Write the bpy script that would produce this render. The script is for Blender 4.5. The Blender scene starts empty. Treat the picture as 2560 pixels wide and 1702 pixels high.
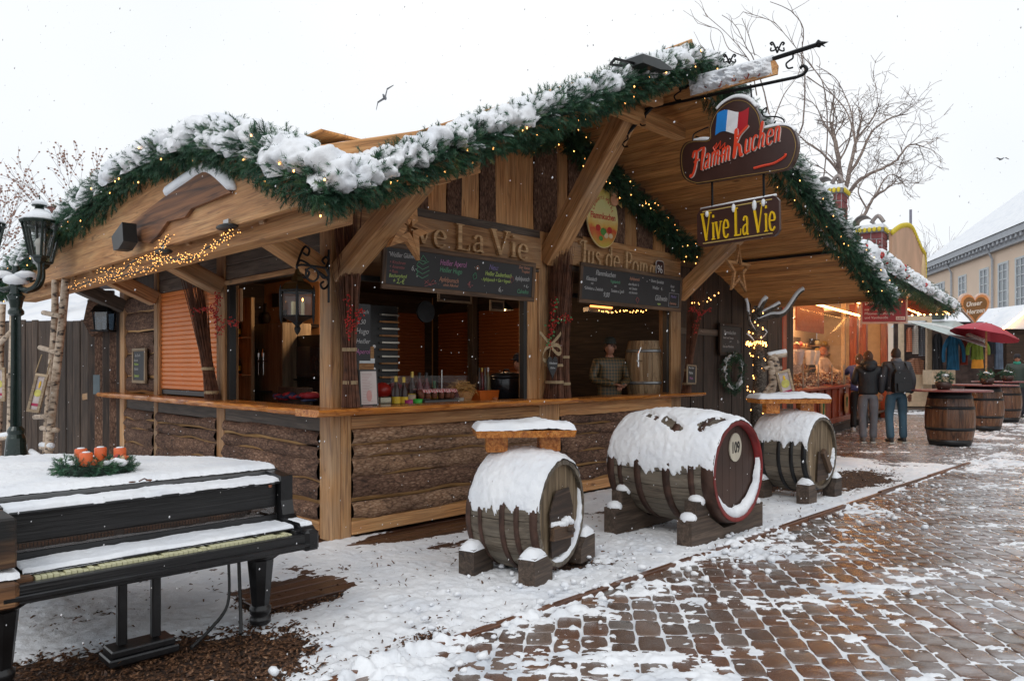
import bpy, bmesh, math, random
import numpy as np
from mathutils import Vector, Matrix, Euler
random.seed(7); NR = np.random.RandomState(7)
R = math.radians; PI = math.pi
scene = bpy.context.scene
C = scene.collection
# ---------------------------------------------------------------- camera, sky, sun, exposure
cd = bpy.data.cameras.new('camera'); cam = bpy.data.objects.new('camera', cd); C.objects.link(cam)
cd.sensor_width = 36; cd.lens = 1850/2560*36; cd.shift_y = 0.025; cd.clip_start = .05; cd.clip_end = 1500
cam.location = (0, 0, 1.5); cam.rotation_euler = (R(90), 0, 0)
scene.camera = cam
SUN_EL, SUN_AZ = R(48), R(200)
world = bpy.data.worlds.new('World'); scene.world = world; world.use_nodes = True
wt = world.node_tree; wt.nodes.clear()
wo = wt.nodes.new('ShaderNodeOutputWorld'); wb = wt.nodes.new('ShaderNodeBackground'); wb.inputs[1].default_value = 0.1
sk = wt.nodes.new('ShaderNodeTexSky'); sk.sky_type = 'NISHITA'; sk.sun_disc = False
sk.sun_elevation = SUN_EL; sk.sun_rotation = SUN_AZ
hs = wt.nodes.new('ShaderNodeHueSaturation'); hs.inputs['Saturation'].default_value = .2
wt.links.new(sk.outputs[0], hs.inputs['Color'])
wc = wt.nodes.new('ShaderNodeTexCoord'); wn = wt.nodes.new('ShaderNodeTexNoise')
wn.inputs['Scale'].default_value = 1.6; wn.inputs['Detail'].default_value = 3
wt.links.new(wc.outputs['Generated'], wn.inputs['Vector'])
wr = wt.nodes.new('ShaderNodeValToRGB')
wr.color_ramp.elements[0].position = .3; wr.color_ramp.elements[0].color = (.80, .86, .93, 1)
wr.color_ramp.elements[1].position = .7; wr.color_ramp.elements[1].color = (.97, .985, 1, 1)
wt.links.new(wn.outputs[0], wr.inputs[0])
wx = wt.nodes.new('ShaderNodeVectorMath'); wx.operation = 'SCALE'; wx.inputs['Scale'].default_value = 10.3
wt.links.new(wr.outputs[0], wx.inputs[0])
wm = wt.nodes.new('ShaderNodeMix'); wm.data_type = 'RGBA'; wm.inputs[0].default_value = .94
wt.links.new(hs.outputs[0], wm.inputs[6]); wt.links.new(wx.outputs[0], wm.inputs[7])
wt.links.new(wm.outputs[2], wb.inputs[0]); wt.links.new(wb.outputs[0], wo.inputs[0])
sd = bpy.data.lights.new('sun', 'SUN'); sd.energy = .7; sd.angle = R(25); sd.color = (1, .97, .93)
sun = bpy.data.objects.new('sun', sd); C.objects.link(sun)
sv = Vector((math.sin(SUN_AZ)*math.cos(SUN_EL), math.cos(SUN_AZ)*math.cos(SUN_EL), math.sin(SUN_EL)))
sun.rotation_euler = sv.to_track_quat('Z', 'Y').to_euler()
vs = scene.view_settings; vs.view_transform = 'Standard'; vs.look = 'None'; vs.exposure = 0.1; vs.gamma = 1; vs.use_curve_mapping = False
scene.cycles.max_bounces = 6; scene.cycles.diffuse_bounces = 3; scene.cycles.transparent_max_bounces = 8

# ---------------------------------------------------------------- frames and helpers
I4 = Matrix.Identity(4)
F = Matrix.Translation((-1.54, 6.3, 0)) @ Matrix.Rotation(R(45), 4, 'Z')      # the stall: x along its front, y into it
CS = math.sqrt(.5); K = 2560/2358
def ray(u, v): return ((u*K-1280)/1850, (915-v*K)/1850)
def hitw(u, v, Y):
    a, b = ray(u, v); return Vector((a*Y, Y, 1.5+b*Y))
def hit(u, v, ax, val):            # point of the stall frame on one of its planes
    a, b = ray(u, v)
    if ax == 'x': Y = (val/CS+4.76)/(a+1)
    elif ax == 'y': Y = (val/CS+7.84)/(1-a)
    else: Y = (val-1.5)/b
    X = a*Y; dx = X+1.54; dy = Y-6.3
    return Vector((CS*(dx+dy), CS*(dy-dx), 1.5+b*Y))
MW = {}
def tag(o, label=None, cat=None, group=None, kind=None):
    if label: o['label'] = label
    if cat: o['category'] = cat
    if group: o['group'] = group
    if kind: o['kind'] = kind
    return o
def link(o, parent=None, M=I4):
    C.objects.link(o); MW[o] = M.copy()
    if parent:
        o.parent = parent; o.matrix_parent_inverse = MW[parent].inverted()
    o.matrix_basis = M
    return o
def thing(name, label, cat, M=I4, group=None):
    o = bpy.data.objects.new(name, None); o.empty_display_size = .1
    link(o, None, M); return tag(o, label, cat, group)
def mesh(name, V, Fc, mats, parent=None, M=I4, smooth=False, mi=None):
    me = bpy.data.meshes.new(name)
    if isinstance(V, np.ndarray):
        V = np.ascontiguousarray(V, dtype=np.float32); Fc = np.ascontiguousarray(Fc, dtype=np.int32)
        k = Fc.shape[1]; me.vertices.add(len(V)); me.vertices.foreach_set('co', V.ravel())
        me.loops.add(Fc.size); me.loops.foreach_set('vertex_index', Fc.ravel())
        me.polygons.add(len(Fc)); me.polygons.foreach_set('loop_start', np.arange(0, Fc.size, k, dtype=np.int32))
        me.update(calc_edges=True)
    else:
        me.from_pydata([tuple(v) for v in V], [], Fc)
    if not isinstance(mats, (list, tuple)): mats = [mats]
    for m in mats: me.materials.append(m)
    if mi is not None: me.polygons.foreach_set('material_index', np.array(mi, dtype=np.int32))
    if smooth: me.polygons.foreach_set('use_smooth', np.ones(len(me.polygons), dtype=bool))
    me.update()
    return link(bpy.data.objects.new(name, me), parent, M)
def inst(src, parent, M, name=None):
    o = bpy.data.objects.new(name or src.name.split('.')[0], src.data); return link(o, parent, M)
def copy_tree(root, M, label=None, group=None):
    r = root.copy(); C.objects.link(r); MW[r] = M.copy(); r.matrix_basis = M
    if label: r['label'] = label
    if group: r['group'] = group; root['group'] = group
    def rec(a, b):
        for ch in [o for o in C.objects if o.parent is a]:
            c = ch.copy(); C.objects.link(c); c.parent = b; MW[c] = M @ MW[a].inverted() @ MW[ch] if a is root else MW[ch]
            rec(ch, c)
    rec(root, r); return r

class MB:
    def __init__(s): s.v = []; s.f = []; s.m = []
    def add(s, vs, fs, T=None, mi=0):
        n = len(s.v)
        s.v += [tuple(T @ Vector(v)) if T else tuple(v) for v in vs]
        s.f += [tuple(i+n for i in f) for f in fs]; s.m += [mi]*len(fs); return s
    def box(s, x0, x1, y0, y1, z0, z1, mi=0, T=None, c=0):
        if c <= 0:
            vs = [(x, y, z) for x in (x0, x1) for y in (y0, y1) for z in (z0, z1)]
            return s.add(vs, [(0,1,3,2),(4,6,7,5),(0,4,5,1),(2,3,7,6),(0,2,6,4),(1,5,7,3)], T, mi)
        L = (x0, y0, z0); H = (x1, y1, z1); vs = []; ix = {}
        for a in (0, 1):
            for b in (0, 1):
                for d in (0, 1):
                    q = (a, b, d)
                    for k in range(3):
                        p = [(H if q[j] else L)[j]+((0 if j == k else (-c if q[j] else c))) for j in range(3)]
                        ix[(a, b, d, k)] = len(vs); vs.append(p)
        fs = []
        for k in range(3):
            i, j = [t for t in range(3) if t != k]
            for sd in (0, 1):
                f = []
                for (p, q) in ((0,0),(1,0),(1,1),(0,1)):
                    c3 = [0]*3; c3[k] = sd; c3[i] = p; c3[j] = q; f.append(ix[tuple(c3)+(k,)])
                fs.append(tuple(f))
        for k in range(3):
            i, j = [t for t in range(3) if t != k]
            for p in (0, 1):
                for q in (0, 1):
                    c0 = [0]*3; c0[i] = p; c0[j] = q; c1 = list(c0); c0[k] = 0; c1[k] = 1
                    fs.append((ix[tuple(c0)+(i,)], ix[tuple(c1)+(i,)], ix[tuple(c1)+(j,)], ix[tuple(c0)+(j,)]))
        for a in (0, 1):
            for b in (0, 1):
                for d in (0, 1): fs.append((ix[(a,b,d,0)], ix[(a,b,d,1)], ix[(a,b,d,2)]))
        return s.add(vs, fs, T, mi)
    def tube(s, P, r, n=6, mi=0, cap=True, T=None):
        P = [Vector(p) for p in P]; m = len(P)
        if not isinstance(r, (list, tuple)): r = [r]*m
        vs = []; up = None
        for i in range(m):
            t = (P[min(i+1, m-1)]-P[max(i-1, 0)])
            if t.length < 1e-9: t = Vector((0,0,1))
            t.normalize()
            if up is None: up = t.orthogonal().normalized()
            up = (up-t*up.dot(t)); up = up.normalized() if up.length > 1e-6 else t.orthogonal().normalized()
            w = t.cross(up)
            for k in range(n):
                a = 2*PI*k/n; vs.append(P[i]+(up*math.cos(a)+w*math.sin(a))*r[i])
        fs = [(i*n+k, i*n+(k+1) % n, (i+1)*n+(k+1) % n, (i+1)*n+k) for i in range(m-1) for k in range(n)]
        if cap: fs += [tuple(range(n))[::-1], tuple((m-1)*n+k for k in range(n))]
        return s.add(vs, fs, T, mi)
    def lathe(s, prof, n=24, T=None, mi=0, cap=True):
        vs = [(r*math.cos(2*PI*k/n), r*math.sin(2*PI*k/n), z) for r, z in prof for k in range(n)]
        m = len(prof)
        fs = [(i*n+k, i*n+(k+1) % n, (i+1)*n+(k+1) % n, (i+1)*n+k) for i in range(m-1) for k in range(n)]
        if cap: fs += [tuple(range(n))[::-1], tuple((m-1)*n+k for k in range(n))]
        return s.add(vs, fs, T, mi)
    def prism(s, poly, d0, d1, T=None, mi=0):          # polygon in x,z; thickness along y
        n = len(poly)
        vs = [(x, d0, z) for x, z in poly]+[(x, d1, z) for x, z in poly]
        fs = [tuple(range(n)), tuple(range(n, 2*n))[::-1]]+[(i, i+n, (i+1) % n+n, (i+1) % n) for i in range(n)]
        return s.add(vs, fs, T, mi)
    def ball(s, c, r, n=8, m=5, mi=0, T=None, j=0):
        if not isinstance(r, (tuple, list, Vector)): r = (r, r, r)
        vs = []; 
        for i in range(1, m):
            for k in range(n):
                a = PI*i/m; b = 2*PI*k/n; q = 1+random.uniform(-j, j)
                vs.append((c[0]+r[0]*math.sin(a)*math.cos(b)*q, c[1]+r[1]*math.sin(a)*math.sin(b)*q, c[2]+r[2]*math.cos(a)*q))
        vs += [(c[0], c[1], c[2]+r[2]), (c[0], c[1], c[2]-r[2])]; t = len(vs)-2
        fs = [(i*n+k, (i+1)*n+k, (i+1)*n+(k+1) % n, i*n+(k+1) % n) for i in range(m-2) for k in range(n)]
        fs += [(t, k, (k+1) % n) for k in range(n)]+[(t+1, (m-2)*n+(k+1) % n, (m-2)*n+k) for k in range(n)]
        return s.add(vs, fs, T, mi)
    def build(s, name, mats, parent=None, M=I4, smooth=False):
        return mesh(name, s.v, s.f, mats, parent, M, smooth, s.m)

def frame(p0, p1, up=(0,0,1)):                   # x along p0->p1, z near up
    p0 = Vector(p0); x = (Vector(p1)-p0).normalized(); u = Vector(up)
    if abs(x.dot(u)) > .98: u = Vector((0, 1, 0))
    y = u.cross(x).normalized(); z = x.cross(y)
    m = Matrix((x, y, z)).transposed().to_4x4(); m.translation = p0; return m
def beam(name, p0, p1, w, h, mat, parent, M=F, up=(0,0,1), c=.006):   # w along local y, h along local z, centred
    L = (Vector(p1)-Vector(p0)).length
    return MB().box(0, L, -w/2, w/2, -h/2, h/2, c=min(c, w/4, h/4)).build(name, mat, parent, M @ frame(p0, p1, up))
def cr(P, k=6):                                      # Catmull-Rom
    P = [Vector(p) for p in P]; Q = [P[0]]+P+[P[-1]]; out = []
    for i in range(len(P)-1):
        a, b, c, d = Q[i:i+4]
        for j in range(k):
            t = j/k; out.append(.5*((2*b)+(c-a)*t+(2*a-5*b+4*c-d)*t*t+(3*b-a-3*c+d)*t**3))
    out.append(P[-1]); return out
def vnoise(x, y, z=0.0, seed=0):
    x = np.asarray(x, dtype=np.float64); y = np.asarray(y, dtype=np.float64)+x*0; z = np.asarray(z, dtype=np.float64)+x*0
    xi = np.floor(x).astype(np.int64); yi = np.floor(y).astype(np.int64); zi = np.floor(z).astype(np.int64)
    fx = x-xi; fy = y-yi; fz = z-zi; sx = fx*fx*(3-2*fx); sy = fy*fy*(3-2*fy); sz = fz*fz*(3-2*fz)
    def h(a, b, c):
        n = (a*374761393+b*668265263+c*2147483647+seed*1274126177) & 0xffffffff
        n = ((n ^ (n >> 13))*1274126177) & 0xffffffff; n = n ^ (n >> 16); return (n & 0xffff)/65535.0
    r = 0
    for dx in (0, 1):
        for dy in (0, 1):
            for dz in (0, 1):
                r = r+h(xi+dx, yi+dy, zi+dz)*(sx if dx else 1-sx)*(sy if dy else 1-sy)*(sz if dz else 1-sz)
    return r
def fbm(x, y, z=0.0, o=4, seed=0):
    r = 0; a = .5; t = 0; s = 1
    for i in range(o):
        r = r+a*vnoise(np.asarray(x)*s, np.asarray(y)*s, np.asarray(z)*s, seed+i*17); t += a; a *= .5; s *= 2.03
    return r/t
def gridf(nu, nv, wrap=False):
    i, j = np.meshgrid(np.arange(nu-1), np.arange(nv if wrap else nv-1), indexing='ij'); i = i.ravel(); j = j.ravel(); j2 = (j+1) % nv
    return np.stack([i*nv+j, (i+1)*nv+j, (i+1)*nv+j2, i*nv+j2], 1)

# ---------------------------------------------------------------- materials
def nmat(name):
    m = bpy.data.materials.new(name); m.use_nodes = True; t = m.node_tree
    b = t.nodes['Principled BSDF']
    def N(ty, **kw):
        n = t.nodes.new('ShaderNode'+ty)
        for k, v in kw.items():
            if k[0] == 'i' and k[1:].isdigit(): n.inputs[int(k[1:])].default_value = v
            elif k.startswith('in_'): n.inputs[k[3:]].default_value = v
            else: setattr(n, k, v)
        return n
    return m, t, b, N, t.links.new
def ramp(n, stops):
    e = n.color_ramp.elements
    while len(e) < len(stops): e.new(.5)
    for i, (p, c) in enumerate(stops): e[i].position = p; e[i].color = (*c, 1) if len(c) == 3 else c
def plain(name, col, rough=.6, metal=0, emit=None, es=1, bump=0, bs=60, var=.12, alpha=None, spec=None, coat=0):
    m, t, b, N, lk = nmat(name)
    b.inputs['Base Color'].default_value = (*col, 1); b.inputs['Roughness'].default_value = rough; b.inputs['Metallic'].default_value = metal
    if coat: b.inputs['Coat Weight'].default_value = coat
    if spec is not None: b.inputs['Specular IOR Level'].default_value = spec
    if emit: b.inputs['Emission Color'].default_value = (*emit, 1); b.inputs['Emission Strength'].default_value = es
    if alpha is not None: b.inputs['Alpha'].default_value = alpha
    tc = N('TexCoord'); n = N('TexNoise', in_Scale=bs*.15, in_Detail=4); lk(tc.outputs['Object'], n.inputs['Vector'])
    if var and not emit:
        r = N('ValToRGB'); ramp(r, [(.3, tuple(c*(1-var) for c in col)), (.7, tuple(min(1, c*(1+var)) for c in col))])
        lk(n.outputs[0], r.inputs[0]); lk(r.outputs[0], b.inputs['Base Color'])
    if bump:
        n2 = N('TexNoise', in_Scale=bs, in_Detail=5); lk(tc.outputs['Object'], n2.inputs['Vector'])
        bp = N('Bump', in_Strength=bump, in_Distance=.01); lk(n2.outputs[0], bp.inputs['Height']); lk(bp.outputs[0], b.inputs['Normal'])
    return m
def wood(name, dark, mid, light, rough=.65, axis=0, s=1.0, bump=.35, grey=None, gf=.5, knots=True):
    m, t, b, N, lk = nmat(name)
    tc = N('TexCoord'); oi = N('ObjectInfo'); ad = N('VectorMath', operation='ADD'); sc = N('VectorMath', operation='SCALE', in_Scale=23.0)
    cx = N('CombineXYZ'); lk(oi.outputs['Random'], cx.inputs[0]); lk(oi.outputs['Random'], cx.inputs[1]); lk(oi.outputs['Random'], cx.inputs[2])
    lk(cx.outputs[0], sc.inputs[0]); lk(tc.outputs['Object'], ad.inputs[0]); lk(sc.outputs[0], ad.inputs[1])
    st = [9*s]*3; st[axis] = .7*s
    mp = N('Mapping'); mp.inputs['Scale'].default_value = st; lk(ad.outputs[0], mp.inputs[0])
    n1 = N('TexNoise', in_Scale=2.2, in_Detail=6, in_Distortion=1.2); lk(mp.outputs[0], n1.inputs['Vector'])
    r1 = N('ValToRGB'); ramp(r1, [(.28, dark), (.5, mid), (.72, light)]); lk(n1.outputs[0], r1.inputs[0])
    st2 = [70*s]*3; st2[axis] = 2.5*s
    mp2 = N('Mapping'); mp2.inputs['Scale'].default_value = st2; lk(ad.outputs[0], mp2.inputs[0])
    n2 = N('TexNoise', in_Scale=1.5, in_Detail=4); lk(mp2.outputs[0], n2.inputs['Vector'])
    r2 = N('ValToRGB'); ramp(r2, [(.3, (.62,)*3), (.6, (1.05,)*3)]); lk(n2.outputs[0], r2.inputs[0])
    mx = N('Mix', data_type='RGBA', blend_type='MULTIPLY', i0=.8); lk(r1.outputs[0], mx.inputs[6]); lk(r2.outputs[0], mx.inputs[7])
    out = mx.outputs[2]
    if knots:
        sk_ = [2.6*s]*3; sk_[axis] = 1.1*s
        m3 = N('Mapping'); m3.inputs['Scale'].default_value = sk_; lk(ad.outputs[0], m3.inputs[0])
        vo = N('TexVoronoi', in_Scale=1.3); lk(m3.outputs[0], vo.inputs['Vector'])
        r3 = N('ValToRGB'); ramp(r3, [(.03, (.22, .16, .12)), (.09, (1, 1, 1))]); lk(vo.outputs['Distance'], r3.inputs[0])
        m4 = N('Mix', data_type='RGBA', blend_type='MULTIPLY', i0=.8); lk(out, m4.inputs[6]); lk(r3.outputs[0], m4.inputs[7]); out = m4.outputs[2]
    st5 = [14*s]*3; st5[axis] = .5*s
    m6 = N('Mapping'); m6.inputs['Scale'].default_value = st5; lk(ad.outputs[0], m6.inputs[0]); n6 = N('TexNoise', in_Scale=1.0, in_Detail=3); lk(m6.outputs[0], n6.inputs['Vector'])
    r6 = N('ValToRGB'); ramp(r6, [(.488, (1, 1, 1)), (.499, (.25, .2, .17)), (.512, (1, 1, 1))]); lk(n6.outputs[0], r6.inputs[0]); m7 = N('Mix', data_type='RGBA', blend_type='MULTIPLY', i0=.7); lk(out, m7.inputs[6]); lk(r6.outputs[0], m7.inputs[7]); out = m7.outputs[2]
    # tone from piece to piece, then weathering
    hv = N('HueSaturation'); mr = N('MapRange'); mr.inputs[3].default_value = .72; mr.inputs[4].default_value = 1.2
    lk(oi.outputs['Random'], mr.inputs[0]); lk(mr.outputs[0], hv.inputs['Value']); lk(out, hv.inputs['Color']); out = hv.outputs[0]
    if grey:
        n4 = N('TexNoise', in_Scale=1.7, in_Detail=5, in_Distortion=.6); lk(ad.outputs[0], n4.inputs['Vector'])
        r4 = N('ValToRGB'); ramp(r4, [(.42, (0,)*3), (.66, (gf,)*3)]); lk(n4.outputs[0], r4.inputs[0])
        m5 = N('Mix', data_type='RGBA'); lk(r4.outputs[0], m5.inputs[0]); lk(out, m5.inputs[6]); m5.inputs[7].default_value = (*grey, 1); out = m5.outputs[2]
    lk(out, b.inputs['Base Color']); b.inputs['Roughness'].default_value = rough
    bp = N('Bump', in_Strength=bump, in_Distance=.006); lk(n2.outputs[0], bp.inputs['Height']); lk(bp.outputs[0], b.inputs['Normal'])
    return m
def bark(name, c1, c2, c3, s=1):
    m, t, b, N, lk = nmat(name)
    tc = N('TexCoord'); oi = N('ObjectInfo'); mp = N('Mapping'); mp.inputs['Scale'].default_value = (5*s, 13*s, 13*s)
    cx = N('CombineXYZ'); lk(oi.outputs['Random'], cx.inputs[0]); sc = N('VectorMath', operation='SCALE', in_Scale=31.0); lk(cx.outputs[0], sc.inputs[0])
    ad = N('VectorMath', operation='ADD'); lk(tc.outputs['Object'], ad.inputs[0]); lk(sc.outputs[0], ad.inputs[1]); lk(ad.outputs[0], mp.inputs[0])
    n = N('TexNoise', in_Scale=2.5, in_Detail=8, in_Roughness=.72, in_Distortion=.5); lk(mp.outputs[0], n.inputs['Vector'])
    v = N('TexVoronoi', in_Scale=3.2, feature='DISTANCE_TO_EDGE'); lk(mp.outputs[0], v.inputs['Vector'])
    ml = N('Math', operation='MULTIPLY_ADD', i1=.6); lk(v.outputs[0], ml.inputs[0]); lk(n.outputs[0], ml.inputs[2])
    r = N('ValToRGB'); ramp(r, [(.38, c1), (.58, c2), (.8, c3)]); lk(ml.outputs[0], r.inputs[0])
    n3 = N('TexNoise', in_Scale=1.4, in_Detail=3); lk(ad.outputs[0], n3.inputs['Vector'])
    r3 = N('ValToRGB'); ramp(r3, [(.35, (.6, .55, .55)), (.65, (1.25, 1.2, 1.15))]); lk(n3.outputs[0], r3.inputs[0])
    mx = N('Mix', data_type='RGBA', blend_type='MULTIPLY', i0=1.0); lk(r.outputs[0], mx.inputs[6]); lk(r3.outputs[0], mx.inputs[7])
    lk(mx.outputs[2], b.inputs['Base Color']); b.inputs['Roughness'].default_value = .85
    bp = N('Bump', in_Strength=.9, in_Distance=.02); lk(ml.outputs[0], bp.inputs['Height']); lk(bp.outputs[0], b.inputs['Normal'])
    return m
def snowmat(name, dirt=0.0):
    m, t, b, N, lk = nmat(name)
    tc = N('TexCoord'); n = N('TexNoise', in_Scale=38, in_Detail=6, in_Roughness=.65); lk(tc.outputs['Object'], n.inputs['Vector'])
    n2 = N('TexNoise', in_Scale=2.3, in_Detail=5); lk(tc.outputs['Object'], n2.inputs['Vector'])
    r = N('ValToRGB'); ramp(r, [(.3, (.74-dirt, .77-dirt, .82-dirt)), (.55, (.86, .875, .9))]); lk(n2.outputs[0], r.inputs[0])
    lk(r.outputs[0], b.inputs['Base Color']); b.inputs['Roughness'].default_value = .7
    b.inputs['Subsurface Weight'].default_value = 0
    bp = N('Bump', in_Strength=.55, in_Distance=.012); lk(n.outputs[0], bp.inputs['Height']); lk(bp.outputs[0], b.inputs['Normal'])
    return m
def bricks(name, c1, c2, mortar, sc=1.0):
    m, t, b, N, lk = nmat(name)
    tc = N('TexCoord'); br = N('TexBrick', in_Scale=sc); br.inputs['Color1'].default_value = (*c1, 1); br.inputs['Color2'].default_value = (*c2, 1)
    br.inputs['Mortar'].default_value = (*mortar, 1); lk(tc.outputs['Object'], br.inputs['Vector']); lk(br.outputs[0], b.inputs['Base Color']); b.inputs['Roughness'].default_value = .9
    return m
M_OAK = wood('oak', (.28, .12, .042), (.52, .265, .105), (.66, .39, .19), grey=(.33, .26, .19), gf=.42)
M_OAKW = wood('oak_warm', (.34, .14, .045), (.56, .27, .10), (.68, .39, .17), grey=(.38, .26, .16), gf=.22)
M_SOFFIT = wood('pine_soffit', (.40, .16, .045), (.62, .28, .085), (.74, .38, .13), s=.9)
M_GREYW = wood('grey_board', (.055, .042, .034), (.10, .075, .058), (.17, .13, .10), knots=False)
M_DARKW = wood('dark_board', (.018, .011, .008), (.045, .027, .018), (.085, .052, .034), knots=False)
M_COUNTER = wood('varnished_counter', (.30, .08, .014), (.66, .23, .045), (.80, .36, .09), rough=.22, bump=.15, s=1.3)
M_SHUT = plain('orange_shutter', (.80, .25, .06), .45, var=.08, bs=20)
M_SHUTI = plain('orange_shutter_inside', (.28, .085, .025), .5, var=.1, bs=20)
M_BARK = bark('bark', (.03, .016, .010), (.15, .08, .05), (.30, .19, .13))
M_BARKG = bark('bark_grey', (.07, .04, .026), (.29, .17, .10), (.47, .33, .23))
M_LIVE = wood('live_edge', (.38, .19, .06), (.55, .31, .12), (.65, .4, .18), knots=False)
M_BIRCH = None
M_SNOW = snowmat('snow'); M_SNOWD = snowmat('snow_trodden', .16)
M_IRON = plain('black_iron', (.012, .012, .013), .38, .6, bump=.1)
M_BLACK = plain('black_frame', (.012, .012, .012), .4)
M_TWIG = plain('brushwood', (.12, .045, .022), .7, var=.5, bs=90)
M_BERRY = plain('red_berry', (.5, .012, .01), .3, var=.2)
M_BULB = plain('warm_bulb', (1, .75, .4), .4, emit=(1, .44, .11), es=6.5)
M_WIRE = plain('dark_cable', (.01, .01, .01), .5)
M_JUTE = plain('jute', (.36, .26, .15), .9, bump=.4, bs=200)
M_CHALK = plain('chalkboard', (.02, .021, .024), .55, var=.3, bs=15)
def chalk(c): g = sum(c)/3; return plain('chalk', tuple((x*.7+g*.3)*.8 for x in c), .9, var=0)
CH = {'w': chalk((.6, .6, .6)), 'r': chalk((.55, .12, .12)), 'g': chalk((.12, .5, .25)), 'm': chalk((.6, .15, .45)), 'y': chalk((.6, .85, .1)), 'o': chalk((.75, .3, .15)), 'v': chalk((.25, .18, .5)), 'b': chalk((.3, .5, .8))}
m, t, b, N, lk = nmat('pine_needles'); M_NEEDLE = m
tc = N('TexCoord'); n = N('TexNoise', in_Scale=9, in_Detail=3); lk(tc.outputs['Object'], n.inputs['Vector'])
r = N('ValToRGB'); ramp(r, [(.3, (.012, .045, .026)), (.5, (.03, .105, .055)), (.64, (.065, .16, .075)), (.74, (.17, .17, .05))]); lk(n.outputs[0], r.inputs[0]); lk(r.outputs[0], b.inputs['Base Color']); b.inputs['Roughness'].default_value = .45
m, t, b, N, lk = nmat('birch_bark'); M_BIRCH = m
tc = N('TexCoord'); mp = N('Mapping'); mp.inputs['Scale'].default_value = (14, 14, 30); lk(tc.outputs['Object'], mp.inputs[0])
n = N('TexNoise', in_Scale=1, in_Detail=5); lk(mp.outputs[0], n.inputs['Vector'])
r = N('ValToRGB'); ramp(r, [(.36, (.05, .035, .03)), (.44, (.42, .31, .22)), (.7, (.66, .54, .42))]); lk(n.outputs[0], r.inputs[0]); lk(r.outputs[0], b.inputs['Base Color'])
def glassmat(name, tint=(1, 1, 1), op=.12, rough=.02, ior=1.3):
    m, t, b, N, lk = nmat(name); o = t.nodes['Material Output']
    tr = N('BsdfTransparent'); tr.inputs[0].default_value = (*tint, 1); gl = N('BsdfGlossy', in_Roughness=rough)
    fr = N('Fresnel', in_IOR=ior); md = N('Math', operation='MULTIPLY_ADD', i1=1.0, i2=op); lk(fr.outputs[0], md.inputs[0])
    mx = N('MixShader'); lk(md.outputs[0], mx.inputs[0]); lk(tr.outputs[0], mx.inputs[1]); lk(gl.outputs[0], mx.inputs[2]); lk(mx.outputs[0], o.inputs[0])
    return m
M_GLASS = glassmat('clear_glass', op=.03, ior=1.12)
M_DIMB = plain('cluster_bulb', (1, .7, .3), .4, emit=(1, .42, .09), es=2.2)

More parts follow.
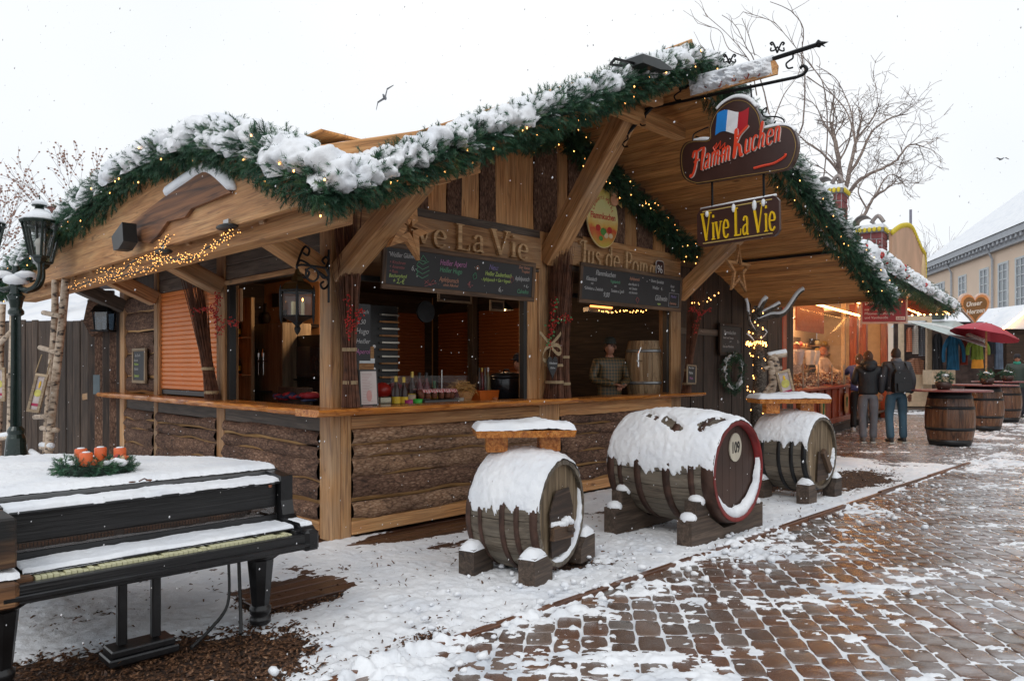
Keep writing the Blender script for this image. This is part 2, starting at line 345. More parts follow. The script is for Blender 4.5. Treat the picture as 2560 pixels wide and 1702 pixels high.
# ---------------------------------------------------------------- lettering
def text(txt, size, mat, parent, M, shear=0, sx=1, off=0, ext=.0008, name='lettering', align='LEFT'):
    c = bpy.data.curves.new(name, 'FONT'); c.body = txt; c.size = size; c.shear = shear; c.offset = off; c.extrude = ext
    c.align_x = align; c.align_y = 'CENTER'; c.resolution_u = 3; c.materials.append(mat)
    o = bpy.data.objects.new(name, c); S = Matrix.Diagonal((sx, 1, 1, 1))
    return link(o, parent, M @ S)
GL = {  # strokes: list of (points, width, curved)
'V': (.62, [([(0,1),(.29,0)], .13, 0), ([(.29,0),(.56,1)], .05, 0), ([(-.1,1),(.14,1)], .045, 0), ([(.44,1),(.68,1)], .045, 0)]),
'i': (.26, [([(.12,0),(.12,.62)], .11, 0), ([(0,.01),(.24,.01)], .04, 0), ([(.02,.61),(.12,.61)], .04, 0), ([(.12,.8),(.12,.9)], .1, 0)]),
'v': (.46, [([(.02,.62),(.2,0)], .11, 0), ([(.2,0),(.38,.62)], .05, 0), ([(-.06,.61),(.12,.61)], .04, 0), ([(.3,.61),(.46,.61)], .04, 0)]),
'e': (.44, [([(.07,.36),(.37,.36),(.34,.56),(.2,.64),(.08,.5),(.05,.3),(.1,.08),(.24,0),(.39,.12)], .075, 1)]),
'L': (.52, [([(.13,0),(.13,1)], .13, 0), ([(.02,.02),(.46,.02)], .05, 0), ([(.45,.02),(.48,.24)], .05, 0), ([(0,.99),(.28,.99)], .045, 0)]),
'a': (.44, [([(.08,.5),(.16,.63),(.28,.62),(.33,.5),(.33,.06),(.42,0)], .08, 1), ([(.33,.38),(.12,.3),(.05,.14),(.13,0),(.32,.1)], .07, 1)]),
'J': (.4, [([(.28,1),(.28,.2),(.2,-.08),(.06,-.14),(-.04,-.04)], .11, 1), ([(.08,.99),(.42,.99)], .05, 0), ([(.08,.99),(0,.86),(.1,.8)], .05, 1)]),
'u': (.46, [([(.09,.62),(.09,.16),(.18,0),(.32,.1)], .09, 1), ([(.36,.62),(.36,0)], .09, 0), ([(.36,.02),(.45,.02)], .04, 0)]),
's': (.36, [([(.3,.52),(.18,.63),(.06,.5),(.14,.36),(.27,.27),(.3,.12),(.16,0),(.03,.1)], .08, 1)]),
'd': (.46, [([(.34,.5),(.2,.63),(.06,.46),(.05,.16),(.18,0),(.34,.14)], .08, 1), ([(.36,1),(.36,0)], .09, 0)]),
'P': (.5, [([(.14,0),(.14,1)], .12, 0), ([(.14,.97),(.38,.95),(.46,.74),(.36,.52),(.14,.5)], .08, 1), ([(0,.01),(.28,.01)], .045, 0)]),
'o': (.44, [([(.22,.63),(.07,.5),(.05,.2),(.2,0),(.36,.12),(.38,.42),(.22,.63)], .085, 1)]),
'm': (.68, [([(.09,0),(.09,.62)], .09, 0), ([(.09,.46),(.2,.62),(.32,.5),(.32,0)], .08, 1), ([(.32,.46),(.43,.62),(.56,.5),(.56,.05),(.64,0)], .08, 1)]),
'n': (.46, [([(.09,0),(.09,.62)], .09, 0), ([(.09,.46),(.2,.62),(.34,.5),(.34,.05),(.43,0)], .08, 1)]),
'F': (.55, [([(.22,.98),(.24,.5),(.14,.05),(-.04,-.12),(-.14,-.02)], .13, 1), ([(-.05,.72),(.02,.98),(.3,.95),(.62,1.02)], .12, 1), ([(.08,.5),(.46,.54)], .08, 0)]),
'l': (.24, [([(.08,.02),(.14,.4),(.2,.9),(.1,1),(.07,.7),(.1,.1),(.22,0)], .07, 1)]),
'K': (.66, [([(.08,1.05),(.14,.6),(.12,-.02)], .15, 1), ([(.14,.5),(.36,.78),(.8,.98)], .12, 1), ([(.16,.5),(.38,.36),(.52,0),(.62,.04)], .11, 1)]),
'c': (.4, [([(.34,.5),(.22,.63),(.07,.46),(.06,.16),(.18,0),(.36,.12)], .08, 1)]),
'h': (.48, [([(.02,.1),(.2,.96),(.1,1.0),(.08,0)], .07, 1), ([(.09,.4),(.22,.6),(.34,.46),(.32,.06),(.44,.02)], .08, 1)]),
' ': (.26, [])}
def strokes(txt, h, depth, sx=1, slant=0, wob=0):      # returns MB in x,z with thickness along -y
    mb = MB(); x = 0; k = 0
    for ch in txt:
        adv, st = GL[ch]; dy = random.uniform(-wob, wob)
        for pts, w, cv in st:
            P = [Vector((p[0], p[1]+dy, 0)) for p in pts]
            if cv: P = cr(P, 4)
            n = len(P); vs = []
            for i in range(n):
                tg = (P[min(i+1, n-1)]-P[max(i-1, 0)]).normalized(); nn = Vector((-tg.y, tg.x, 0))
                ww = w*(.5 if (not cv or 0 < i < n-1) else .3)
                if cv: ww *= (.55+.75*abs(tg.y))
                for s in (1, -1):
                    q = P[i]+nn*ww*s; vs.append(((x+q.x)*sx*h+slant*q.y*h, 0, q.y*h))
            e = .0004*(k % 5); k += 1
            V = [(a, -depth-e, c) for a, b_, c in vs]+[(a, 0, c) for a, b_, c in vs]; m = 2*n
            fs = []
            for i in range(n-1):
                a = 2*i; fs += [(a, a+1, a+3, a+2), (m+a, m+a+2, m+a+3, m+a+1), (a, a+2, m+a+2, m+a), (a+1, m+a+1, m+a+3, a+3)]
            fs += [(0, m, m+1, 1), (2*n-2, 2*n-1, m+2*n-1, m+2*n-2)]
            mb.add(V, fs)
        x += adv*1.12
    mb.width = x*sx*h; return mb
# ---------------------------------------------------------------- garlands
def sprig():
    P = []; rs = np.random.RandomState(3)
    for i in range(30):
        s = i/30*.10; a = rs.rand()*2*PI; L = .042*(1-.35*i/30)+rs.rand()*.008; el = .65+rs.rand()*.4
        d = np.array([math.cos(el), math.sin(el)*math.cos(a), math.sin(el)*math.sin(a)]); o = np.array([s, 0, 0])
        w = np.cross(d, [1, 0, 0]); w = w/np.linalg.norm(w)*.003
        P.append([o-w, o+w, o+d*L])
    P.append([np.array([-.02, .003, 0]), np.array([-.02, -.003, 0]), np.array([.11, 0, 0])])
    return np.array(P).reshape(-1, 3)
SPR = sprig()
def garland_foliage(name, path, rad, dens, parent, scale=1.0, sag=0, seed=0, mat=None):
    rs = np.random.RandomState(seed); P = np.array([tuple(p) for p in path]); seg = np.linalg.norm(np.diff(P, axis=0), axis=1); cum = np.concatenate([[0], np.cumsum(seg)])
    n = int(cum[-1]*dens); s = rs.rand(n)*cum[-1]
    c = np.stack([np.interp(s, cum, P[:, k]) for k in range(3)], 1)
    c2 = np.stack([np.interp(np.minimum(s+.05, cum[-1]), cum, P[:, k]) for k in range(3)], 1); c1 = np.stack([np.interp(np.maximum(s-.05, 0), cum, P[:, k]) for k in range(3)], 1)
    t = c2-c1; t /= np.linalg.norm(t, axis=1)[:, None]
    up = np.array([0, 0, 1.0]); a1 = np.cross(t, up); a1 /= np.linalg.norm(a1, axis=1)[:, None]; a2 = np.cross(a1, t)
    th = rs.rand(n)*2*PI; rr = rad*np.sqrt(rs.rand(n))*(.75+.7*fbm(s*2.2, th*0+seed, 0, 2))
    rr *= np.clip(.35+np.minimum(s, cum[-1]-s)/.2, 0, 1)
    rd = a1*np.cos(th)[:, None]+a2*np.sin(th)[:, None]
    pos = c+rd*rr[:, None]
    d = rd*(.5+.6*rs.rand(n))[:, None]+t*(rs.rand(n)*1.8-.5)[:, None]+rs.randn(n, 3)*.25; d[:, 2] -= .25; d /= np.linalg.norm(d, axis=1)[:, None]
    y = np.cross(d, rs.randn(n, 3)); y /= np.linalg.norm(y, axis=1)[:, None]; z = np.cross(d, y)
    sc = scale*.74*(.8+.5*rs.rand(n))
    B = np.stack([d, y, z], 2)*sc[:, None, None]
    V = np.einsum('nij,mj->nmi', B, SPR)+pos[:, None, :]
    V = V.reshape(-1, 3); Fc = np.arange(len(V)).reshape(-1, 3)
    o = mesh(name, V, Fc, mat or M_NEEDLE, parent); o['kind'] = 'stuff'; return o
def garland_snow(name, path, rad, parent, cover=.5, seed=0, step=.013, lean=0.0, outv=None, amp=1.0):
    P = np.array([tuple(p) for p in path]); seg = np.linalg.norm(np.diff(P, axis=0), axis=1); cum = np.concatenate([[0], np.cumsum(seg)])
    nu = int(cum[-1]/step); s = np.linspace(0, cum[-1], nu); nv = 40
    c = np.stack([np.interp(s, cum, P[:, k]) for k in range(3)], 1)
    t = np.gradient(c, axis=0); t /= np.linalg.norm(t, axis=1)[:, None]
    up = np.array([0, 0, 1.0]); a1 = np.cross(t, up); a1 /= np.linalg.norm(a1, axis=1)[:, None]; a2 = np.cross(a1, t)
    ang = np.linspace(R(-25), R(205), nv)
    S, A = np.meshgrid(s, ang, indexing='ij')
    ox, oy, oz = S*1.0, np.cos(A)*rad, np.sin(A)*rad
    big = fbm(S*6, A*1.3*rad/.16, 1.0, 3, seed); fine = fbm(ox*26, oy*26+9, oz*26, 3, seed+5)
    up_ = np.sin(A); m = big*.75+fine*.45-(.66-.24*cover)-(1-up_)*.23*(1.5-cover)
    th = np.clip(m*4, -1, 1)
    r = rad*(.55+.5*fbm(S*5, A*1.2, 0, 3, seed+40))*.5+rad*.5+np.where(th > 0, np.sqrt(np.abs(th))*.055*amp, th*.11)+ (fine-.5)*.018*amp
    r = r*np.clip(.3+np.minimum(S, cum[-1]-S)/.15, 0, 1)
    V = c[:, None, :]+a1[:, None, :]*(np.cos(A)*r)[..., None]+a2[:, None, :]*(np.sin(A)*r)[..., None]
    Fc = gridf(nu, nv); keep = (th.ravel()[Fc].max(1) > -.3); Fc = Fc[keep]
    o = mesh(name, V.reshape(-1, 3), Fc, M_SNOW, parent, smooth=True); o['kind'] = 'stuff'; return o
def bulbs(path, rad, dens, label, seed=0, size=.0052, group='fairy lights wound through the garlands', face=None, parent=None):
    rs = random.Random(seed); t = parent or thing('light_string', label, 'fairy lights', Matrix.Translation(path[0]), group)
    P = [Vector(p) for p in path]; cum = [0]
    for a, b_ in zip(P, P[1:]): cum.append(cum[-1]+(b_-a).length)
    mb = MB(); wr_ = []
    n = int(cum[-1]*dens)
    for i in range(n):
        s = (i+rs.random())/n*cum[-1]; k = max(j for j in range(len(cum)) if cum[j] <= s+1e-9); k = min(k, len(P)-2)
        c = P[k].lerp(P[k+1], (s-cum[k])/max(1e-6, cum[k+1]-cum[k])); tg = (P[k+1]-P[k]).normalized(); a1 = tg.cross(Vector((0,0,1))).normalized(); a2 = a1.cross(tg)
        an = rs.uniform(0, 2*PI) if face is None else rs.choice(face)+rs.uniform(-.8, .8); q = rad*rs.uniform(.92, 1.16)
        p = c+(a1*math.cos(an)+a2*math.sin(an))*q; mb.ball(p, (size, size, size*1.5), 6, 4)
        wr_.append(p-(a1*math.cos(an)+a2*math.sin(an))*.03)
    o = mb.build('bulbs', M_BULB, t, smooth=True); o['kind'] = 'stuff'
    if len(wr_) > 2: MB().tube(wr_, .0022, 4, cap=False).build('cable', M_WIRE, t)
    return t
# ================================================================ ground, paving, snow
def Fp(x, y, z=0): return F @ Vector((x, y, z))
def struct(o): o['kind'] = 'structure'; return o
m_far = plain('distant_ground', (.16, .13, .11), .35, var=.3, bs=3)
struct(mesh('ground', [(-400,-60,-.06),(500,-60,-.06),(500,900,-.06),(-400,900,-.06)], [(0,1,2,3)], m_far))
# bark mulch bed and wooden deck under and before the stall
m, t, b, N, lk = nmat('mulch'); M_MULCH = m
tc = N('TexCoord'); n = N('TexNoise', in_Scale=45, in_Detail=6); lk(tc.outputs['Object'], n.inputs['Vector'])
r = N('ValToRGB'); ramp(r, [(.3, (.012,.006,.004)), (.5, (.05,.024,.013)), (.7, (.13,.065,.035))]); lk(n.outputs[0], r.inputs[0]); lk(r.outputs[0], b.inputs['Base Color'])
bp = N('Bump', in_Strength=1, in_Distance=.03); lk(n.outputs[0], bp.inputs['Height']); lk(bp.outputs[0], b.inputs['Normal']); b.inputs['Roughness'].default_value = .8
struct(mesh('mulch_bed', [(-9,-2.44,-.030),(8.7,-2.44,-.030),(8.7,12,-.030),(-9,12,-.030)], [(0,1,2,3)], M_MULCH, None, F))
# mulch chips, nobody could count them
def chips(name, n, region, seed, sc=1, mat=None, z=-.03):
    rs = np.random.RandomState(seed); x0, x1, y0, y1 = region
    ctr = np.stack([rs.uniform(x0, x1, n), rs.uniform(y0, y1, n), z+rs.rand(n)*.02], 1)
    L = rs.uniform(.012, .05, n)*sc; W = rs.uniform(.003, .009, n)*sc; a = rs.rand(n)*2*PI; ti = rs.randn(n)*.35
    d = np.stack([np.cos(a)*np.cos(ti), np.sin(a)*np.cos(ti), np.sin(ti)], 1); w = np.stack([-np.sin(a), np.cos(a), rs.randn(n)*.3], 1); u = np.array([0, 0, 1.])
    q = [ctr-d*L[:,None]/2-w*W[:,None], ctr+d*L[:,None]/2-w*W[:,None]*.6, ctr+d*L[:,None]/2+w*W[:,None]*.6, ctr-d*L[:,None]/2+w*W[:,None], ctr+u*W[:,None]]
    V = np.stack(q, 1).reshape(-1, 3); b0 = np.arange(n)[:, None]*5
    Fc = np.concatenate([b0+np.array([[0,1,4]]), b0+np.array([[1,2,4]]), b0+np.array([[2,3,4]]), b0+np.array([[3,0,4]])])
    o = mesh(name, V, Fc, mat or M_CHIP, None, F); o['kind'] = 'stuff'; return o
m, t, b, N, lk = nmat('mulch_chips'); M_CHIP = m
tc = N('TexCoord'); n = N('TexNoise', in_Scale=60, in_Detail=2); lk(tc.outputs['Object'], n.inputs['Vector'])
r = N('ValToRGB'); ramp(r, [(.3, (.02,.009,.005)), (.5, (.085,.038,.018)), (.62, (.2,.095,.045)), (.75, (.32,.2,.12))]); lk(n.outputs[0], r.inputs[0]); lk(r.outputs[0], b.inputs['Base Color']); b.inputs['Roughness'].default_value = .6
chips('bark_mulch', 22000, (-4.6, -.6, -2.42, .3), 1)
chips('bark_mulch', 5000, (.6, 8.6, -2.42, -.1), 2)
deck = mesh('deck', [(-1.25,-1.25,-.022),(6,-1.25,-.022),(6,.3,-.022),(-1.25,.3,-.022)], [(0,1,2,3)], M_DARKW, None, F); struct(deck)
M_DECKW = wood('deck_boards', (.03,.011,.006), (.075,.03,.016), (.13,.06,.032), rough=.3, knots=False)
for i in range(11):
    y = -1.22+i*.135
    beam('deck_board', (-1.25+.02*(i % 3), y+.06, -.014), (6.0, y+.06, -.014), .126, .022, M_DECKW, deck)
# timber edging along the paving
edge = thing('timber_edging', None, None); edge['kind'] = 'structure'
M_EDGE = wood('edging_timber', (.05,.02,.01), (.13,.05,.022), (.2,.085,.04), rough=.35, knots=False)
x = -3.6
while x < 8.0:
    L = random.uniform(1.7, 2.4); dy = random.uniform(-.012, .012)
    beam('edging_board', (x, -2.46+dy, -.001+random.uniform(-.006,.008)), (x+L-.012, -2.46-dy, -.005), .05, .05, M_EDGE, edge); x += L

# ---- cobbles
def stonemat():
    m, t, b, N, lk = nmat('cobble_stone')
    tc = N('TexCoord'); at = N('Attribute', attribute_name='tint'); oi = N('ObjectInfo')
    geo = N('NewGeometry')
    n = N('TexNoise', in_Scale=140, in_Detail=3); lk(geo.outputs['Position'], n.inputs['Vector'])
    r = N('ValToRGB'); ramp(r, [(0, (.15,.07,.043)), (.3, (.15,.093,.068)), (.55, (.11,.078,.062)), (.75, (.19,.105,.068)), (1, (.17,.15,.135))])
    r.color_ramp.interpolation = 'LINEAR'
    lk(at.outputs['Fac'], r.inputs[0])
    r2 = N('ValToRGB'); ramp(r2, [(.3, (.55,)*3), (.7, (1.3,)*3)]); lk(n.outputs[0], r2.inputs[0])
    mx = N('Mix', data_type='RGBA', blend_type='MULTIPLY', i0=.8); lk(r.outputs[0], mx.inputs[6]); lk(r2.outputs[0], mx.inputs[7])
    # thin slush film in patches
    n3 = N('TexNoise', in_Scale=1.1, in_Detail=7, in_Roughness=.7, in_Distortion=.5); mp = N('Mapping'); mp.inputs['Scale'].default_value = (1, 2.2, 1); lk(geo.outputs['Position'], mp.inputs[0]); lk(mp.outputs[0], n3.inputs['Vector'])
    # film whitens towards street and foreground: slush plus wet sky sheen painted in
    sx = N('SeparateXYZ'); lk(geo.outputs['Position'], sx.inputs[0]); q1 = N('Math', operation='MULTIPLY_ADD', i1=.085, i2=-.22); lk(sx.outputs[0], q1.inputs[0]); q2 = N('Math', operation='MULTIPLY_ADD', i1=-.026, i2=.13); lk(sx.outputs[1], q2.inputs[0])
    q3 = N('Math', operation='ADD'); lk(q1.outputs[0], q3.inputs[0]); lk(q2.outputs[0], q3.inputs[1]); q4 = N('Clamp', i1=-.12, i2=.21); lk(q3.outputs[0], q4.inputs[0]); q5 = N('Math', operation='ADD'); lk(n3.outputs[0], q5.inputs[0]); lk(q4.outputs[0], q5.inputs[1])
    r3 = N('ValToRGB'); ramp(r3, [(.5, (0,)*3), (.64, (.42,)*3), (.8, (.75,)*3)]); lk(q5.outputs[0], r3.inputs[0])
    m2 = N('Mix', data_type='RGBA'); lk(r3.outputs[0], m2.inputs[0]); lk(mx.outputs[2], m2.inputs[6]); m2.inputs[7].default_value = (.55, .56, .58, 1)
    lk(m2.outputs[2], b.inputs['Base Color'])
    rr = N('MapRange'); b.inputs['Specular IOR Level'].default_value = .75; rr.inputs[3].default_value = .05; rr.inputs[4].default_value = .24; n4 = N('TexNoise', in_Scale=3.0, in_Detail=4); lk(geo.outputs['Position'], n4.inputs['Vector'])
    rr.inputs[1].default_value = .35; rr.inputs[2].default_value = .65
    lk(n4.outputs[0], rr.inputs[0]); lk(rr.outputs[0], b.inputs['Roughness'])
    bp = N('Bump', in_Strength=.25, in_Distance=.005); lk(n.outputs[0], bp.inputs['Height']); lk(bp.outputs[0], b.inputs['Normal'])
    return m
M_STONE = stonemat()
m_joint = plain('joint_sand', (.05, .035, .028), .6, var=.4, bs=60)
paving = mesh('paving', [(-8,-1,-.042),(60,-1,-.042),(60,90,-.042),(-8,90,-.042)], [(0,1,2,3)], m_joint); struct(paving)
# (the mulch bed lies over part of it on the stall side)
pv = np.array([[-8,-1],[60,-1],[60,90],[-8,90]])
def stone(rs, w, l):
    nn = 12; ring = []
    for k in range(nn):
        a = 2*PI*(k+.5)/nn; c, s = math.cos(a), math.sin(a)
        q = 1/max(abs(c), abs(s)); q = min(q, 1.20+rs.rand()*.12)*(.97+.05*rs.rand())
        ring.append((c*q, s*q))
    V = []
    for (f, z) in ((1.0, -.03), (.995, -.007), (.962, -.0004), (.91, .0006)):
        for (x, y) in ring: V.append((x*w/2*f, y*l/2*f, z+(rs.rand()-.5)*.003))
    V.append((0, 0, .0012)); Fc = []
    for i in range(3):
        for k in range(nn): Fc.append((i*nn+k, i*nn+(k+1) % nn, (i+1)*nn+(k+1) % nn, (i+1)*nn+k))
    for k in range(nn): Fc.append((3*nn+k, 3*nn+(k+1) % nn, 4*nn, 4*nn))
    return np.array(V), np.array(Fc)
rs = np.random.RandomState(11)
VAR = [stone(rs, .1455, 1.0) for _ in range(24)]
ang = math.atan(.1); px_ = np.array([math.cos(ang), -math.sin(ang)]); py_ = np.array([math.sin(ang), math.cos(ang)])
cells = []
for ci in range(-30, 240):
    p = ci*.153; q = -1+rs.rand()*.2
    while q < 24:
        l = rs.choice([.14, .16, .18, .21, .25], p=[.2, .3, .25, .17, .08]); cx = p+rs.uniform(-.006, .006)+.05*math.sin(q*.55+p*.2)+.02*math.sin(q*1.7); cy = q+l/2
        X = px_[0]*cx+py_[0]*cy; Y = px_[1]*cx+py_[1]*cy
        q += l+.009
        if Y < 3.1 or X/Y > 1.0 or X/Y < -.6: continue
        dx, dy = X+1.54, Y-6.3; fx, fy = CS*(dx+dy), CS*(dy-dx)
        if fx < 8.6 and fy > -2.5: continue
        if Y > 12 and (fy > 4): continue
        cells.append((X, Y, l, rs.randint(24), rs.rand(), rs.uniform(-.05, .05), rs.uniform(-.003, .003)))
cells.sort(key=lambda c: c[1]*c[1]*.9+c[0]*c[0]*.1)
def inframe(X, Y): return abs(X/Y*1850) < 1290 and 915+1850*1.5/Y < 1715
near = [c for c in cells if inframe(c[0], c[1])][:300]; ns = set(id(c) for c in near)
meshes = []
for k in range(60):
    V, Fc = VAR[k % 24]; V = V.copy(); V[:, 1] *= [.14, .16, .18, .21, .25][k % 5]; 
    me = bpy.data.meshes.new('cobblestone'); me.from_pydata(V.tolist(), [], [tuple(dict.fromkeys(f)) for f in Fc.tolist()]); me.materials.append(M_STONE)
    at = me.attributes.new('tint', 'FLOAT', 'FACE'); at.data.foreach_set('value', np.full(len(me.polygons), rs.rand(), dtype=np.float32))
    me.polygons.foreach_set('use_smooth', np.ones(len(me.polygons), dtype=bool)); meshes.append((me, [.14, .16, .18, .21, .25][k % 5]))
for (X, Y, l, vi, ti, ro, dz) in near:
    me = random.choice([m_ for m_, ll in meshes if abs(ll-l) < .005])
    link(bpy.data.objects.new('cobblestone', me), paving, Matrix.Translation((X, Y, dz)) @ Matrix.Rotation(-ang+ro, 4, 'Z'))
VV = []; FF = []; TT = []; nb = 0
for c in cells:
    if id(c) in ns: continue
    X, Y, l, vi, ti, ro, dz = c; V, Fc = VAR[vi]; V = V.copy(); V[:, 1] *= l; a = -ang+ro
    if Y > 9: V = V[12:]; Fc = Fc[12:]-12
    W = V.copy(); W[:, 0] = V[:, 0]*math.cos(a)-V[:, 1]*math.sin(a)+X; W[:, 1] = V[:, 0]*math.sin(a)+V[:, 1]*math.cos(a)+Y; W[:, 2] += dz
    T3 = np.concatenate([Fc[:, [0,1,2]], Fc[:, [0,2,3]]]); T3 = T3[(T3[:, 0] != T3[:, 1]) & (T3[:, 1] != T3[:, 2]) & (T3[:, 0] != T3[:, 2])]
    VV.append(W); FF.append(T3+nb); TT.append(np.full(len(T3), ti)); nb += len(V)
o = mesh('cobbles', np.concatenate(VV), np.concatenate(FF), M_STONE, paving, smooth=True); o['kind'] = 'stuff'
at = o.data.attributes.new('tint', 'FLOAT', 'FACE'); at.data.foreach_set('value', np.concatenate(TT).astype(np.float32))

# ---- snow lying on the paving: a sheet that dips under the stones where it has melted
ny, nx = 620, 720
ys = np.exp(np.linspace(math.log(3.2), math.log(26), ny)); xs = np.linspace(-.62, 1.0, nx)
Y, Q = np.meshgrid(ys, xs, indexing='ij'); X = Y*Q
dx, dy = X+1.54, Y-6.3; fx, fy = CS*(dx+dy), CS*(dy-dx)
dist = -2.5-fy      # metres out from the edging
cov = .395+.24*np.exp(-np.maximum(dist, 0)/.40)+.07*np.clip((4.3-Y)/.9, 0, 1)+.07*np.clip((1.2-X)/1.5, 0, 1) - .10*np.exp(-((X-3.4)/1.6)**2-((Y-7)/2.0)**2)+.05*np.clip((X-3)/4, 0, 1)*np.clip((8-Y)/4,0,1)-.17*np.clip((Y-7.5)/3, 0, 1)*np.clip((.62-X/Y)/.06, 0, 1)-.05*np.clip((Y-7.5)/3, 0, 1)-.06*np.clip((dist-1)/1.5,0,1)
big = fbm(X*1.3, Y*2.4, 0, 4, 3); fine = fbm(X*14, Y*22, 0, 4, 8); fin2 = fbm(X*60, Y*70, 0, 2, 9)
m_ = (big-.5)*1.1+(fine-.5)*.9+(cov-.5)*1.6
Z = -.0012+np.clip(m_, -.10, .6)*.05+(fin2-.5)*.005+np.clip(m_-.12, 0, 1)*.07*np.exp(-np.maximum(dist, 0)/.5)
Z -= .035*np.exp(-((dist-.02)/.05)**2)*(fbm(fx*3, fy*0, 0, 3, 60) > .42)
Z[(fy > -2.43) & (fx < 8.6)] = -.055
Z[(fy > -2.43) & (fx >= 8.6)] -= .02
V = np.stack([X, Y, Z], -1).reshape(-1, 3); Fc = gridf(ny, nx); Fc = Fc[V[Fc, 2].max(1) > -.022]
o = mesh('snow_on_paving', V, Fc, M_SNOWD, smooth=True); o['kind'] = 'stuff'
# ---- deeper snow round the stall and piano (stall frame)
ax = np.arange(-6.2, 9.2, .0155); ay = np.arange(-2.52, .25, .0155)
Xf, Yf = np.meshgrid(ax, ay, indexing='ij')
cov = np.full(Xf.shape, .80)
def blob(cx, cy, rx, ry, a, p=1.0): return a*np.exp(-(((Xf-cx)/rx)**2+((Yf-cy)/ry)**2)**p)
cov -= blob(-3.1, -1.8, 1.62, .66, 1.6, 2)        # mulch under the piano
cov -= blob(-.95, -1.05, .36, .3, .75, 2)         # bare deck
cov -= blob(1.45, -.18, 1.25, .24, .8, 2)         # bare deck under the wall
cov -= blob(-.55, -2.3, .8, .12, .24, 1)
cov -= .45*np.exp(-((Yf+2.46)/.035)**2)*(fbm(Xf*2.5, Yf*0, 0, 3, 61) > .45)
cov -= blob(1.1, -2.02, .5, .13, .2, 1); cov -= blob(2.6, -1.4, .3, .13, .35, 1)
cov -= blob(6.9, -1.75, 1.5, .55, .55, 2); cov -= blob(5.7, -.8, 1.2, .9, .4, 2)
for (bx, by) in ((1.0, -1.62), (2.9, -1.1), (5.2, -1.1)): cov -= blob(bx, by, .36, .3, .8, 2)
cov += blob(-.1, -1.75, .8, .28, .14)+blob(1.9, -2.2, 1.6, .18, .12)
lump = 1-np.abs(2*fbm(Xf*5, Yf*5, 0, 4, 21)-1); fine = fbm(Xf*22, Yf*26, 0, 4, 22); f3 = fbm(Xf*75, Yf*75, 0, 2, 25)
mm = (fbm(Xf*1.6, Yf*1.9, 0, 4, 23)-.5)*.8+(fine-.5)*.85+(cov-.42)*1.35
rough_ = .35+.9*np.exp(-((Yf+1.95)/.4)**2)*(Xf < 2.2)
ms = mm-(fine-.5)*.62
Zf = -.032+np.clip(mm, -.2, .15)*.10+np.clip(ms-.12, 0, .8)*.055+np.clip(mm, 0, .5)*2*((lump-.5)*.022+(fine-.5)*.016)*rough_+(f3-.5)*.004
Zf -= .10*np.clip((Yf-.02)/.1, 0, 1)+.12*np.clip((-2.5-Yf)/.03, 0, 1)
Zf[(Xf < -5.1)] = -.1
V = np.stack([Xf, Yf, Zf], -1).reshape(-1, 3); Fc = gridf(len(ax), len(ay)); Fc = Fc[V[Fc, 2].max(1) > -.034]
o = mesh('lying_snow', V, Fc, M_SNOW, None, F, smooth=True); o['kind'] = 'stuff'
chips('litter_on_snow', 650, (-2.6, 6, -2.45, -.3), 77, .8, z=.012)
# clods of snow
mb = MB(); rr_ = random.Random(4)
for i in range(300):
    if i < 150: x = rr_.uniform(-2.0, 2.6); y = -2.5+rr_.gauss(0, .22)
    elif i < 190: x = rr_.uniform(-.8, 1.5); y = rr_.uniform(-2.2, -1.6)
    else: x = rr_.uniform(1, 7); y = -2.55-abs(rr_.gauss(0, .35))
    s = rr_.choice([.006, .008, .012, .018, .026])*rr_.uniform(.7, 1.2)
    mb.ball((x, y, .005+s*.4+(.02 if y > -2.45 else 0)), (s*rr_.uniform(.8, 1.5), s*rr_.uniform(.8, 1.4), s*.8), 7, 5, j=.22)
o = mb.build('snow_clods', M_SNOW, None, F, smooth=True); o['kind'] = 'stuff'
# snowy ground left of the stall
o = mesh('snow_field', [(-30,7,-.03),(-5.9,10.2,-.03),(-5.0,26,-.03),(-40,30,-.03)], [(0,1,2,3)], M_SNOWD); struct(o)
o = mesh('snow_field', [(-9,.15,-.02),(-.35,.15,-.02),(-.35,9,-.02),(-9,9,-.02)], [(0,1,2,3)], M_SNOWD, None, F); struct(o)
# wet far paving is a plain sheet beyond the cobbles
# ================================================================ the stall
ST = thing('market_stall', 'large rustic timber market stall with bark clad walls and snowy gable roof', 'market stall', F)
W = dict(parent=ST, M=F)
def fb(name, x0, x1, y0, y1, z0, z1, mat, parent=ST, c=.006, axis=None):
    d = (x1-x0, y1-y0, z1-z0); k = axis if axis is not None else max(range(3), key=lambda i: d[i])
    cx, cy, cz = (x0+x1)/2, (y0+y1)/2, (z0+z1)/2
    if k == 0: return beam(name, (x0, cy, cz), (x1, cy, cz), d[1], d[2], mat, parent, c=c)
    if k == 1: return beam(name, (cx, y0, cz), (cx, y1, cz), d[0], d[2], mat, parent, c=c)
    return beam(name, (cx, cy, z0), (cx, cy, z1), d[0], d[1], mat, parent, up=(0,1,0), c=c)
# posts
fb('post', 0, .095, .0, .19, .0, 2.78, M_OAK); fb('post', .096, .20, -.004, .19, .01, 2.78, M_OAK)
fb('post', 2.60, 2.94, .0, .2, 0, 3.9, M_OAK); fb('post', 5.22, 5.46, .0, .2, 0, 3.0, M_OAK)
fb('post', 0, .16, 2.11, 2.30, 0, 2.75, M_OAK); fb('post', 0.0, .12, 4.02, 4.14, 0, 2.75, M_OAK); fb('post', -.02, .16, 5.18, 5.36, 0, 2.75, M_OAK)
fb('window_post', 2.44, 2.598, .02, .16, 1.14, 2.57, M_OAKW); fb('window_post', .24, .255, .04, .2, 1.14, 2.3, M_OAKW)
fb('post', 5.3, 5.46, 5.2, 5.36, 0, 2.8, M_OAK)
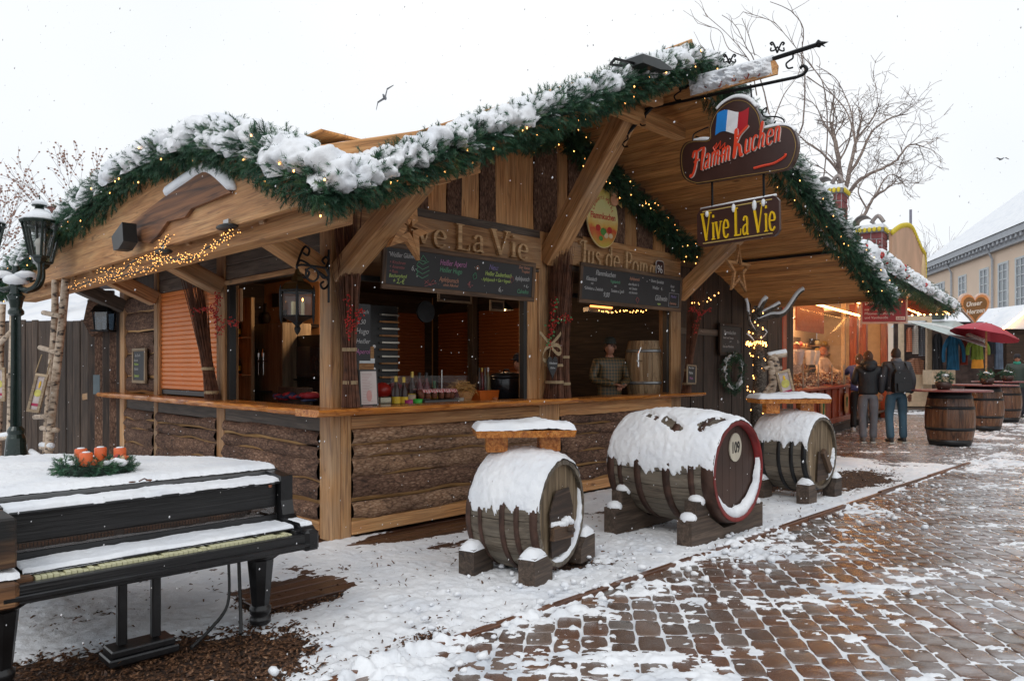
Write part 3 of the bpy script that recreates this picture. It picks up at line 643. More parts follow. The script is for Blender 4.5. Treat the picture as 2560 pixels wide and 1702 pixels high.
# sills, rails
fb('sill_beam', .20, 2.6, -.01, .12, .03, .15, M_OAKW); fb('sill_beam', 2.94, 5.22, -.01, .12, .03, .15, M_OAKW)
fb('rail', .20, 2.6, -.005, .07, .95, 1.065, M_OAKW); fb('rail', 2.94, 5.22, -.005, .07, .93, 1.075, M_OAKW)
fb('rail', .01, .09, .19, 2.11, .93, 1.065, M_GREYW); fb('rail', .01, .09, 2.30, 5.18, .93, 1.065, M_GREYW)
fb('sill_beam', -.01, .1, .19, 5.18, .03, .15, M_OAKW)
fb('back_board', .2, 5.3, .13, .15, 0, .93, M_DARKW, c=.002); fb('back_board', .13, .15, .2, 5.2, 0, .93, M_DARKW, c=.002)
# bark faced slabs
def bark_slab(p0, p1, h0, h1, out, parent=ST, seed=0, mat=None, d=.05):
    """slab between heights h0..h1, length p0->p1 in plan, bulging along out; pale live edge at the foot"""
    rs_ = random.Random(seed); p0 = Vector(p0); p1 = Vector(p1); L = (p1-p0).length; x = (p1-p0).normalized(); yv = Vector(out)
    Mx = Matrix((x, yv, Vector((0,0,1)))).transposed().to_4x4(); Mx.translation = p0
    n = max(8, int(L/.07)); V = []; Fc = []; mi = []
    prof = [(-.02, .05), (-.02, .35), (.05, .42), (.22, .85), (.5, 1.0), (.8, .85), (.98, .45), (1.0, 0.0)]
    hh = h1-h0; a = rs_.uniform(0, 50)
    for i in range(n+1):
        u = i/n*L
        e0 = (float(vnoise(u*3+a, seed, 0))-.5)*.035; e1 = (float(vnoise(u*2.4+a+9, seed, 0))-.5)*.03
        live = .07*max(-.12, float(vnoise(u*1.9+a+20, 3, 0))-.5)
        for k, (f, dd) in enumerate(prof):
            z = hh*f+e0*(1-f)+e1*f+(live if k == 2 else 0)
            y = d*dd*(.85+.5*float(vnoise(u*4+a, f*4, 2)))
            V.append((u, y, z))
    m = len(prof)
    for i in range(n):
        for k in range(m-1): Fc.append((i*m+k, (i+1)*m+k, (i+1)*m+k+1, i*m+k+1)); mi.append(1 if k == 1 else 0)
    return mesh('bark_slab', V, Fc, [mat or M_BARK, M_LIVE], parent, F @ Mx, True, mi)
for i, (a, b_) in enumerate([(.145, .315), (.315, .53), (.53, .685), (.685, .81), (.81, .955)]):
    bark_slab((.2, .02, a), (2.6, .02, a), 0, b_-a, (0, -1, 0), seed=i, mat=M_BARKG if i != 1 else M_BARK)
for i, (a, b_) in enumerate([(.145, .34), (.34, .5), (.5, .70), (.70, .82), (.82, .935)]):
    bark_slab((2.94, .02, a), (5.22, .02, a), 0, b_-a, (0, -1, 0), seed=20+i)
for j, (y0, y1) in enumerate([(.19, 2.11), (2.30, 4.02), (4.14, 5.18)]):
    for i, (a, b_) in enumerate([(.145, .29), (.29, .49), (.49, .68), (.68, .80), (.80, .935)]):
        bark_slab((.03, y1, a), (.03, y0, a), 0, b_-a, (-1, 0, 0), seed=40+7*j+i)
for i, (a, b_) in enumerate([(1.15, 1.36), (1.36, 1.66), (1.66, 1.95), (1.95, 2.2), (2.2, 2.42)]):
    bark_slab((.05, 5.18, a), (.05, 4.14, a), 0, b_-a, (-1, 0, 0), seed=70+i)
fb('back_board', .09, .11, 4.14, 5.18, 1.1, 2.75, M_DARKW, c=.002)
# counters with a live front edge
def slab_top(name, p0, p1, inn, z1, th, parent=ST, M=F, over=.26, back=.12, seed=0, mat=None, ends=True):
    p0 = Vector(p0); p1 = Vector(p1); L = (p1-p0).length; x = (p1-p0).normalized(); yv = Vector(inn)
    Mx = Matrix((x, yv, x.cross(yv))).transposed().to_4x4(); Mx.translation = p0
    sg = 1 if x.cross(yv).z > 0 else -1
    n = int(L/.05); V = []; Fc = []
    for i in range(n+1):
        u = i/n*L; e = (float(fbm(u*2.2+seed*9, 1, 0, 3))-.5)*.07
        yf = -over+e; w = .012*float(vnoise(u*9, seed, 0))
        V += [(u, back, sg*0), (u, yf+.012, sg*0), (u, yf-.004, -sg*th*.35), (u, yf+.01+w, -sg*th*.8), (u, yf+.05, -sg*th), (u, back, -sg*th)]
    for i in range(n):
        for k in range(6): Fc.append((i*6+k, (i+1)*6+k, (i+1)*6+(k+1) % 6, i*6+(k+1) % 6))
    Fc += [tuple(range(6)), tuple(n*6+k for k in range(6))[::-1]]
    Mx.translation = p0+Vector((0, 0, z1))
    return mesh(name, V, Fc, mat or M_COUNTER, parent, M @ Mx, False)
slab_top('counter', (-.27, 0, 0), (2.98, 0, 0), (0, 1, 0), 1.145, .06, seed=1)
slab_top('counter', (2.985, 0, 0), (5.75, 0, 0), (0, 1, 0), 1.135, .05, over=.22, seed=4)
slab_top('counter', (0, 5.55, 0), (0, -.02, 0), (1, 0, 0), 1.142, .06, over=.25, seed=7)
fb('inner_worktop', .3, 5.2, .2, .72, 1.06, 1.09, M_GREYW); fb('inner_worktop', .2, .7, .75, 5.1, 1.05, 1.08, M_GREYW)
# upper front: beams, name beams
fb('lintel_beam', .19, 2.6, -.03, .12, 2.565, 2.90, M_OAK); fb('lintel_beam', 2.94, 5.4, -.03, .12, 2.66, 2.93, M_OAK)
fb('lintel_beam', .2, 2.6, -.015, .12, 2.90, 2.985, M_GREYW, c=.003); fb('lintel_beam', 2.94, 5.5, -.012, .12, 2.93, 3.02, M_OAKW)
fb('lintel_beam', .3, 2.6, .0, .1, 2.53, 2.563, M_GREYW); fb('lintel_beam', 2.94, 5.22, .0, .1, 2.6, 2.658, M_GREYW)
# upper left: grey fascia boards over the windows
fb('fascia_board', .02, .06, .19, 2.11, 2.40, 2.55, M_GREYW); fb('fascia_board', .02, .06, .19, 2.11, 2.555, 2.72, M_GREYW)
fb('fascia_board', .02, .06, 2.30, 4.02, 2.40, 2.55, M_GREYW); fb('fascia_board', .02, .06, 2.30, 4.02, 2.555, 2.72, M_GREYW)
fb('lintel_beam', .0, .1, .19, 2.11, 2.35, 2.398, M_OAK); fb('wall_plate', -.02, .14, .19, 5.36, 2.73, 2.86, M_OAKW)
# window frames (black) and roller shutters
for (x0, x1, z1) in ((.255, 2.44, 2.26), (2.95, 5.21, 2.3)):
    wf = fb('window_frame', x0, x0+.045, .03, .1, 1.145, z1, M_BLACK, c=.002); 
    fb('frame_bar', x1-.05, x1, .03, .1, 1.145, z1, M_BLACK, wf, c=.002); fb('frame_bar', x0, x1, .04, .1, z1, z1+.05, M_BLACK, wf, c=.002)
wf = fb('window_frame', .03, .1, 2.04, 2.108, 1.145, 2.40, M_BLACK, c=.002); fb('frame_bar', .03, .1, .2, 2.04, 2.345, 2.35, M_BLACK, wf, c=.002)
def shutter(p0, p1, z0, z1, out, mat, n, parent=ST):
    p0 = Vector(p0); p1 = Vector(p1); L = (p1-p0).length; x = (p1-p0).normalized(); yv = Vector(out)
    Mx = Matrix((x, yv, Vector((0,0,1)))).transposed().to_4x4(); Mx.translation = p0; h = (z1-z0)/n
    fr = MB().box(0, L, -.012, -.004, z0, z1).build('roller_shutter', mat, parent, F @ Mx)
    s0 = None
    for i in range(n):
        if s0 is None:
            s0 = MB().add([(0,0,0),(0,.012,h*.2),(0,.012,h*.8),(0,0,h*.98),(L,0,0),(L,.012,h*.2),(L,.012,h*.8),(L,0,h*.98)], [(0,4,5,1),(1,5,6,2),(2,6,7,3),(0,1,2,3),(7,6,5,4)]).build('slat', mat, fr, F @ Mx @ Matrix.Translation((0,0,z0)))
        else: inst(s0, fr, F @ Mx @ Matrix.Translation((0,0,z0+i*h)))
shutter((.05, 3.99, 0), (.05, 2.33, 0), 1.22, 2.40, (-1, 0, 0), M_SHUT, 22)
fb('frame_bar', .04, .1, 2.31, 4.02, 1.16, 1.215, M_BLACK, c=.002); fb('shutter_rail', .01, .06, 3.985, 4.03, 1.145, 2.40, M_OAKW)
# interior
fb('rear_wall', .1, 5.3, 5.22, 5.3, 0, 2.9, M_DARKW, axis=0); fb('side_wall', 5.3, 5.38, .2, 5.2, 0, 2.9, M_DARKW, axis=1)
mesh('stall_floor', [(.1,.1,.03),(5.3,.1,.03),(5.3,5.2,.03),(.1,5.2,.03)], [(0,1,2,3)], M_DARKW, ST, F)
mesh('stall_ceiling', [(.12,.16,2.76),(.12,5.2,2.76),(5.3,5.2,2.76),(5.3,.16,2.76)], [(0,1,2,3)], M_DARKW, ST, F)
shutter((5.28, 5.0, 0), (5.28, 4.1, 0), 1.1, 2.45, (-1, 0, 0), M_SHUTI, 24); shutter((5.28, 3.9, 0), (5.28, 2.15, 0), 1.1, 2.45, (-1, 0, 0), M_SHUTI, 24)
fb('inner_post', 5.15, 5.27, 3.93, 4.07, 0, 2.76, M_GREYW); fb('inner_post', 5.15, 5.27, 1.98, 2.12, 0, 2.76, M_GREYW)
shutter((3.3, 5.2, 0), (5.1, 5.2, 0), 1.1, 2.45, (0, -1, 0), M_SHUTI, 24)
# vertical planks in the gable, alternately sawn and barked
ridge_x, ridge_z = 2.8, 4.46; sr = .365
RP = ((-1.5, 2.51), (-1.13, 2.63), (-.43, 2.87), (.48, 3.30), (1.34, 3.71), (1.81, 3.95), (2.8, 4.46))
def roofz(x): return float(np.interp(x, [p[0] for p in RP], [p[1] for p in RP])) if x < ridge_x else 4.46-(x-ridge_x)*sr
def plank_poly(x0, x1, z0, mat, y, seed):
    rs_ = random.Random(seed); n = 10; V = []; lo = []; 
    Lz = min(roofz(x0), roofz(x1))-.02
    A = [(x0+rs_.uniform(-.006, .006)-x0, z0+(Lz-z0)*i/n) for i in range(n+1)]
    B = [(x1+(.02*(float(vnoise(i*.6+seed, 1, 0))-.5))-x0, z0+(Lz-z0)*i/n) for i in range(n+1)]
    mb = MB(); L = Lz-z0
    # local x runs up the plank so the grain follows it
    for i in range(n+1):
        V += [(A[i][1]-z0, -A[i][0], 0), (B[i][1]-z0, -B[i][0]+0, 0), (B[i][1]-z0, -B[i][0], -.03), (A[i][1]-z0, -A[i][0], -.03)]
    Fc = [(i*4+k, (i+1)*4+k, (i+1)*4+(k+1) % 4, i*4+(k+1) % 4) for i in range(n) for k in range(4)]+[(0,1,2,3),(n*4+3,n*4+2,n*4+1,n*4)]
    Mx = Matrix(((0,-1,0,x0),(0,0,-1,y),(1,0,0,z0),(0,0,0,1)))
    return mesh('gable_plank', V, Fc, mat, ST, F @ Mx)
ub = [905,950,985,1028,1062,1102,1140,1188,1228,1281,1307,1340]
xs_ = [hit(u, 430, 'y', .0)[0] for u in ub]; kinds = 'LDLDLDLLDLD'
for i in range(len(kinds)):
    x0, x1 = xs_[i], xs_[i+1]
    if x0 < .3: x0 = .3
    plank_poly(x0+.004, x1-.004, 2.985, M_OAKW if kinds[i] == 'L' else M_BARK, .0+(.0 if kinds[i] == 'L' else -.012), i)
x = xs_[-1]; i = 20
while x < 5.3:
    w = random.uniform(.17, .28); plank_poly(x+.004, min(5.4, x+w)-.004, 3.02, M_BARK if i % 3 else M_OAKW, -.012*(i % 2), i); x += w; i += 1
# braces
def brace(p0, p1, w=.19, h=.17, mat=None, name='brace'): return beam(name, p0, p1, w, h, mat or M_OAK, ST, up=(0, 0, 1), c=.01)
brace((.10, .0, 2.28), (.10, -1.12, 2.92)); brace((.0, .10, 2.30), (-.95, .10, 2.78), mat=M_OAKW)
brace((2.75, .0, 2.66), (2.75, -1.3, 4.35), w=.22, h=.2); brace((5.38, .0, 2.45), (5.38, -.95, 3.22)); 
brace((.0, 2.2, 2.33), (-.95, 2.2, 2.76)); brace((.0, 4.08, 2.33), (-.95, 4.08, 2.74)); brace((.0, 5.27, 2.3), (-.9, 5.27, 2.7), mat=M_GREYW)
brace((2.0, -1.45, 4.06), (2.75, -1.45, 4.1), w=.12, h=.14, mat=M_OAKW); beam('tie_beam', (2.15, -1.2, 4.0), (3.55, -1.2, 4.0), .12, .14, M_OAKW, ST)
beam('ridge_beam', (2.8, -1.7, 4.28), (2.8, 5.5, 4.28), .16, .2, M_OAKW, ST)
beam('rafter_plate', (.10, -1.7, 2.94), (.10, .1, 2.94), .14, .16, M_OAKW, ST)
# roof: soffit boards run along the ridge, snow on top
EL, ER = -1.12, 8.05; YF, YB = -1.78, 5.9
def soffits(xa, xb, n):
    dxs = (xb-xa)/n; k = None
    for i in range(n):
        x0 = xa+i*dxs; x1 = x0+dxs; z0, z1 = roofz(x0), roofz(x1)
        cxm = (x0+x1)/2; cz = (z0+z1)/2; wd = math.hypot(x1-x0, z1-z0)
        sn = Vector((-(z1-z0), 0, x1-x0)).normalized()
        Mx = frame((cxm, YF, cz), (cxm, YB, cz), up=tuple(sn))
        if k is None:
            k = MB().box(0, YB-YF, -wd/2+.002, wd/2-.002, -.012, .012, c=.003).build('soffit_board', M_SOFFIT, ST, F @ Mx)
        else: inst(k, ST, F @ Mx)
soffits(EL, ridge_x, 27); soffits(ridge_x, ER, 38)
mb = MB(); 
for xa, xb in ((EL-.02, -.43), (-.43, .48), (.48, 1.34), (1.34, 1.81), (1.81, ridge_x), (ridge_x, ER+.02)):
    za, zb = roofz(xa)+.015, roofz(xb)+.015; ya, yb = YF-.01, YB+.01
    mb.add([(xa,ya,za),(xb,ya,zb),(xb,yb,zb),(xa,yb,za),(xa,ya,za+.05),(xb,ya,zb+.05),(xb,yb,zb+.05),(xa,yb,za+.05)], [(3,2,1,0),(4,5,6,7),(0,1,5,4),(1,2,6,5),(2,3,7,6),(3,0,4,7)])
mb.build('roof_deck', M_GREYW, ST, F)
def snow_roof(name, pts, y0, y1, th, parent=ST, M=F, seed=0, mat=None):     # profile pts in x,z
    P = cr([Vector((p[0], 0, p[1])) for p in pts], 1) if False else [Vector((p[0], 0, p[1])) for p in pts]
    cum = [0]
    for a, b_ in zip(P, P[1:]): cum.append(cum[-1]+(b_-a).length)
    nu = max(8, int(cum[-1]/.06)); nv = max(6, int((y1-y0)/.06))
    s = np.linspace(0, cum[-1], nu); px = np.interp(s, cum, [p.x for p in P]); pz = np.interp(s, cum, [p.z for p in P]); y = np.linspace(y0, y1, nv)
    S, Yy = np.meshgrid(s, y, indexing='ij'); t_ = th*(.75+.5*fbm(S*3, Yy*3, 0, 3, seed)); e = np.minimum(np.minimum(S, cum[-1]-S), np.minimum(Yy-y0, y1-Yy)); t_ = t_*np.clip(e/.05, 0, 1)**.5
    Z = pz[:, None]+t_; V = np.stack([px[:, None]+0*Yy, Yy, Z], -1).reshape(-1, 3)
    return mesh(name, V, gridf(nu, nv), mat or M_SNOW, parent, M, True)
snow_roof('roof_snow', [(EL-.04, roofz(EL)+.065)]+[(p[0], p[1]+.066) for p in RP[2:6]]+[(ridge_x, ridge_z+.067), (ER+.03, roofz(ER)+.065)], YF-.03, YB, .07)
# verge boards (sawn, showing above the garland)
def verge(xa, xb, y, h=.30, up=.10, name='verge_board'):
    za, zb = roofz(xa)+up, roofz(xb)+up
    return beam(name, (xa, y, za-h/2), (xb, y, zb-h/2), .04, h, M_OAKW, ST)
for xa, xb in zip([EL-.05, -.43, .48, 1.34, 1.81], [-.43, .48, 1.34, 1.81, ridge_x]): verge(xa, xb, YF-.03, h=.26, up=.125)
verge(ridge_x, ER+.02, YF-.033, h=.26, up=.07)
fb('eave_board', ER, ER+.04, YF-.02, 3.2, roofz(ER)-.1, roofz(ER)+.05, M_OAKW)
fb('black_strip', 6.62, 6.66, YF+.1, -.1, roofz(6.64)-.055, roofz(6.64)-.02, M_BLACK, c=.003)  # black strip fixed along the underside of the right slope
# left eave: long board with a low gable outline
lp = [(-1.80, 2.62), (-1.3, 2.80), (-.75, 2.95), (-.2, 3.04), (.3, 3.07), (.9, 3.06), (1.9, 3.0), (2.9, 2.92), (4.0, 2.82), (5.2, 2.70), (6.0, 2.6)]
poly = [(6.0, 2.24), (-1.80, 2.335)]+lp
Mx = Matrix(((0, 1, 0, -1.13), (1, 0, 0, 0), (0, 0, 1, 0), (0, 0, 0, 1)))
lm = MB(); n = len(lp)
V = []
for (y, z) in lp:
    zb_ = 2.445; V += [(y, 0, zb_), (y, 0, z), (y, .05, z), (y, .05, zb_)]
Fc = [(i*4+k, i*4+(k+1) % 4, (i+1)*4+(k+1) % 4, (i+1)*4+k) for i in range(n-1) for k in range(4)]+[(0,1,2,3),(4*n-1,4*n-2,4*n-3,4*n-4)]
mesh('eave_fascia', [(v[0], -v[1], v[2]) for v in V], Fc, M_OAKW, ST, F @ Matrix(((0,1,0,-1.12),(1,0,0,0),(0,0,1,0),(0,0,0,1))))
# ply joint plate and low roof behind it
V = []; 
for (y, z) in lp: V += [(-1.1, y, z-.01), (-.2, y, max(z, roofz(-.2)))]
Fc = [(2*i, 2*i+2, 2*i+3, 2*i+1) for i in range(n-1)]
mesh('side_roof', V, Fc, M_SNOW, ST, F)
for y in np.arange(-1.5, 5.9, .62): beam('rafter', (-1.08, y, 2.5), (.02, y, 2.86), .07, .12, M_OAK, ST)
fb('eave_soffit', -1.1, 0.0, -1.7, 5.9, 2.87, 2.885, M_SOFFIT, axis=1, c=.002)
beam('purlin', (-.96, -1.7, 2.43), (-.96, 5.9, 2.42), .16, .15, M_OAKW, ST)
# knotty live edge slab with snow on the eave board
sp = [hit(u, v, 'x', -1.2) for u, v in ((262,545),(330,490),(430,415),(475,392),(530,443),(470,468),(440,480),(425,500),(385,510),(360,545),(342,560))]
ks = thing('', '', '') if False else None
V = [(p[1], p[2]) for p in sp]
ob = MB().prism([(y, z) for y, z in V], 0, .05).build('live_edge_slab', wood('knotty_slab', (.03,.012,.007), (.22,.085,.03), (.44,.21,.09), s=.5), ST, F @ Matrix(((0,1,0,-1.2),(1,0,0,0),(0,0,1,0),(0,0,0,1))))
sn_ = [hit(u, v, 'x', -1.2) for u, v in ((375,452),(430,414),(475,391),(535,440))]
path = [Vector((-1.18, p[1], p[2]+.02)) for p in sn_]
MB().tube(cr(path, 5), [.012]+[.045]*14+[.012], 8).build('slab_snow', M_SNOW, ST, F @ I4, smooth=True)
# dark wall right of the stall and its doorway
RW = thing('plank_wall', 'dark weathered plank wall in the shade beside the stall, wreath hanging on it', 'wall', F @ Matrix.Translation((5.5, .3, 0)))
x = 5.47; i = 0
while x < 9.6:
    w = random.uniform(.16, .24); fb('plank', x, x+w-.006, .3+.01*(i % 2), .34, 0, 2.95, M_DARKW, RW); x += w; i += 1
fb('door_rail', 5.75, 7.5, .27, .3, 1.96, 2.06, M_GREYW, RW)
# bark wall on the left behind the stall and plank fence
M_FENCE = wood('fence_brown', (.02,.012,.008), (.055,.034,.022), (.10,.065,.045), knots=False)
LW = thing('plank_fence', 'dark upright plank fence behind the birch ladder', 'fence', Matrix.Translation((-6.5, 10.6, 0)))
a0 = Vector((-8.4, 11.6, 0)); a1 = Vector((-6.05, 10.55, 0)); d = (a1-a0).normalized(); L = (a1-a0).length; i = 0; s = 0
while s < L:
    w = random.uniform(.11, .17); p = a0+d*(s+w/2); h = 2.17+random.uniform(-.03, .03)
    beam('fence_board', (p.x, p.y+.01*(i % 2), 0), (p.x, p.y+.01*(i % 2), h), w-.008, .025, M_FENCE, LW, I4, up=(-d.y, d.x, 0)); s += w; i += 1
beam('fence_rail', a0+Vector((0,.06,1.9)), a1+Vector((0,.06,1.9)), .05, .09, M_DARKW, LW, I4)
BW = thing('bark_shed', 'dark shed front of rough bark slabs between fence and stall', 'shed', Matrix.Translation((-5.7, 10.4, 0)))
for i, (u0, u1, top) in enumerate([(205,222,690),(222,240,690),(240,256,672),(256,272,690),(272,290,700)]):
    a, b_ = hitw(u0, 1000, 10.5-.1*i), hitw(u1, 1000, 10.45-.1*i); zt = hitw(u0, top, 10.5)[2]
    beam('slab', ((a.x+b_.x)/2, a.y, 0), ((a.x+b_.x)/2, a.y, zt), (b_.x-a.x)+.02, .06, M_BARK if i % 2 else M_DARKW, BW, I4, up=(0,1,0))
beam('shed_rail', hitw(165, 918, 10.9), hitw(205, 912, 10.5), .05, .09, M_OAK, BW, I4)
sh = [hitw(u, v, 10.2) for u, v in ((196,742),(205,700),(214,688),(245,690),(300,700),(300,770),(262,742),(240,760),(215,775))]
MB().prism([(p.x, p.z) for p in sh], 10.15, 10.6).build('bark_canopy', M_BARK, BW)
# ---- a lamp and warm light inside the stall
for nm, (x, y), e in (('pendant_lamp', (1.6, 2.4), 26), ('pendant_lamp', (4.2, 2.2), 5)):
    t_ = thing(nm, 'enamel pendant lamp glowing inside the stall '+('behind the drinks counter' if x < 3 else 'above the man in the cap'), 'lamp', F @ Matrix.Translation((x, y, 2.3)))
    MB().lathe([(.02, 2.76), (.02, 2.45), (.05, 2.42), (.15, 2.33), (.155, 2.32)], 16, cap=False).build('lamp_shade', M_BLACK, t_, F @ Matrix.Translation((x, y, 0)))
    MB().ball((x, y, 2.34), .04).build('bulb', plain('lamp_bulb', (1,.8,.5), emit=(1,.62,.3), es=6), t_, F)
    ld = bpy.data.lights.new('pendant_light', 'POINT'); ld.energy = e; ld.color = (1, .62, .34); ld.shadow_soft_size = .12
    lo = bpy.data.objects.new('pendant_light', ld); link(lo, t_, F @ Matrix.Translation((x, y, 2.22)))
# ================================================================ garlands and fairy lights
def Fl(P): return [F @ Vector(p) for p in P]
def mk_garland(label, path, rad, dens, cover, seed, lights=None, ldens=11, group='snowy fir garlands on the stall roof', snow=True, amp=1.0, face=None):
    P = cr(path, 5); t = thing('fir_garland', label, 'garland', Matrix.Translation(P[0]), group)
    garland_foliage('foliage', P, rad, dens, t, seed=seed)
    MB().tube(P[1:-1], rad*.45, 8).build('core', M_NCORE, t)
    if snow: garland_snow('snow', P, rad*1.17, t, cover, seed, amp=amp)
    if lights: bulbs(P, rad*1.1, ldens, lights, seed, face=face)
    return t, P
M_NCORE = plain('garland_core', (.008, .022, .012), .8)
vy = -1.86
gp = [(-1.30, -1.93, 2.44), (-1.06, -1.9, 2.52), (-.82, vy, 2.62), (-.49, vy, 2.79), (-.13, vy, 2.96), (.27, vy, 3.16), (.73, vy, 3.38), (1.13, vy, 3.57), (1.7, vy, 3.86), (2.2, vy, 4.10), (2.72, vy, 4.36)]
mk_garland('thick snow covered fir garland climbing from the stall corner to the gable peak', Fl(gp), .115, 900, .74, 1, 'warm white fairy lights in the garland rising from the corner to the peak', 9, amp=.95, face=[R(-60), R(-20), R(20), R(190), R(230)])
gp2 = [(2.80, vy, 4.36), (3.36, vy, 4.16), (4.0, vy, 3.93), (4.71, vy, 3.68), (5.4, vy, 3.42), (6.2, vy, 3.10), (7.0, vy, 2.80), (7.7, vy, 2.52), (8.0, vy, 2.36)]
mk_garland('fir garland running down the right slope from the gable peak behind the hanging signs', Fl(gp2), .155, 760, .45, 2, 'warm white fairy lights in the garland on the right roof slope', 9)
gl = [(-1.12, -2.02, 2.46), (-1.2, -1.78, 2.52), (-1.22, -1.55, 2.62), (-1.2, -1.24, 2.74), (-1.2, -.82, 2.89), (-1.2, -.28, 3.02), (-1.2, .36, 3.07), (-1.2, 1.12, 3.08), (-1.2, 1.9, 3.01), (-1.2, 2.84, 2.92), (-1.2, 3.98, 2.80), (-1.2, 5.2, 2.64), (-1.2, 6.4, 2.45)]
gl = [(a_, b_, c_+.05) for a_, b_, c_ in gl]
mk_garland('snow laden fir garland along the left eave of the stall down to the lamp post', Fl(gl), .13, 850, .88, 3, 'warm white fairy lights in the garland on the left eave', 7, amp=1.1, face=[R(170), R(200), R(240), R(-30)])
gi = [(2.85, -.16, 4.08), (3.29, -.16, 3.90), (3.87, -.16, 3.66), (4.41, -.16, 3.46), (5.0, -.16, 3.22), (5.55, -.16, 3.0)]
mk_garland('snowless green fir garland under the roof between the planks and the soffit', Fl(gi), .12, 760, 0, 4, 'warm white fairy lights in the sheltered garland under the roof', 18, snow=False)
gj = [(2.7, -.16, 4.06), (2.45, -.16, 3.92), (2.2, -.16, 3.82)]
mk_garland('short stub of green fir garland tucked beneath the gable peak left of the brace', Fl(gj), .11, 700, 0, 5, 'warm fairy lights on the short garland stub beneath the peak', 18, snow=False)
# dense cluster lights hung below the left eave
t = thing('cluster_lights', 'dense bunch of tiny amber lights strung along a bare branch under the left eave', 'fairy lights', F @ Matrix.Translation((-1.3, 1, 2.5)))
mb = MB(); tw = MB(); rs_ = random.Random(8)
for pl in (((165,662),(210,648),(250,642),(300,630),(350,615),(380,595),(430,600),(470,575),(510,552),(535,540)), ((235,622),(275,628),(310,600),(350,592),(370,570),(385,548)), ((345,600),(400,598),(440,590))):
    P = cr([hit(u, v, 'x', -1.24) for u, v in pl], 5); tw.tube(P, .006, 5)
    for p in P:
        for k in range(5):
            q = p+Vector((rs_.gauss(0, .02), rs_.gauss(0, .05), rs_.gauss(0, .019))); mb.ball(q, .0038, 5, 4)
            if k % 3 == 0: tw.tube([p, q], .0018, 3)
tw.build('twig', M_WIRE, t, F); o = mb.build('bulbs', M_DIMB, t, F); o['kind'] = 'stuff'

# ================================================================ brushwood bundles
def broom(label, base, top, r0, r1, n, seed, ties, mat=None):
    base = Vector(base); top = Vector(top); H = (top-base).length; rs_ = random.Random(seed)
    t = thing('brushwood_bundle', label, 'brushwood', F @ Matrix.Translation(base), 'brushwood bundles tied to the posts')
    mb = MB(); ax_ = (top-base).normalized(); a1 = Vector((1, 0, 0)); a2 = Vector((0, 1, 0))
    for i in range(n):
        a = rs_.uniform(0, 2*PI); q = math.sqrt(rs_.random()); h = H*rs_.uniform(.62, 1.06); P = []; wob = rs_.uniform(-.02, .02)
        for k in range(7):
            f = k/6; z = f*h; g = z/H
            r = r0*(1.15-.45*min(1, g/.22)) if g < .22 else r0*.7+(r1-r0*.7)*((g-.22)/.78)**1.2
            P.append(base+ax_*z+(a1*math.cos(a+wob*8*f)+a2*math.sin(a+wob*8*f))*r*q+Vector((wob*f*f*2+rs_.uniform(-.003, .003), 0, 0)))
        mb.tube(P, [.0052, .005, .0045, .004, .0033, .0025, .001], 4, cap=False)
    o = mb.build('twigs', M_TWIG, t, F); o['kind'] = 'stuff'
    for f in ties:
        c = base+ax_*H*f; r = r0*(.86 if f > .1 else 1.0)
        MB().lathe([(r, -.016), (r+.006, -.014), (r+.006, .014), (r, .016)], 16, cap=False).build('tie', M_JUTE, t, F @ Matrix.Translation(c))
    return t
broom('tall brushwood bundle on the corner post beside the hanging lantern', (.13, -.10, 1.15), (.09, -.10, 2.90), .068, .14, 190, 1, (.12, .28))
broom('brushwood bundle on the middle post with a jute bow and heart shaped slate', (2.72, -.10, 1.14), (2.83, -.12, 2.98), .10, .15, 190, 2, (.10, .2))
broom('second brushwood half leaning beside the one with the jute bow', (2.90, -.10, 1.14), (2.88, -.10, 2.78), .07, .11, 110, 3, (.10, .28))
broom('slim brushwood bundle on the right hand post with small framed slate', (5.42, -.10, 1.14), (5.72, -.1, 2.66), .06, .15, 110, 4, (.08, .2))
broom('brushwood bundle between the closed orange shutter and the tap window', (-.08, 2.20, 1.15), (-.22, 2.42, 2.62), .07, .13, 130, 5, (.05, .22))
def berries(label, stems, M=F, seed=0, leaves=False):
    t = thing('berry_sprig', label, 'red berries', M @ Matrix.Translation(stems[0][0]), 'red berry sprigs stuck in the brushwood'); rs_ = random.Random(seed)
    st = MB(); be = MB(); lf = MB()
    for s in stems:
        P = cr(s, 4); st.tube(P, .003, 4)
        for p in P[1:]:
            for k in range(5):
                q = Vector(p)+Vector((rs_.gauss(0, .018), rs_.gauss(0, .015), rs_.gauss(0, .02))); be.ball(q, .0075, 6, 4); st.tube([p, q], .0012, 3)
            if leaves and rs_.random() < .6:
                q = Vector(p)+Vector((rs_.gauss(0, .03), -.02, rs_.gauss(0, .02))); lf.ball(q, (.02, .004, .012), 6, 4)
    st.build('stem', M_TWIG, t, M); be.build('berries', M_BERRY, t, M, True)['kind'] = 'stuff'
    if leaves: lf.build('leaf', plain('sprig_leaf', (.04, .13, .03), .5), t, M)
    return t
def hp(L, ax, v): return [hit(a, b_, ax, v) for a, b_ in L]
berries('red berry sprig curling out of the corner brushwood over the small menu board', [hp([(803,780),(806,750),(806,725),(800,690)], 'y', -.25), hp([(806,770),(815,745),(825,728),(832,715)], 'y', -.25)], seed=1)
berries('red berry sprig with green leaves above the jute bow', [hp([(1270,760),(1268,735),(1275,710),(1278,690)], 'y', -.26), hp([(1275,745),(1290,735),(1305,732),(1315,733)], 'y', -.26), hp([(1262,800),(1264,780),(1270,765)], 'y', -.26)], seed=2, leaves=True)
berries('red berry sprig in the right hand brushwood near the doorway', [hp([(1600,770),(1603,745),(1610,725),(1600,712),(1590,715)], 'y', -.3), hp([(1608,725),(1620,718),(1635,712)], 'y', -.3)], seed=3)
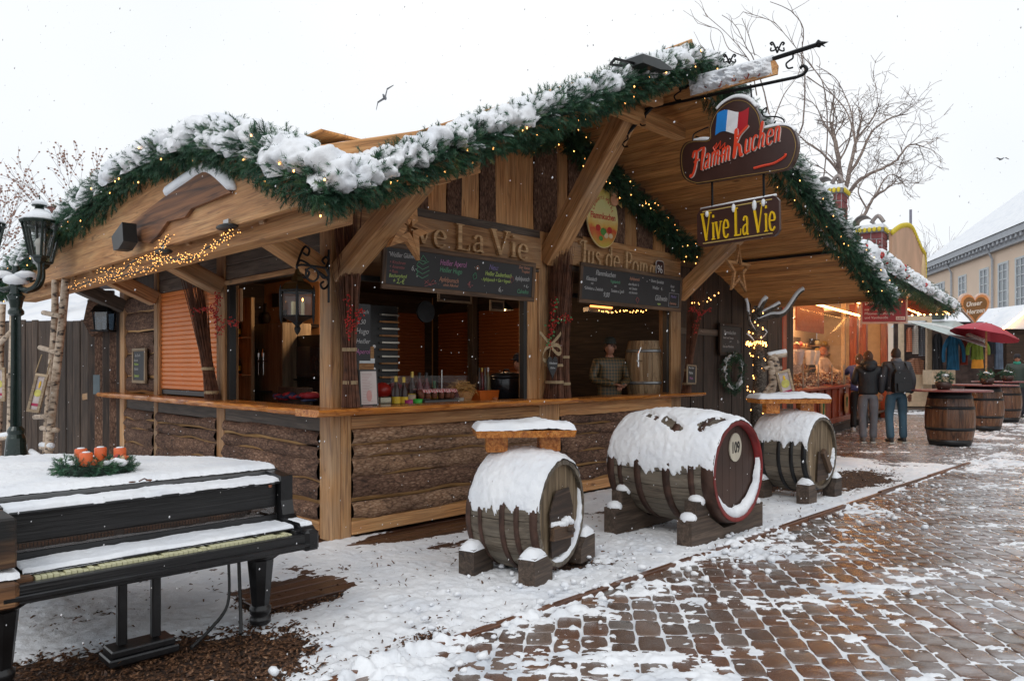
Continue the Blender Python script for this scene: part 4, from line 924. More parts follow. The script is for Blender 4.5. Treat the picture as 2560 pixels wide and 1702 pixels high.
berries('red berry sprig arching between the orange shutter and the tap window', [hp([(497,760),(500,735),(490,715),(470,710),(448,718)], 'x', -.25), hp([(497,740),(498,715),(500,690),(502,678)], 'x', -.25), hp([(500,770),(510,750),(530,742),(548,748)], 'x', -.25)], seed=4)
# jute bow and slate heart
t = thing('jute_bow', 'beige jute bow knotted round the brushwood on the middle post', 'bow', F @ Matrix.Translation(hit(1270, 800, 'y', -.28)))
for s in (((1268,795),(1248,770),(1242,765)), ((1268,795),(1290,770),(1292,762)), ((1268,795),(1255,805),(1250,825),(1262,830),(1268,800)), ((1268,795),(1285,795),(1293,808),(1285,815),(1270,800))):
    P = cr(hp(s, 'y', -.27), 4); V = []; 
    for p in P: V += [p+Vector((0, 0, .02)), p-Vector((0, 0, .02)), p+Vector((.003, .008, -.02)), p+Vector((.003, .008, .02))]
    MB().add(V, [(i*4+k, i*4+(k+1) % 4, i*4+4+(k+1) % 4, i*4+4+k) for i in range(len(P)-1) for k in range(4)]).build('loop', M_JUTE, t, F)
def heart(w, h, n=28, flip=1):
    P = []
    for i in range(n):
        a = 2*PI*i/n; x = 16*math.sin(a)**3; y = 13*math.cos(a)-5*math.cos(2*a)-2*math.cos(3*a)-math.cos(4*a); P.append((x/17*w/2, (y+2.5)/15*h/2))
    return P
c_ = hit(1272, 847, 'y', -.30); Hf = F @ Matrix.Translation(c_)
t = thing('slate_heart', 'small heart shaped slate tag with white writing hanging from the jute bow', 'slate tag', Hf)
MB().prism(heart(.17, .25), -.006, .006).build('slate', M_CHALK, t, Hf)
TXF = lambda x, y, z: F @ Matrix.Translation((x, y, z)) @ Matrix.Rotation(R(90), 4, 'X')     # text on the front wall
TXL = lambda x, y, z: F @ Matrix.Translation((x, y, z)) @ Matrix.Rotation(R(-90), 4, 'Z') @ Matrix.Rotation(R(90), 4, 'X')   # text on the left wall
text('Himbeer', .035, CH['w'], t, TXF(c_[0]-.06, c_[1]-.008, c_[2]+.05), shear=.3); text('Glühw.', .03, CH['w'], t, TXF(c_[0]-.045, c_[1]-.008, c_[2]+.0), shear=.3)
# ================================================================ chalkboards
def board(label, c, w, h, mat_f, wall='F', fr=.035, th=.03, tilt=0, roll=0, M=None, frame_=True, cat='chalkboard'):
    if M is None: M = F @ Matrix.Translation(c) @ (Matrix.Rotation(R(-90), 4, 'Z') if wall == 'L' else I4) @ Matrix.Rotation(R(roll), 4, 'Y') @ Matrix.Rotation(R(tilt), 4, 'X')
    t = thing('chalkboard', label, cat, M)
    MB().box(-w/2, w/2, -.006, .008, -h/2, h/2).build('slate', M_CHALK, t, M)
    if frame_:
        for (x0, x1, z0, z1) in ((-w/2-fr, w/2+fr, h/2, h/2+fr), (-w/2-fr, w/2+fr, -h/2-fr, -h/2), (-w/2-fr, -w/2, -h/2, h/2), (w/2, w/2+fr, -h/2, h/2)):
            if x1-x0 > z1-z0: Mx = M @ frame((x0, 0, (z0+z1)/2), (x1, 0, (z0+z1)/2)); MB().box(0, x1-x0, -th/2, th/2, -(z1-z0)/2, (z1-z0)/2, c=.004).build('frame', mat_f, t, Mx)
            else: Mx = M @ frame(((x0+x1)/2, 0, z0), ((x0+x1)/2, 0, z1)); MB().box(0, z1-z0, -(x1-x0)/2, (x1-x0)/2, -th/2, th/2, c=.004).build('frame', mat_f, t, Mx)
    return t, M
def wr(t, M, items, y=-.009):
    for it in items:
        s, x, z, size, col = it[:5]; text(s, size, CH[col], t, M @ Matrix.Translation((x, y, z)) @ Matrix.Rotation(R(random.uniform(-1.5, 1.5)), 4, 'Y') @ Matrix.Rotation(R(90), 4, 'X'), shear=.22, sx=it[5] if len(it) > 5 else .85, off=.0)
def doodle(t, M, pts, col, w=.003, y=-.009, name='doodle'):
    mb = MB()
    for P in pts: mb.tube([(a, y, b_) for a, b_ in P], w, 4)
    mb.build(name, CH[col], t, M)
M_OLDF = wood('old_frame', (.04,.022,.012), (.11,.06,.032), (.2,.12,.07), knots=False)
M_PALEF = wood('pale_frame', (.25,.17,.1), (.4,.29,.18), (.52,.4,.27), knots=False)
bw, bh = 1.86, .32
t, M = board('long chalkboard of hot drinks in coloured chalk left of the middle post', (1.38, -.16, 2.385), bw, bh, M_OLDF, fr=.045, tilt=4)
wr(t, M, [('Weißer Glühwein', -.90, .10, .062, 'w', .7), ('+ Kirschrum', -.90, .035, .04, 'r'), ('+ Amaretto', -.90, -.005, .04, 'r'), ('+ Rum', -.90, -.045, .04, 'r'), ('6,-', -.66, .0, .07, 'w'), ('Becherpfand', -.90, -.085, .045, 'y'), ('+ 2,-€', -.86, -.128, .06, 'y'),
 ('Heißer Aperol', -.33, .085, .078, 'm', .72), ('Heißer Hugo', -.33, .02, .07, 'g', .75), ('Apfelpunsch', -.33, -.07, .065, 'o', .75), ('ohne Alkohol', -.28, -.12, .04, 'o'), ('4,-', .02, -.09, .085, 'r'), ('Neu:', .30, .10, .075, 'v'),
 ('Heißer Zauberbusch', .25, .035, .062, 'y', .72), ('- Apfelpunsch + Gin + Ingwer', .20, -.025, .05, 'y', .68), ('6,-', .44, -.11, .075, 'w'), ('Der kleine', .72, .14, .045, 'o'), ('Tropfen!', .76, .10, .042, 'o'), ('Apfelpunsch', .67, .02, .066, 'w', .66), ('+ 6,-', .80, -.05, .05, 'w'), ('Calvados', .71, -.11, .062, 'g', .75)])
doodle(t, M, [[(-.53,.13),(-.56,.08),(-.50,.075),(-.51,.06)], [(-.53,.13),(-.48,.08),(-.53,.075)], [(-.58,.07),(-.53,.045),(-.46,.08)], [(-.59,.03),(-.53,.0),(-.46,.035)], [(-.60,-.01),(-.53,-.04),(-.45,0)], [(-.60,-.05),(-.53,-.08),(-.46,-.045)], [(-.58,.07),(-.6,.03),(-.58,.02),(-.6,-.01),(-.58,-.03),(-.6,-.05)]], 'g')
doodle(t, M, [[(-.5,-.13),(-.46,-.09),(-.44,-.13),(-.40,-.08),(-.37,-.12)], [(-.5,-.15),(-.36,-.11)], [(-.5,-.1),(-.42,-.14)]], 'r')
doodle(t, M, [[(.12,.03),(.09,.0),(.10,-.04),(.14,-.02),(.13,.03),(.115,.0)]], 'g'); doodle(t, M, [[(.12,.075),(.15,.1),(.17,.08),(.15,.055),(.12,.075)]], 'o'); doodle(t, M, [[(.62,.03),(.6,0),(.62,-.03),(.65,-.01),(.64,.03),(.62,.03)]], 'r')
bw, bh = 2.02, .37
t, M = board('chalkboard of tarte flambee and mulled wine prices next to the small 96 plate', (4.15, -.16, 2.45), bw, bh, M_OLDF, fr=.045, tilt=4)
wr(t, M, [('Flammkuchen', -.78, .13, .085, 'w', .8), ('Klassisch', -.95, .055, .068, 'w', .8), ('mit', -.86, .005, .04, 'w'), ('Schinken u. Zwiebeln', -.96, -.055, .055, 'w', .7), ('9,00', -.62, -.11, .08, 'w'), ('Vegetarisch', -.50, .055, .055, 'g', .75), ('mit', -.42, .005, .04, 'w'), ('Tomate u. Lauch', -.48, -.055, .055, 'w', .7),
 ('Apfelpunsch', -.12, .12, .055, 'o', .75), ('ohne Alkohol  4,-', -.14, .05, .045, 'w', .7), ('mit Calvados', -.12, .0, .045, 'w', .7), ('mit Amaretto', -.12, -.05, .045, 'w', .7), ('Unsere Spezialität', .33, .13, .055, 'w', .72), ('Weißer   4,-', .37, .045, .06, 'w', .8), ('Glühwein', .44, -.08, .10, 'w', .72), ('vegan', .5, -.15, .04, 'y'), ('Rosé', .78, .09, .05, 'w'), ('Wein', .80, .04, .045, 'w'), ('Merlot', .80, -.04, .055, 'v'), ('Chardonnay', .78, -.13, .045, 'o', .7)])
doodle(t, M, [[(.76,.005),(.99,.005),(.99,-.17),(.76,-.17),(.76,.005)]], 'w', .0025); doodle(t, M, [[(.06,-.1),(.03,-.13),(.07,-.17),(.1,-.12),(.06,-.1)]], 'r', .004)
c0 = hit(321, 842, 'x', -.03)
t, M = board('small pale framed chalkboard on the bark panel left of the orange shutter', (-.03, c0[1], c0[2]), .40, .37, M_PALEF, 'L', fr=.04)
wr(t, M, [('Die Flasche', -.14, .13, .05, 'w'), ('Rotwein', -.17, .07, .05, 'w'), ('Weißwein', -.17, .02, .045, 'y'), ('Apfelsaft', -.17, -.04, .05, 'w'), ('Zauberbusch', -.17, -.13, .05, 'y', .7)])
c0 = hit(838, 765, 'y', -.03)
t, M = board('narrow black menu strip with chalk drink names beside the corner brushwood', (c0[0], -.0, c0[2]+.0), .17, .50, M_OLDF, frame_=False)
wr(t, M, [('Punsch', -.06, .18, .05, 'w'), ('6,50', -.06, .09, .06, 'w'), ('Hugo', -.07, .01, .07, 'w'), ('Heißer', -.07, -.08, .06, 'w'), ('Aperol', -.07, -.17, .06, 'm')], y=-.012)
c0 = hit(1686, 782, 'y', .22)
t, M = board('black slate menu on the dark plank wall right of the stall', (c0[0], .24, c0[2]), .62, .40, M_DARKW, fr=.05)
wr(t, M, [('Flammkuchen', -.24, .11, .085, 'w', .8), ('Lauch und Tomate', -.26, .03, .05, 'w'), ('und', -.06, -.03, .04, 'w'), ('Käse zum Mitnehmen', -.27, -.11, .055, 'w', .7), ('9,-', .18, -.03, .07, 'w')])
c0 = hit(1586, 862, 'y', -.2)
t, M = board('tiny pale framed slate hanging from the slim right hand brushwood', (c0[0], -.24, c0[2]), .19, .22, M_PALEF, fr=.02, th=.02, roll=3)
wr(t, M, [('Pinot Noir', -.08, .085, .035, 'w'), ('Merlot', -.075, .02, .05, 'w', .7), ('Wein', -.06, -.05, .045, 'm')])
# number plate
c0 = hit(1539, 619, 'y', -.2); Mp = F @ Matrix.Translation((c0[0], -.07, c0[2]))
t = thing('number_plate', 'small dark plate with the white number 96 above the chalkboard', 'number plate', Mp)
pl = [(.085*math.copysign(min(1, abs(math.cos(a))*1.25), math.cos(a)), .11*math.copysign(min(1, abs(math.sin(a))*1.25), math.sin(a))) for a in [2*PI*(i+.5)/20 for i in range(20)]]
MB().prism(pl, -.008, .004).build('plate', plain('plate_brown', (.05,.018,.018), .4), t, Mp); MB().prism([(x*1.1, z*1.08) for x, z in pl], -.005, .003).build('rim', plain('plate_rim', (.7,.7,.7), .4), t, Mp)
text('96', .15, plain('plate_white', (.8,.8,.8), .5), t, Mp @ Matrix.Translation((-.072, -.0095, 0)) @ Matrix.Rotation(R(90), 4, 'X'), sx=.82)
# carved names
M_CARVE = wood('carved_wood', (.36,.21,.10), (.54,.34,.17), (.66,.46,.26), knots=False)
for txt, x, z, w, h, lab in (('Vive La Vie', .52, 2.64, 1.86, .25, 'carved wooden lettering Vive La Vie on the left lintel beam'), ('Jus de Pomme', 3.22, 2.70, 1.75, .26, 'carved wooden lettering Jus de Pomme above the price board')):
    mb = strokes(txt, h, .035, 1, wob=.03); sx_ = w/mb.width; Mx = F @ Matrix.Translation((x, -.033, z)) @ Matrix.Rotation(R(0 if x < 2 else 2.2), 4, 'Y') @ Matrix.Diagonal((sx_, 1, 1, 1))
    t = thing('carved_sign', lab, 'carved sign', F @ Matrix.Translation((x, -.03, z))); mb.build('lettering', M_CARVE, t, Mx)
# wooden stars
def star(label, c, r, Mr, th=.03, wd=.27, hollow=True, mat=None):
    M = F @ Matrix.Translation(c) @ Mr; t = thing('wooden_star', label, 'star', M)
    for k in range(5):
        a = R(90+72*k); tip = Vector((math.cos(a)*r, 0, math.sin(a)*r)); ri = r*.40
        for s in (-1, 1):
            b_ = a+s*R(36); inn = Vector((math.cos(b_)*ri, 0, math.sin(b_)*ri)); i2 = inn*(1-wd*1.3 if hollow else 0); t2 = tip*(1-wd*1.25)
            e = .003 if s > 0 else 0
            MB().prism([(tip.x, tip.z), (inn.x, inn.z), (i2.x, i2.z), (t2.x, t2.z)], -th/2-e, th/2+e).build('ray', mat or M_OAKW, t, M)
    return t
star('five pointed star of bare branches hanging below the left end of the carved beam', tuple(hit(940, 527, 'y', -.62)), .27, Matrix.Rotation(R(14), 4, 'Y'), th=.05, wd=.55)
c0 = hit(1700, 622, 'y', -.9); star('hollow pale wooden star hanging under the right roof slope near the yellow lettered sign', tuple(c0), .33, I4)
# round flammkuchen sign with small winged figure left plain
c0 = hit(1387, 503, 'y', -.1); Mp = F @ Matrix.Translation((c0[0], -.10, c0[2])) @ Matrix.Rotation(R(-2), 4, 'Y')
t = thing('round_sign', 'round yellow and red Flammkuchen sign with old German lettering on the gable planks', 'sign', Mp)
m, tt, b, N, lk = nmat('sign_print'); tc = N('TexCoord'); gr = N('SeparateXYZ'); lk(tc.outputs['Object'], gr.inputs[0]); mr = N('MapRange'); mr.inputs[1].default_value = -.34; mr.inputs[2].default_value = .34; lk(gr.outputs[2], mr.inputs[0])
rp = N('ValToRGB'); ramp(rp, [(0, (.55,.42,.06)), (.28, (.6,.08,.03)), (.36, (.72,.42,.08)), (.55, (.75,.66,.3)), (.75, (.7,.68,.3)), (1, (.7,.5,.1))]); nn_ = N('TexNoise', in_Scale=7); lk(tc.outputs['Object'], nn_.inputs['Vector']); ad = N('Math', operation='MULTIPLY_ADD', i1=.3, i2=-.15); lk(nn_.outputs[0], ad.inputs[0]); a2 = N('Math', operation='ADD'); lk(ad.outputs[0], a2.inputs[0]); lk(mr.outputs[0], a2.inputs[1]); lk(a2.outputs[0], rp.inputs[0]); lk(rp.outputs[0], b.inputs['Base Color'])
E1 = [(.285*math.cos(2*PI*i/40), .34*math.sin(2*PI*i/40)) for i in range(40)]
MB().prism(E1, -.012, .01).build('disc', m, t, Mp); MB().prism([(x*1.035, z*1.03) for x, z in E1], -.008, .008).build('rim', plain('sign_rim', (.75,.6,.3), .5), t, Mp)
mred = plain('sign_red', (.5,.03,.02), .5); myel = plain('sign_yellow', (.75,.5,.02), .5)
text('Flammkuchen', .105, mred, t, Mp @ Matrix.Translation((0, -.0135, .02)) @ Matrix.Rotation(R(90), 4, 'X'), align='CENTER', sx=.82, off=.002)
for i, ch in enumerate('Lamberti-Markt'):
    a = R(155-i*130/13); text(ch, .07, mred, t, Mp @ Matrix.Translation((.20*math.cos(a), -.0135, .245*math.sin(a))) @ Matrix.Rotation(-(a-PI/2)*.9, 4, 'Y') @ Matrix.Rotation(R(90), 4, 'X'), align='CENTER', sx=.9)
mb = MB(); 
for (x, z, s, k) in ((-.10,-.12,.05,0),(.0,-.16,.06,1),(.12,-.13,.05,0),(.05,-.2,.045,2),(-.05,-.24,.04,1),(.14,-.2,.04,2)): mb.ball((x, -.014, z), (s, .004, s*.8), 8, 4, k)
mb.build('printed_food', [mred, plain('sg', (.08,.25,.04)), plain('sc', (.7,.55,.35))], t, Mp)
MB().ball((.20, -.03, .33), (.07, .03, .075), 10, 6).ball((.20,-.03,.23), (.08,.03,.07), 10, 6).build('cherub', plain('cherub_skin', (.65,.32,.18), .6), t, Mp, True)
MB().prism([(.12,.38),(.08,.47),(.10,.36),(.14,.30)], -.02, -.01).prism([(.26,.28),(.36,.22),(.37,.16),(.30,.2),(.25,.22)], -.02, -.01).build('wing', plain('wing_gold', (.7,.45,.15), .5), t, Mp)

# ================================================================ lantern on scrolled bracket
def scroll(mb, c, r, a0, turns, n=20, w=.006, sgn=1, plane='xz'):
    P = []
    for i in range(n+1):
        f = i/n; a = a0+sgn*turns*2*PI*f; q = r*(1-.75*f); P.append(Vector((c[0]+q*math.cos(a), c[1], c[2]+q*math.sin(a))))
    mb.tube(P, w, 5); return P
LX = .08; c0 = hit(758, 640, 'x', LX); Mb = F @ Matrix.Translation((0, -.04, 0)); 
t = thing('wall_lantern', 'antique black and brass lantern hanging from a scrolled iron bracket before the tap window', 'lantern', F @ Matrix.Translation((-.5, .06, 2.1)))
# bracket projects from the corner post along -x; lantern hangs off its tip
mb = MB(); pz = hit(742, 700, 'x', -.02)[2]
def q_(u, v): p = hit(u, v, 'y', -.06); return (p[0], -.06, p[2])
for P in (((757,575),(757,697)), ((750,617),(700,610),(683,613)), ((683,613),(690,600),(705,605),(725,620),(752,640),(756,655),(745,665),(738,655),(745,648)), ((683,613),(692,585),(702,568),(712,575),(708,588),(698,582)), ((683,613),(690,632),(705,640),(712,628),(703,620)), ((750,617),(756,600),(750,592),(742,600),(748,608)), ((750,617),(757,635),(745,640),(738,630))): mb.tube(cr([q_(*p) for p in P], 5), .010, 5)
mb.lathe([(.05,0),(.065,0),(.065,.012),(.05,.012)], 16, Matrix.Translation(q_(718,632)) @ Matrix.Rotation(R(90), 4, 'X'), cap=False)
mb.build('bracket', M_IRON, t, F)
# hexagonal body
bt = q_(685, 617); S_ = (bt[2]-q_(685, 772)[2]); lx, ly, lz = bt[0], bt[1], bt[2]
Ml = F @ Matrix.Translation((lx, ly, lz-S_)); M_BRASS = plain('aged_brass', (.10,.075,.035), .35, .9, bump=.2)
r_ = S_*.27
MB().lathe([(.0, .0), (.012*S_*3, .04*S_), (.03, .10*S_), (.02, .14*S_), (.05, .2*S_), (r_*.9, .27*S_), (r_*.95, .29*S_), (.0, .292*S_)], 6).build('base', M_IRON, t, Ml)
MB().lathe([(r_*1.05, .66*S_), (r_*.75, .76*S_), (r_*.4, .80*S_), (r_*.3, .87*S_), (.03, .9*S_), (.015, .98*S_), (0, 1.0*S_)], 6).build('roof', M_BRASS, t, Ml)
MB().lathe([(r_*1.08, .635*S_), (r_*1.1, .66*S_), (r_*.9, .662*S_)], 6, cap=False).build('cornice', M_IRON, t, Ml)
for k in range(6):
    a = 2*PI*k/6; P0 = Vector((r_*.98*math.cos(a), r_*.98*math.sin(a), .28*S_)); P1 = Vector((r_*math.cos(a), r_*math.sin(a), .64*S_))
    MB().tube([P0, P1], .012, 6).tube([P0+Vector((0,0,-.1*S_)), P0], [.003,.012], 6).tube([P1, P1+Vector((0,0,.09*S_))], [.014,.002], 6).build('corner_bar', M_IRON, t, Ml)
    b_ = 2*PI*(k+1)/6; pp = [Vector((r_*.94*math.cos(z_), r_*.94*math.sin(z_), h)) for z_, h in ((a, .29*S_), (b_, .29*S_), (b_, .63*S_), (a, .63*S_))]
    MB().add(pp, [(0,1,2,3)]).build('pane', M_GLASS, t, Ml)
for (x, y) in ((-.03, .02), (.035, -.02), (0, .05)): MB().lathe([(.014, .29*S_), (.014, .50*S_), (.004, .505*S_)], 10, Matrix.Translation((x, y, 0))).build('candle', plain('candle_cream', (.7,.6,.35), .5), t, Ml)
MB().ball((.035, -.02, .53*S_), (.006,.006,.014)).build('flame', M_BULB, t, Ml)
# ================================================================ hanging signs on the iron arm (ridge line, projecting out)
RX = 2.8
def A(u, v): return hit(u, v, 'x', RX)
t = thing('sign_bracket', 'long wrought iron arm with scrolls and arrow tip sticking out of the gable', 'sign bracket', F @ Matrix.Translation((RX, -1.2, 4.0)))
mb = MB()
mb.tube([A(1565, 205), A(1880, 104)], .019, 6); mb.tube([A(1470, 255), A(1835, 178), A(1850, 172)], .014, 6)
mb.tube(cr([A(1850,172), A(1858,160), A(1850,152), A(1842,158)], 4), .014, 6)
mb.tube([A(1370, 392), A(1425, 268), A(1475, 252)], .022, 6); mb.tube([A(1376, 380), A(1500, 248)], .02, 6)
mb.tube([A(1876, 106), A(1886, 101), A(1890,101), A(1908, 97)], [.012, .035, .02, .001], 8)
mb.tube([A(1886, 94), A(1890, 102), A(1900, 108)], [.004, .01, .003], 5)
mb.build('arm', M_IRON, t, F)
for (u, v, s) in ((1680, 135, 14), (1790, 108, 16)):
    mb = MB()
    for sg in (-1, 1):
        for up in (-1,): mb.tube(cr([A(u, v+s*.9), A(u+sg*s*.35, v), A(u+sg*s*.7, v-s*.6), A(u+sg*s*1.0, v-s*.45), A(u+sg*s*.75, v-s*.2)], 4), .008, 5); mb.tube(cr([A(u, v), A(u+sg*s*.4, v+s*.5), A(u+sg*s*.95, v+s*.6), A(u+sg*s*.9, v+s*.15)], 4), .007, 5)
    mb.build('scroll', M_IRON, t, F)
for (u, v, s) in ((1818, 140, 16), (1560, 215, 15), (1480, 275, 13), (1440, 325, 12), (1515, 222, 12)):
    mb = MB(); mb.tube(cr([A(u-s*.5, v-s), A(u+s*.3, v-s*1.1), A(u+s*.5, v-s*.4), A(u, v), A(u-s*.5, v+s*.5), A(u-s*.2, v+s*1.1), A(u+s*.5, v+s)], 4), .008, 5); mb.build('scroll', M_IRON, t, F)
# snowed plank in the arm
Q = [A(1590,193), A(1785,140), A(1792,152), A(1790,172), A(1590,226), A(1584,205)]
t2 = thing('snowy_board', 'orange wooden board plastered with snow inside the iron arm', 'board', F @ Matrix.Translation(Q[0]))
MB().add([p+Vector((-.012,0,0)) for p in Q]+[p+Vector((.012,0,0)) for p in Q], [tuple(range(6)), tuple(range(11,5,-1))]+[(i,(i+1)%6,(i+1)%6+6,i+6) for i in range(6)]).build('plank', M_OAKW, t2, F)
nu, nv = 110, 26; V = []
for i in range(nu):
    for j in range(nv):
        f, g = i/(nu-1), j/(nv-1); p = (A(1588,190).lerp(A(1775,138), f)).lerp(A(1592,222).lerp(A(1780,172), f), g)
        n_ = float(fbm(f*14, g*4, 0, 4, 77)); ed = min(1, min(f*30, (1-f)*18, g*14, (1-g)*9)); cut = n_-.2-.30*max(0, g-.62)*2.6*(.6+f)
        V.append(p+Vector((-.013-max(-.01, min(cut*.14, .06))*ed, 0, .012*(1-g))))
mesh('snow', np.array(V), gridf(nu, nv), M_SNOW, t2, F, True)
t3 = [A(1595,178), A(1680,156), A(1780,130)]; MB().tube(cr([p+Vector((0,0,-.02)) for p in t3], 6), .03, 8).build('snow', M_SNOW, t2, F, True)
mb = MB()
for (u, v, l) in ((1625,207,34),(1655,205,26),(1690,192,30),(1718,187,26),(1745,180,24)): mb.tube(cr([A(u,v-8)+Vector((-.03,0,0)), A(u+7,v-2)+Vector((-.04,0,0)), A(u+13,v-14)+Vector((-.05,0,0))],3), .006, 4)
mb.build('flame_marks', plain('dark_red_paint', (.25,.04,.02)), t2, F)
# Flammkuchen board
c0 = A(1702, 352); CZ = c0[2]; CY = c0[1]
Ms = F @ Matrix.Translation((RX, CY, CZ)) @ Matrix.Rotation(R(-90), 4, 'Z') @ Matrix.Rotation(R(-2), 4, 'Y')      # x local runs out along the arm (screen right)
pxm = (A(1838, 350)[1]-A(1570, 350)[1])/-268     # metres per picture unit, rough
def sp2(u, v): p = A(u, v); return (-(p[1]-CY), p[2]-CZ)
out = [(1578,408),(1570,385),(1570,350),(1580,328),(1600,321),(1636,320),(1640,290),(1652,260),(1672,238),(1700,226),(1728,232),(1750,258),(1757,290),(1757,300),(1800,294),(1826,300),(1838,325),(1838,352),(1824,386),(1800,398),(1700,410),(1620,420),(1598,420)]
t = thing('hanging_sign', 'dark brown cloud shaped sign with French flag and red script Flammkuchen under the iron arm', 'sign', F @ Matrix.Translation((RX, CY, CZ+.4)))
M_SIGNB = plain('sign_brown', (.05,.022,.018), .35, bump=.1, bs=40)
def closed(P, k=4):
    Q_ = [Vector((*p, 0)) for p in P]; n = len(Q_); o_ = []
    for i in range(n):
        a, b_, c, d = Q_[i-1], Q_[i], Q_[(i+1) % n], Q_[(i+2) % n]
        for j in range(k):
            s = j/k; v = .5*((2*b_)+(c-a)*s+(2*a-5*b_+4*c-d)*s*s+(3*b_-a-3*c+d)*s**3); o_.append((v.x, v.y))
    return o_
OUT = closed([sp2(*p) for p in out]); MB().prism(OUT, -.025, .025).build('board', M_SIGNB, t, Ms)
MB().tube([(x*.965, -.027, z*.955-.003) for x, z in OUT]+[(OUT[0][0]*.965, -.027, OUT[0][1]*.955-.003)], .003, 4).build('gold_line', plain('gold_paint', (.35,.22,.06), .4), t, Ms)
fl = {}
for k, (c_, nm) in enumerate((((.02,.22,.62), 'flag_blue'), ((.75,.75,.78), 'flag_white'), ((.42,.012,.02), 'flag_red'))):
    V = []
    for i in range(7):
        f = (k+i/6)/3; wv = 6*math.sin(f*2*PI+.2); u = 1662+f*74
        V += [sp2(u-8*1+4, 262-f*12-wv*1.0)+(0,), sp2(u-10, 313-f*14-wv*1.2)+(0,)]
    V3 = [(x, -.027, z) for x, z, _ in V]+[(x, -.029, z) for x, z, _ in V]; m_ = len(V)
    Fc = [(2*i+a, 2*i+2+a, 2*i+3+a, 2*i+1+a) for i in range(6) for a in (m_,)]+[(2*i, 2*i+2, 2*i+2+m_, 2*i+m_) for i in range(6)]+[(2*i+1, 2*i+1+m_, 2*i+3+m_, 2*i+3) for i in range(6)]
    mesh(nm, V3, Fc, plain(nm, c_, .4), t, Ms)
M_SRED = plain('script_red', (.75,.06,.02), .4); M_SWHT = plain('script_edge', (.6,.5,.45), .5)
x0, z0 = sp2(1597, 398); Mt = Matrix.Rotation(R(-6.5), 4, 'Y')
for off, mt, dp in (((.006, -.006), M_SWHT, .006), ((0, 0), M_SRED, .012)):
    random.seed(5)
    for txt, dx_, h_ in (('Flamm', 0, .20), ('K', .415, .24), ('uchen', .53, .20)):
        mb = strokes(txt, h_, dp, .70, slant=.26); mb.build('script', mt, t, Ms @ Matrix.Translation((x0+off[0], -.026, z0+off[1])) @ Mt @ Matrix.Translation((dx_, 0, 0)))
mb = MB(); P = [sp2(1738,391), sp2(1760,386), sp2(1785,381), sp2(1808,368), sp2(1812,360)]; mb.tube(cr([(a, -.03, b_) for a, b_ in P], 4), .011, 5); mb.build('underline', M_SRED, t, Ms)
mb = MB(); 
for P in (((1655,356),(1647,340),(1655,330),(1652,344),(1664,326),(1662,344),(1674,330),(1672,346),(1680,336),(1676,354),(1664,360),(1655,356)),): mb.tube([(a, -.03, b_) for a, b_ in [sp2(*p) for p in P]], .008, 5)
mb.build('flame_mark', M_SRED, t, Ms)
for P in (((1641,322),(1620,320),(1600,323)), ((1655,252),(1672,236),(1700,224),(1728,230),(1745,250)), ((1757,302),(1785,296),(1812,296),(1832,310))): MB().tube(cr([(a, 0, b_+.01) for a, b_ in [sp2(*p) for p in P]], 5), [.016]*5+[.028]*(len(P)-1)*5+[.01]*0 if False else .022, 8).build('snow', M_SNOW, t, Ms, True)
mb = MB()
for P in (((1597,320),(1600,305),(1620,295),(1634,290)), ((1597,320),(1605,326),(1612,316),(1604,310)), ((1757,258),(1762,270),(1790,272),(1806,280),(1805,294),(1795,296)), ((1757,258),(1768,250),(1766,262)), ((1794,294),(1785,288),(1788,282))): mb.tube(cr([(a, 0, b_) for a, b_ in [sp2(*p) for p in P]], 4), .007, 5)
mb.build('scroll', M_IRON, t, Ms)
mb = MB(); mb.tube([A(1692,205), A(1692,228)], .008, 5); mb.tube([A(1728,195), A(1732,240)], .008, 5); mb.build('chain', M_IRON, t, F)
# Vive La Vie board
c1 = A(1698, 512); Mv = F @ Matrix.Translation((RX, c1[1], c1[2])) @ Matrix.Rotation(R(-90), 4, 'Z') @ Matrix.Rotation(R(-1), 4, 'Y')
w2 = abs(A(1605, 512)[1]-A(1793, 512)[1])/2; h2 = abs(A(1698, 468)[2]-A(1698, 558)[2])/2
t = thing('hanging_sign', 'rectangular brown sign with tall yellow letters Vive La Vie below the cloud shaped sign', 'sign', Mv)
nc = .05; MB().prism([(-w2,-h2+nc),(-w2+nc*.4,-h2+nc*.4),(-w2+nc,-h2),(w2-nc,-h2),(w2-nc*.4,-h2+nc*.4),(w2,-h2+nc),(w2,h2-nc),(w2-nc*.4,h2-nc*.4),(w2-nc,h2),(-w2+nc,h2),(-w2+nc*.4,h2-nc*.4),(-w2,h2-nc)], -.02, .02).build('board', M_SIGNB, t, Mv)
MB().box(-w2+.06, w2-.06, -.0225, -.019, h2-.035, h2-.025).box(-w2+.06, w2-.06, -.0225, -.019, -h2+.022, -h2+.032).build('gold_line', plain('gold_line', (.5,.36,.12), .4), t, Mv)
random.seed(9); mb = strokes('Vive La Vie', h2*1.42, .012, 1); s_ = (2*w2-.08)/mb.width
mb.build('lettering', plain('yellow_letters', (.8,.50,.012), .4), t, Mv @ Matrix.Translation((-w2+.06, -.021, -h2*.72)) @ Matrix.Diagonal((s_, 1, 1, 1)))
MB().tube([(-w2+.03,0,h2+.004),(0,0,h2+.008),(w2-.03,0,h2+.004)], .012, 6).ball((-.02,-.03,h2-.05),(.02,.015,.04)).ball((w2*.45,-.03,h2-.06),(.022,.015,.05)).ball((w2*.66,-.03,h2-.05),(.02,.015,.035)).ball((-w2*.72,-.03,h2-.06),(.02,.015,.03)).build('snow', M_SNOW, t, Mv, True)
for sx_ in (-.62, .64):
    mb = MB(); z = h2
    while z < h2+.36: mb.lathe([(.008,-.016),(.012,-.012),(.012,.012),(.008,.016)], 6, Matrix.Translation((sx_*w2, 0, z+.012))); z += .028
    mb.build('chain', M_IRON, t, Mv)
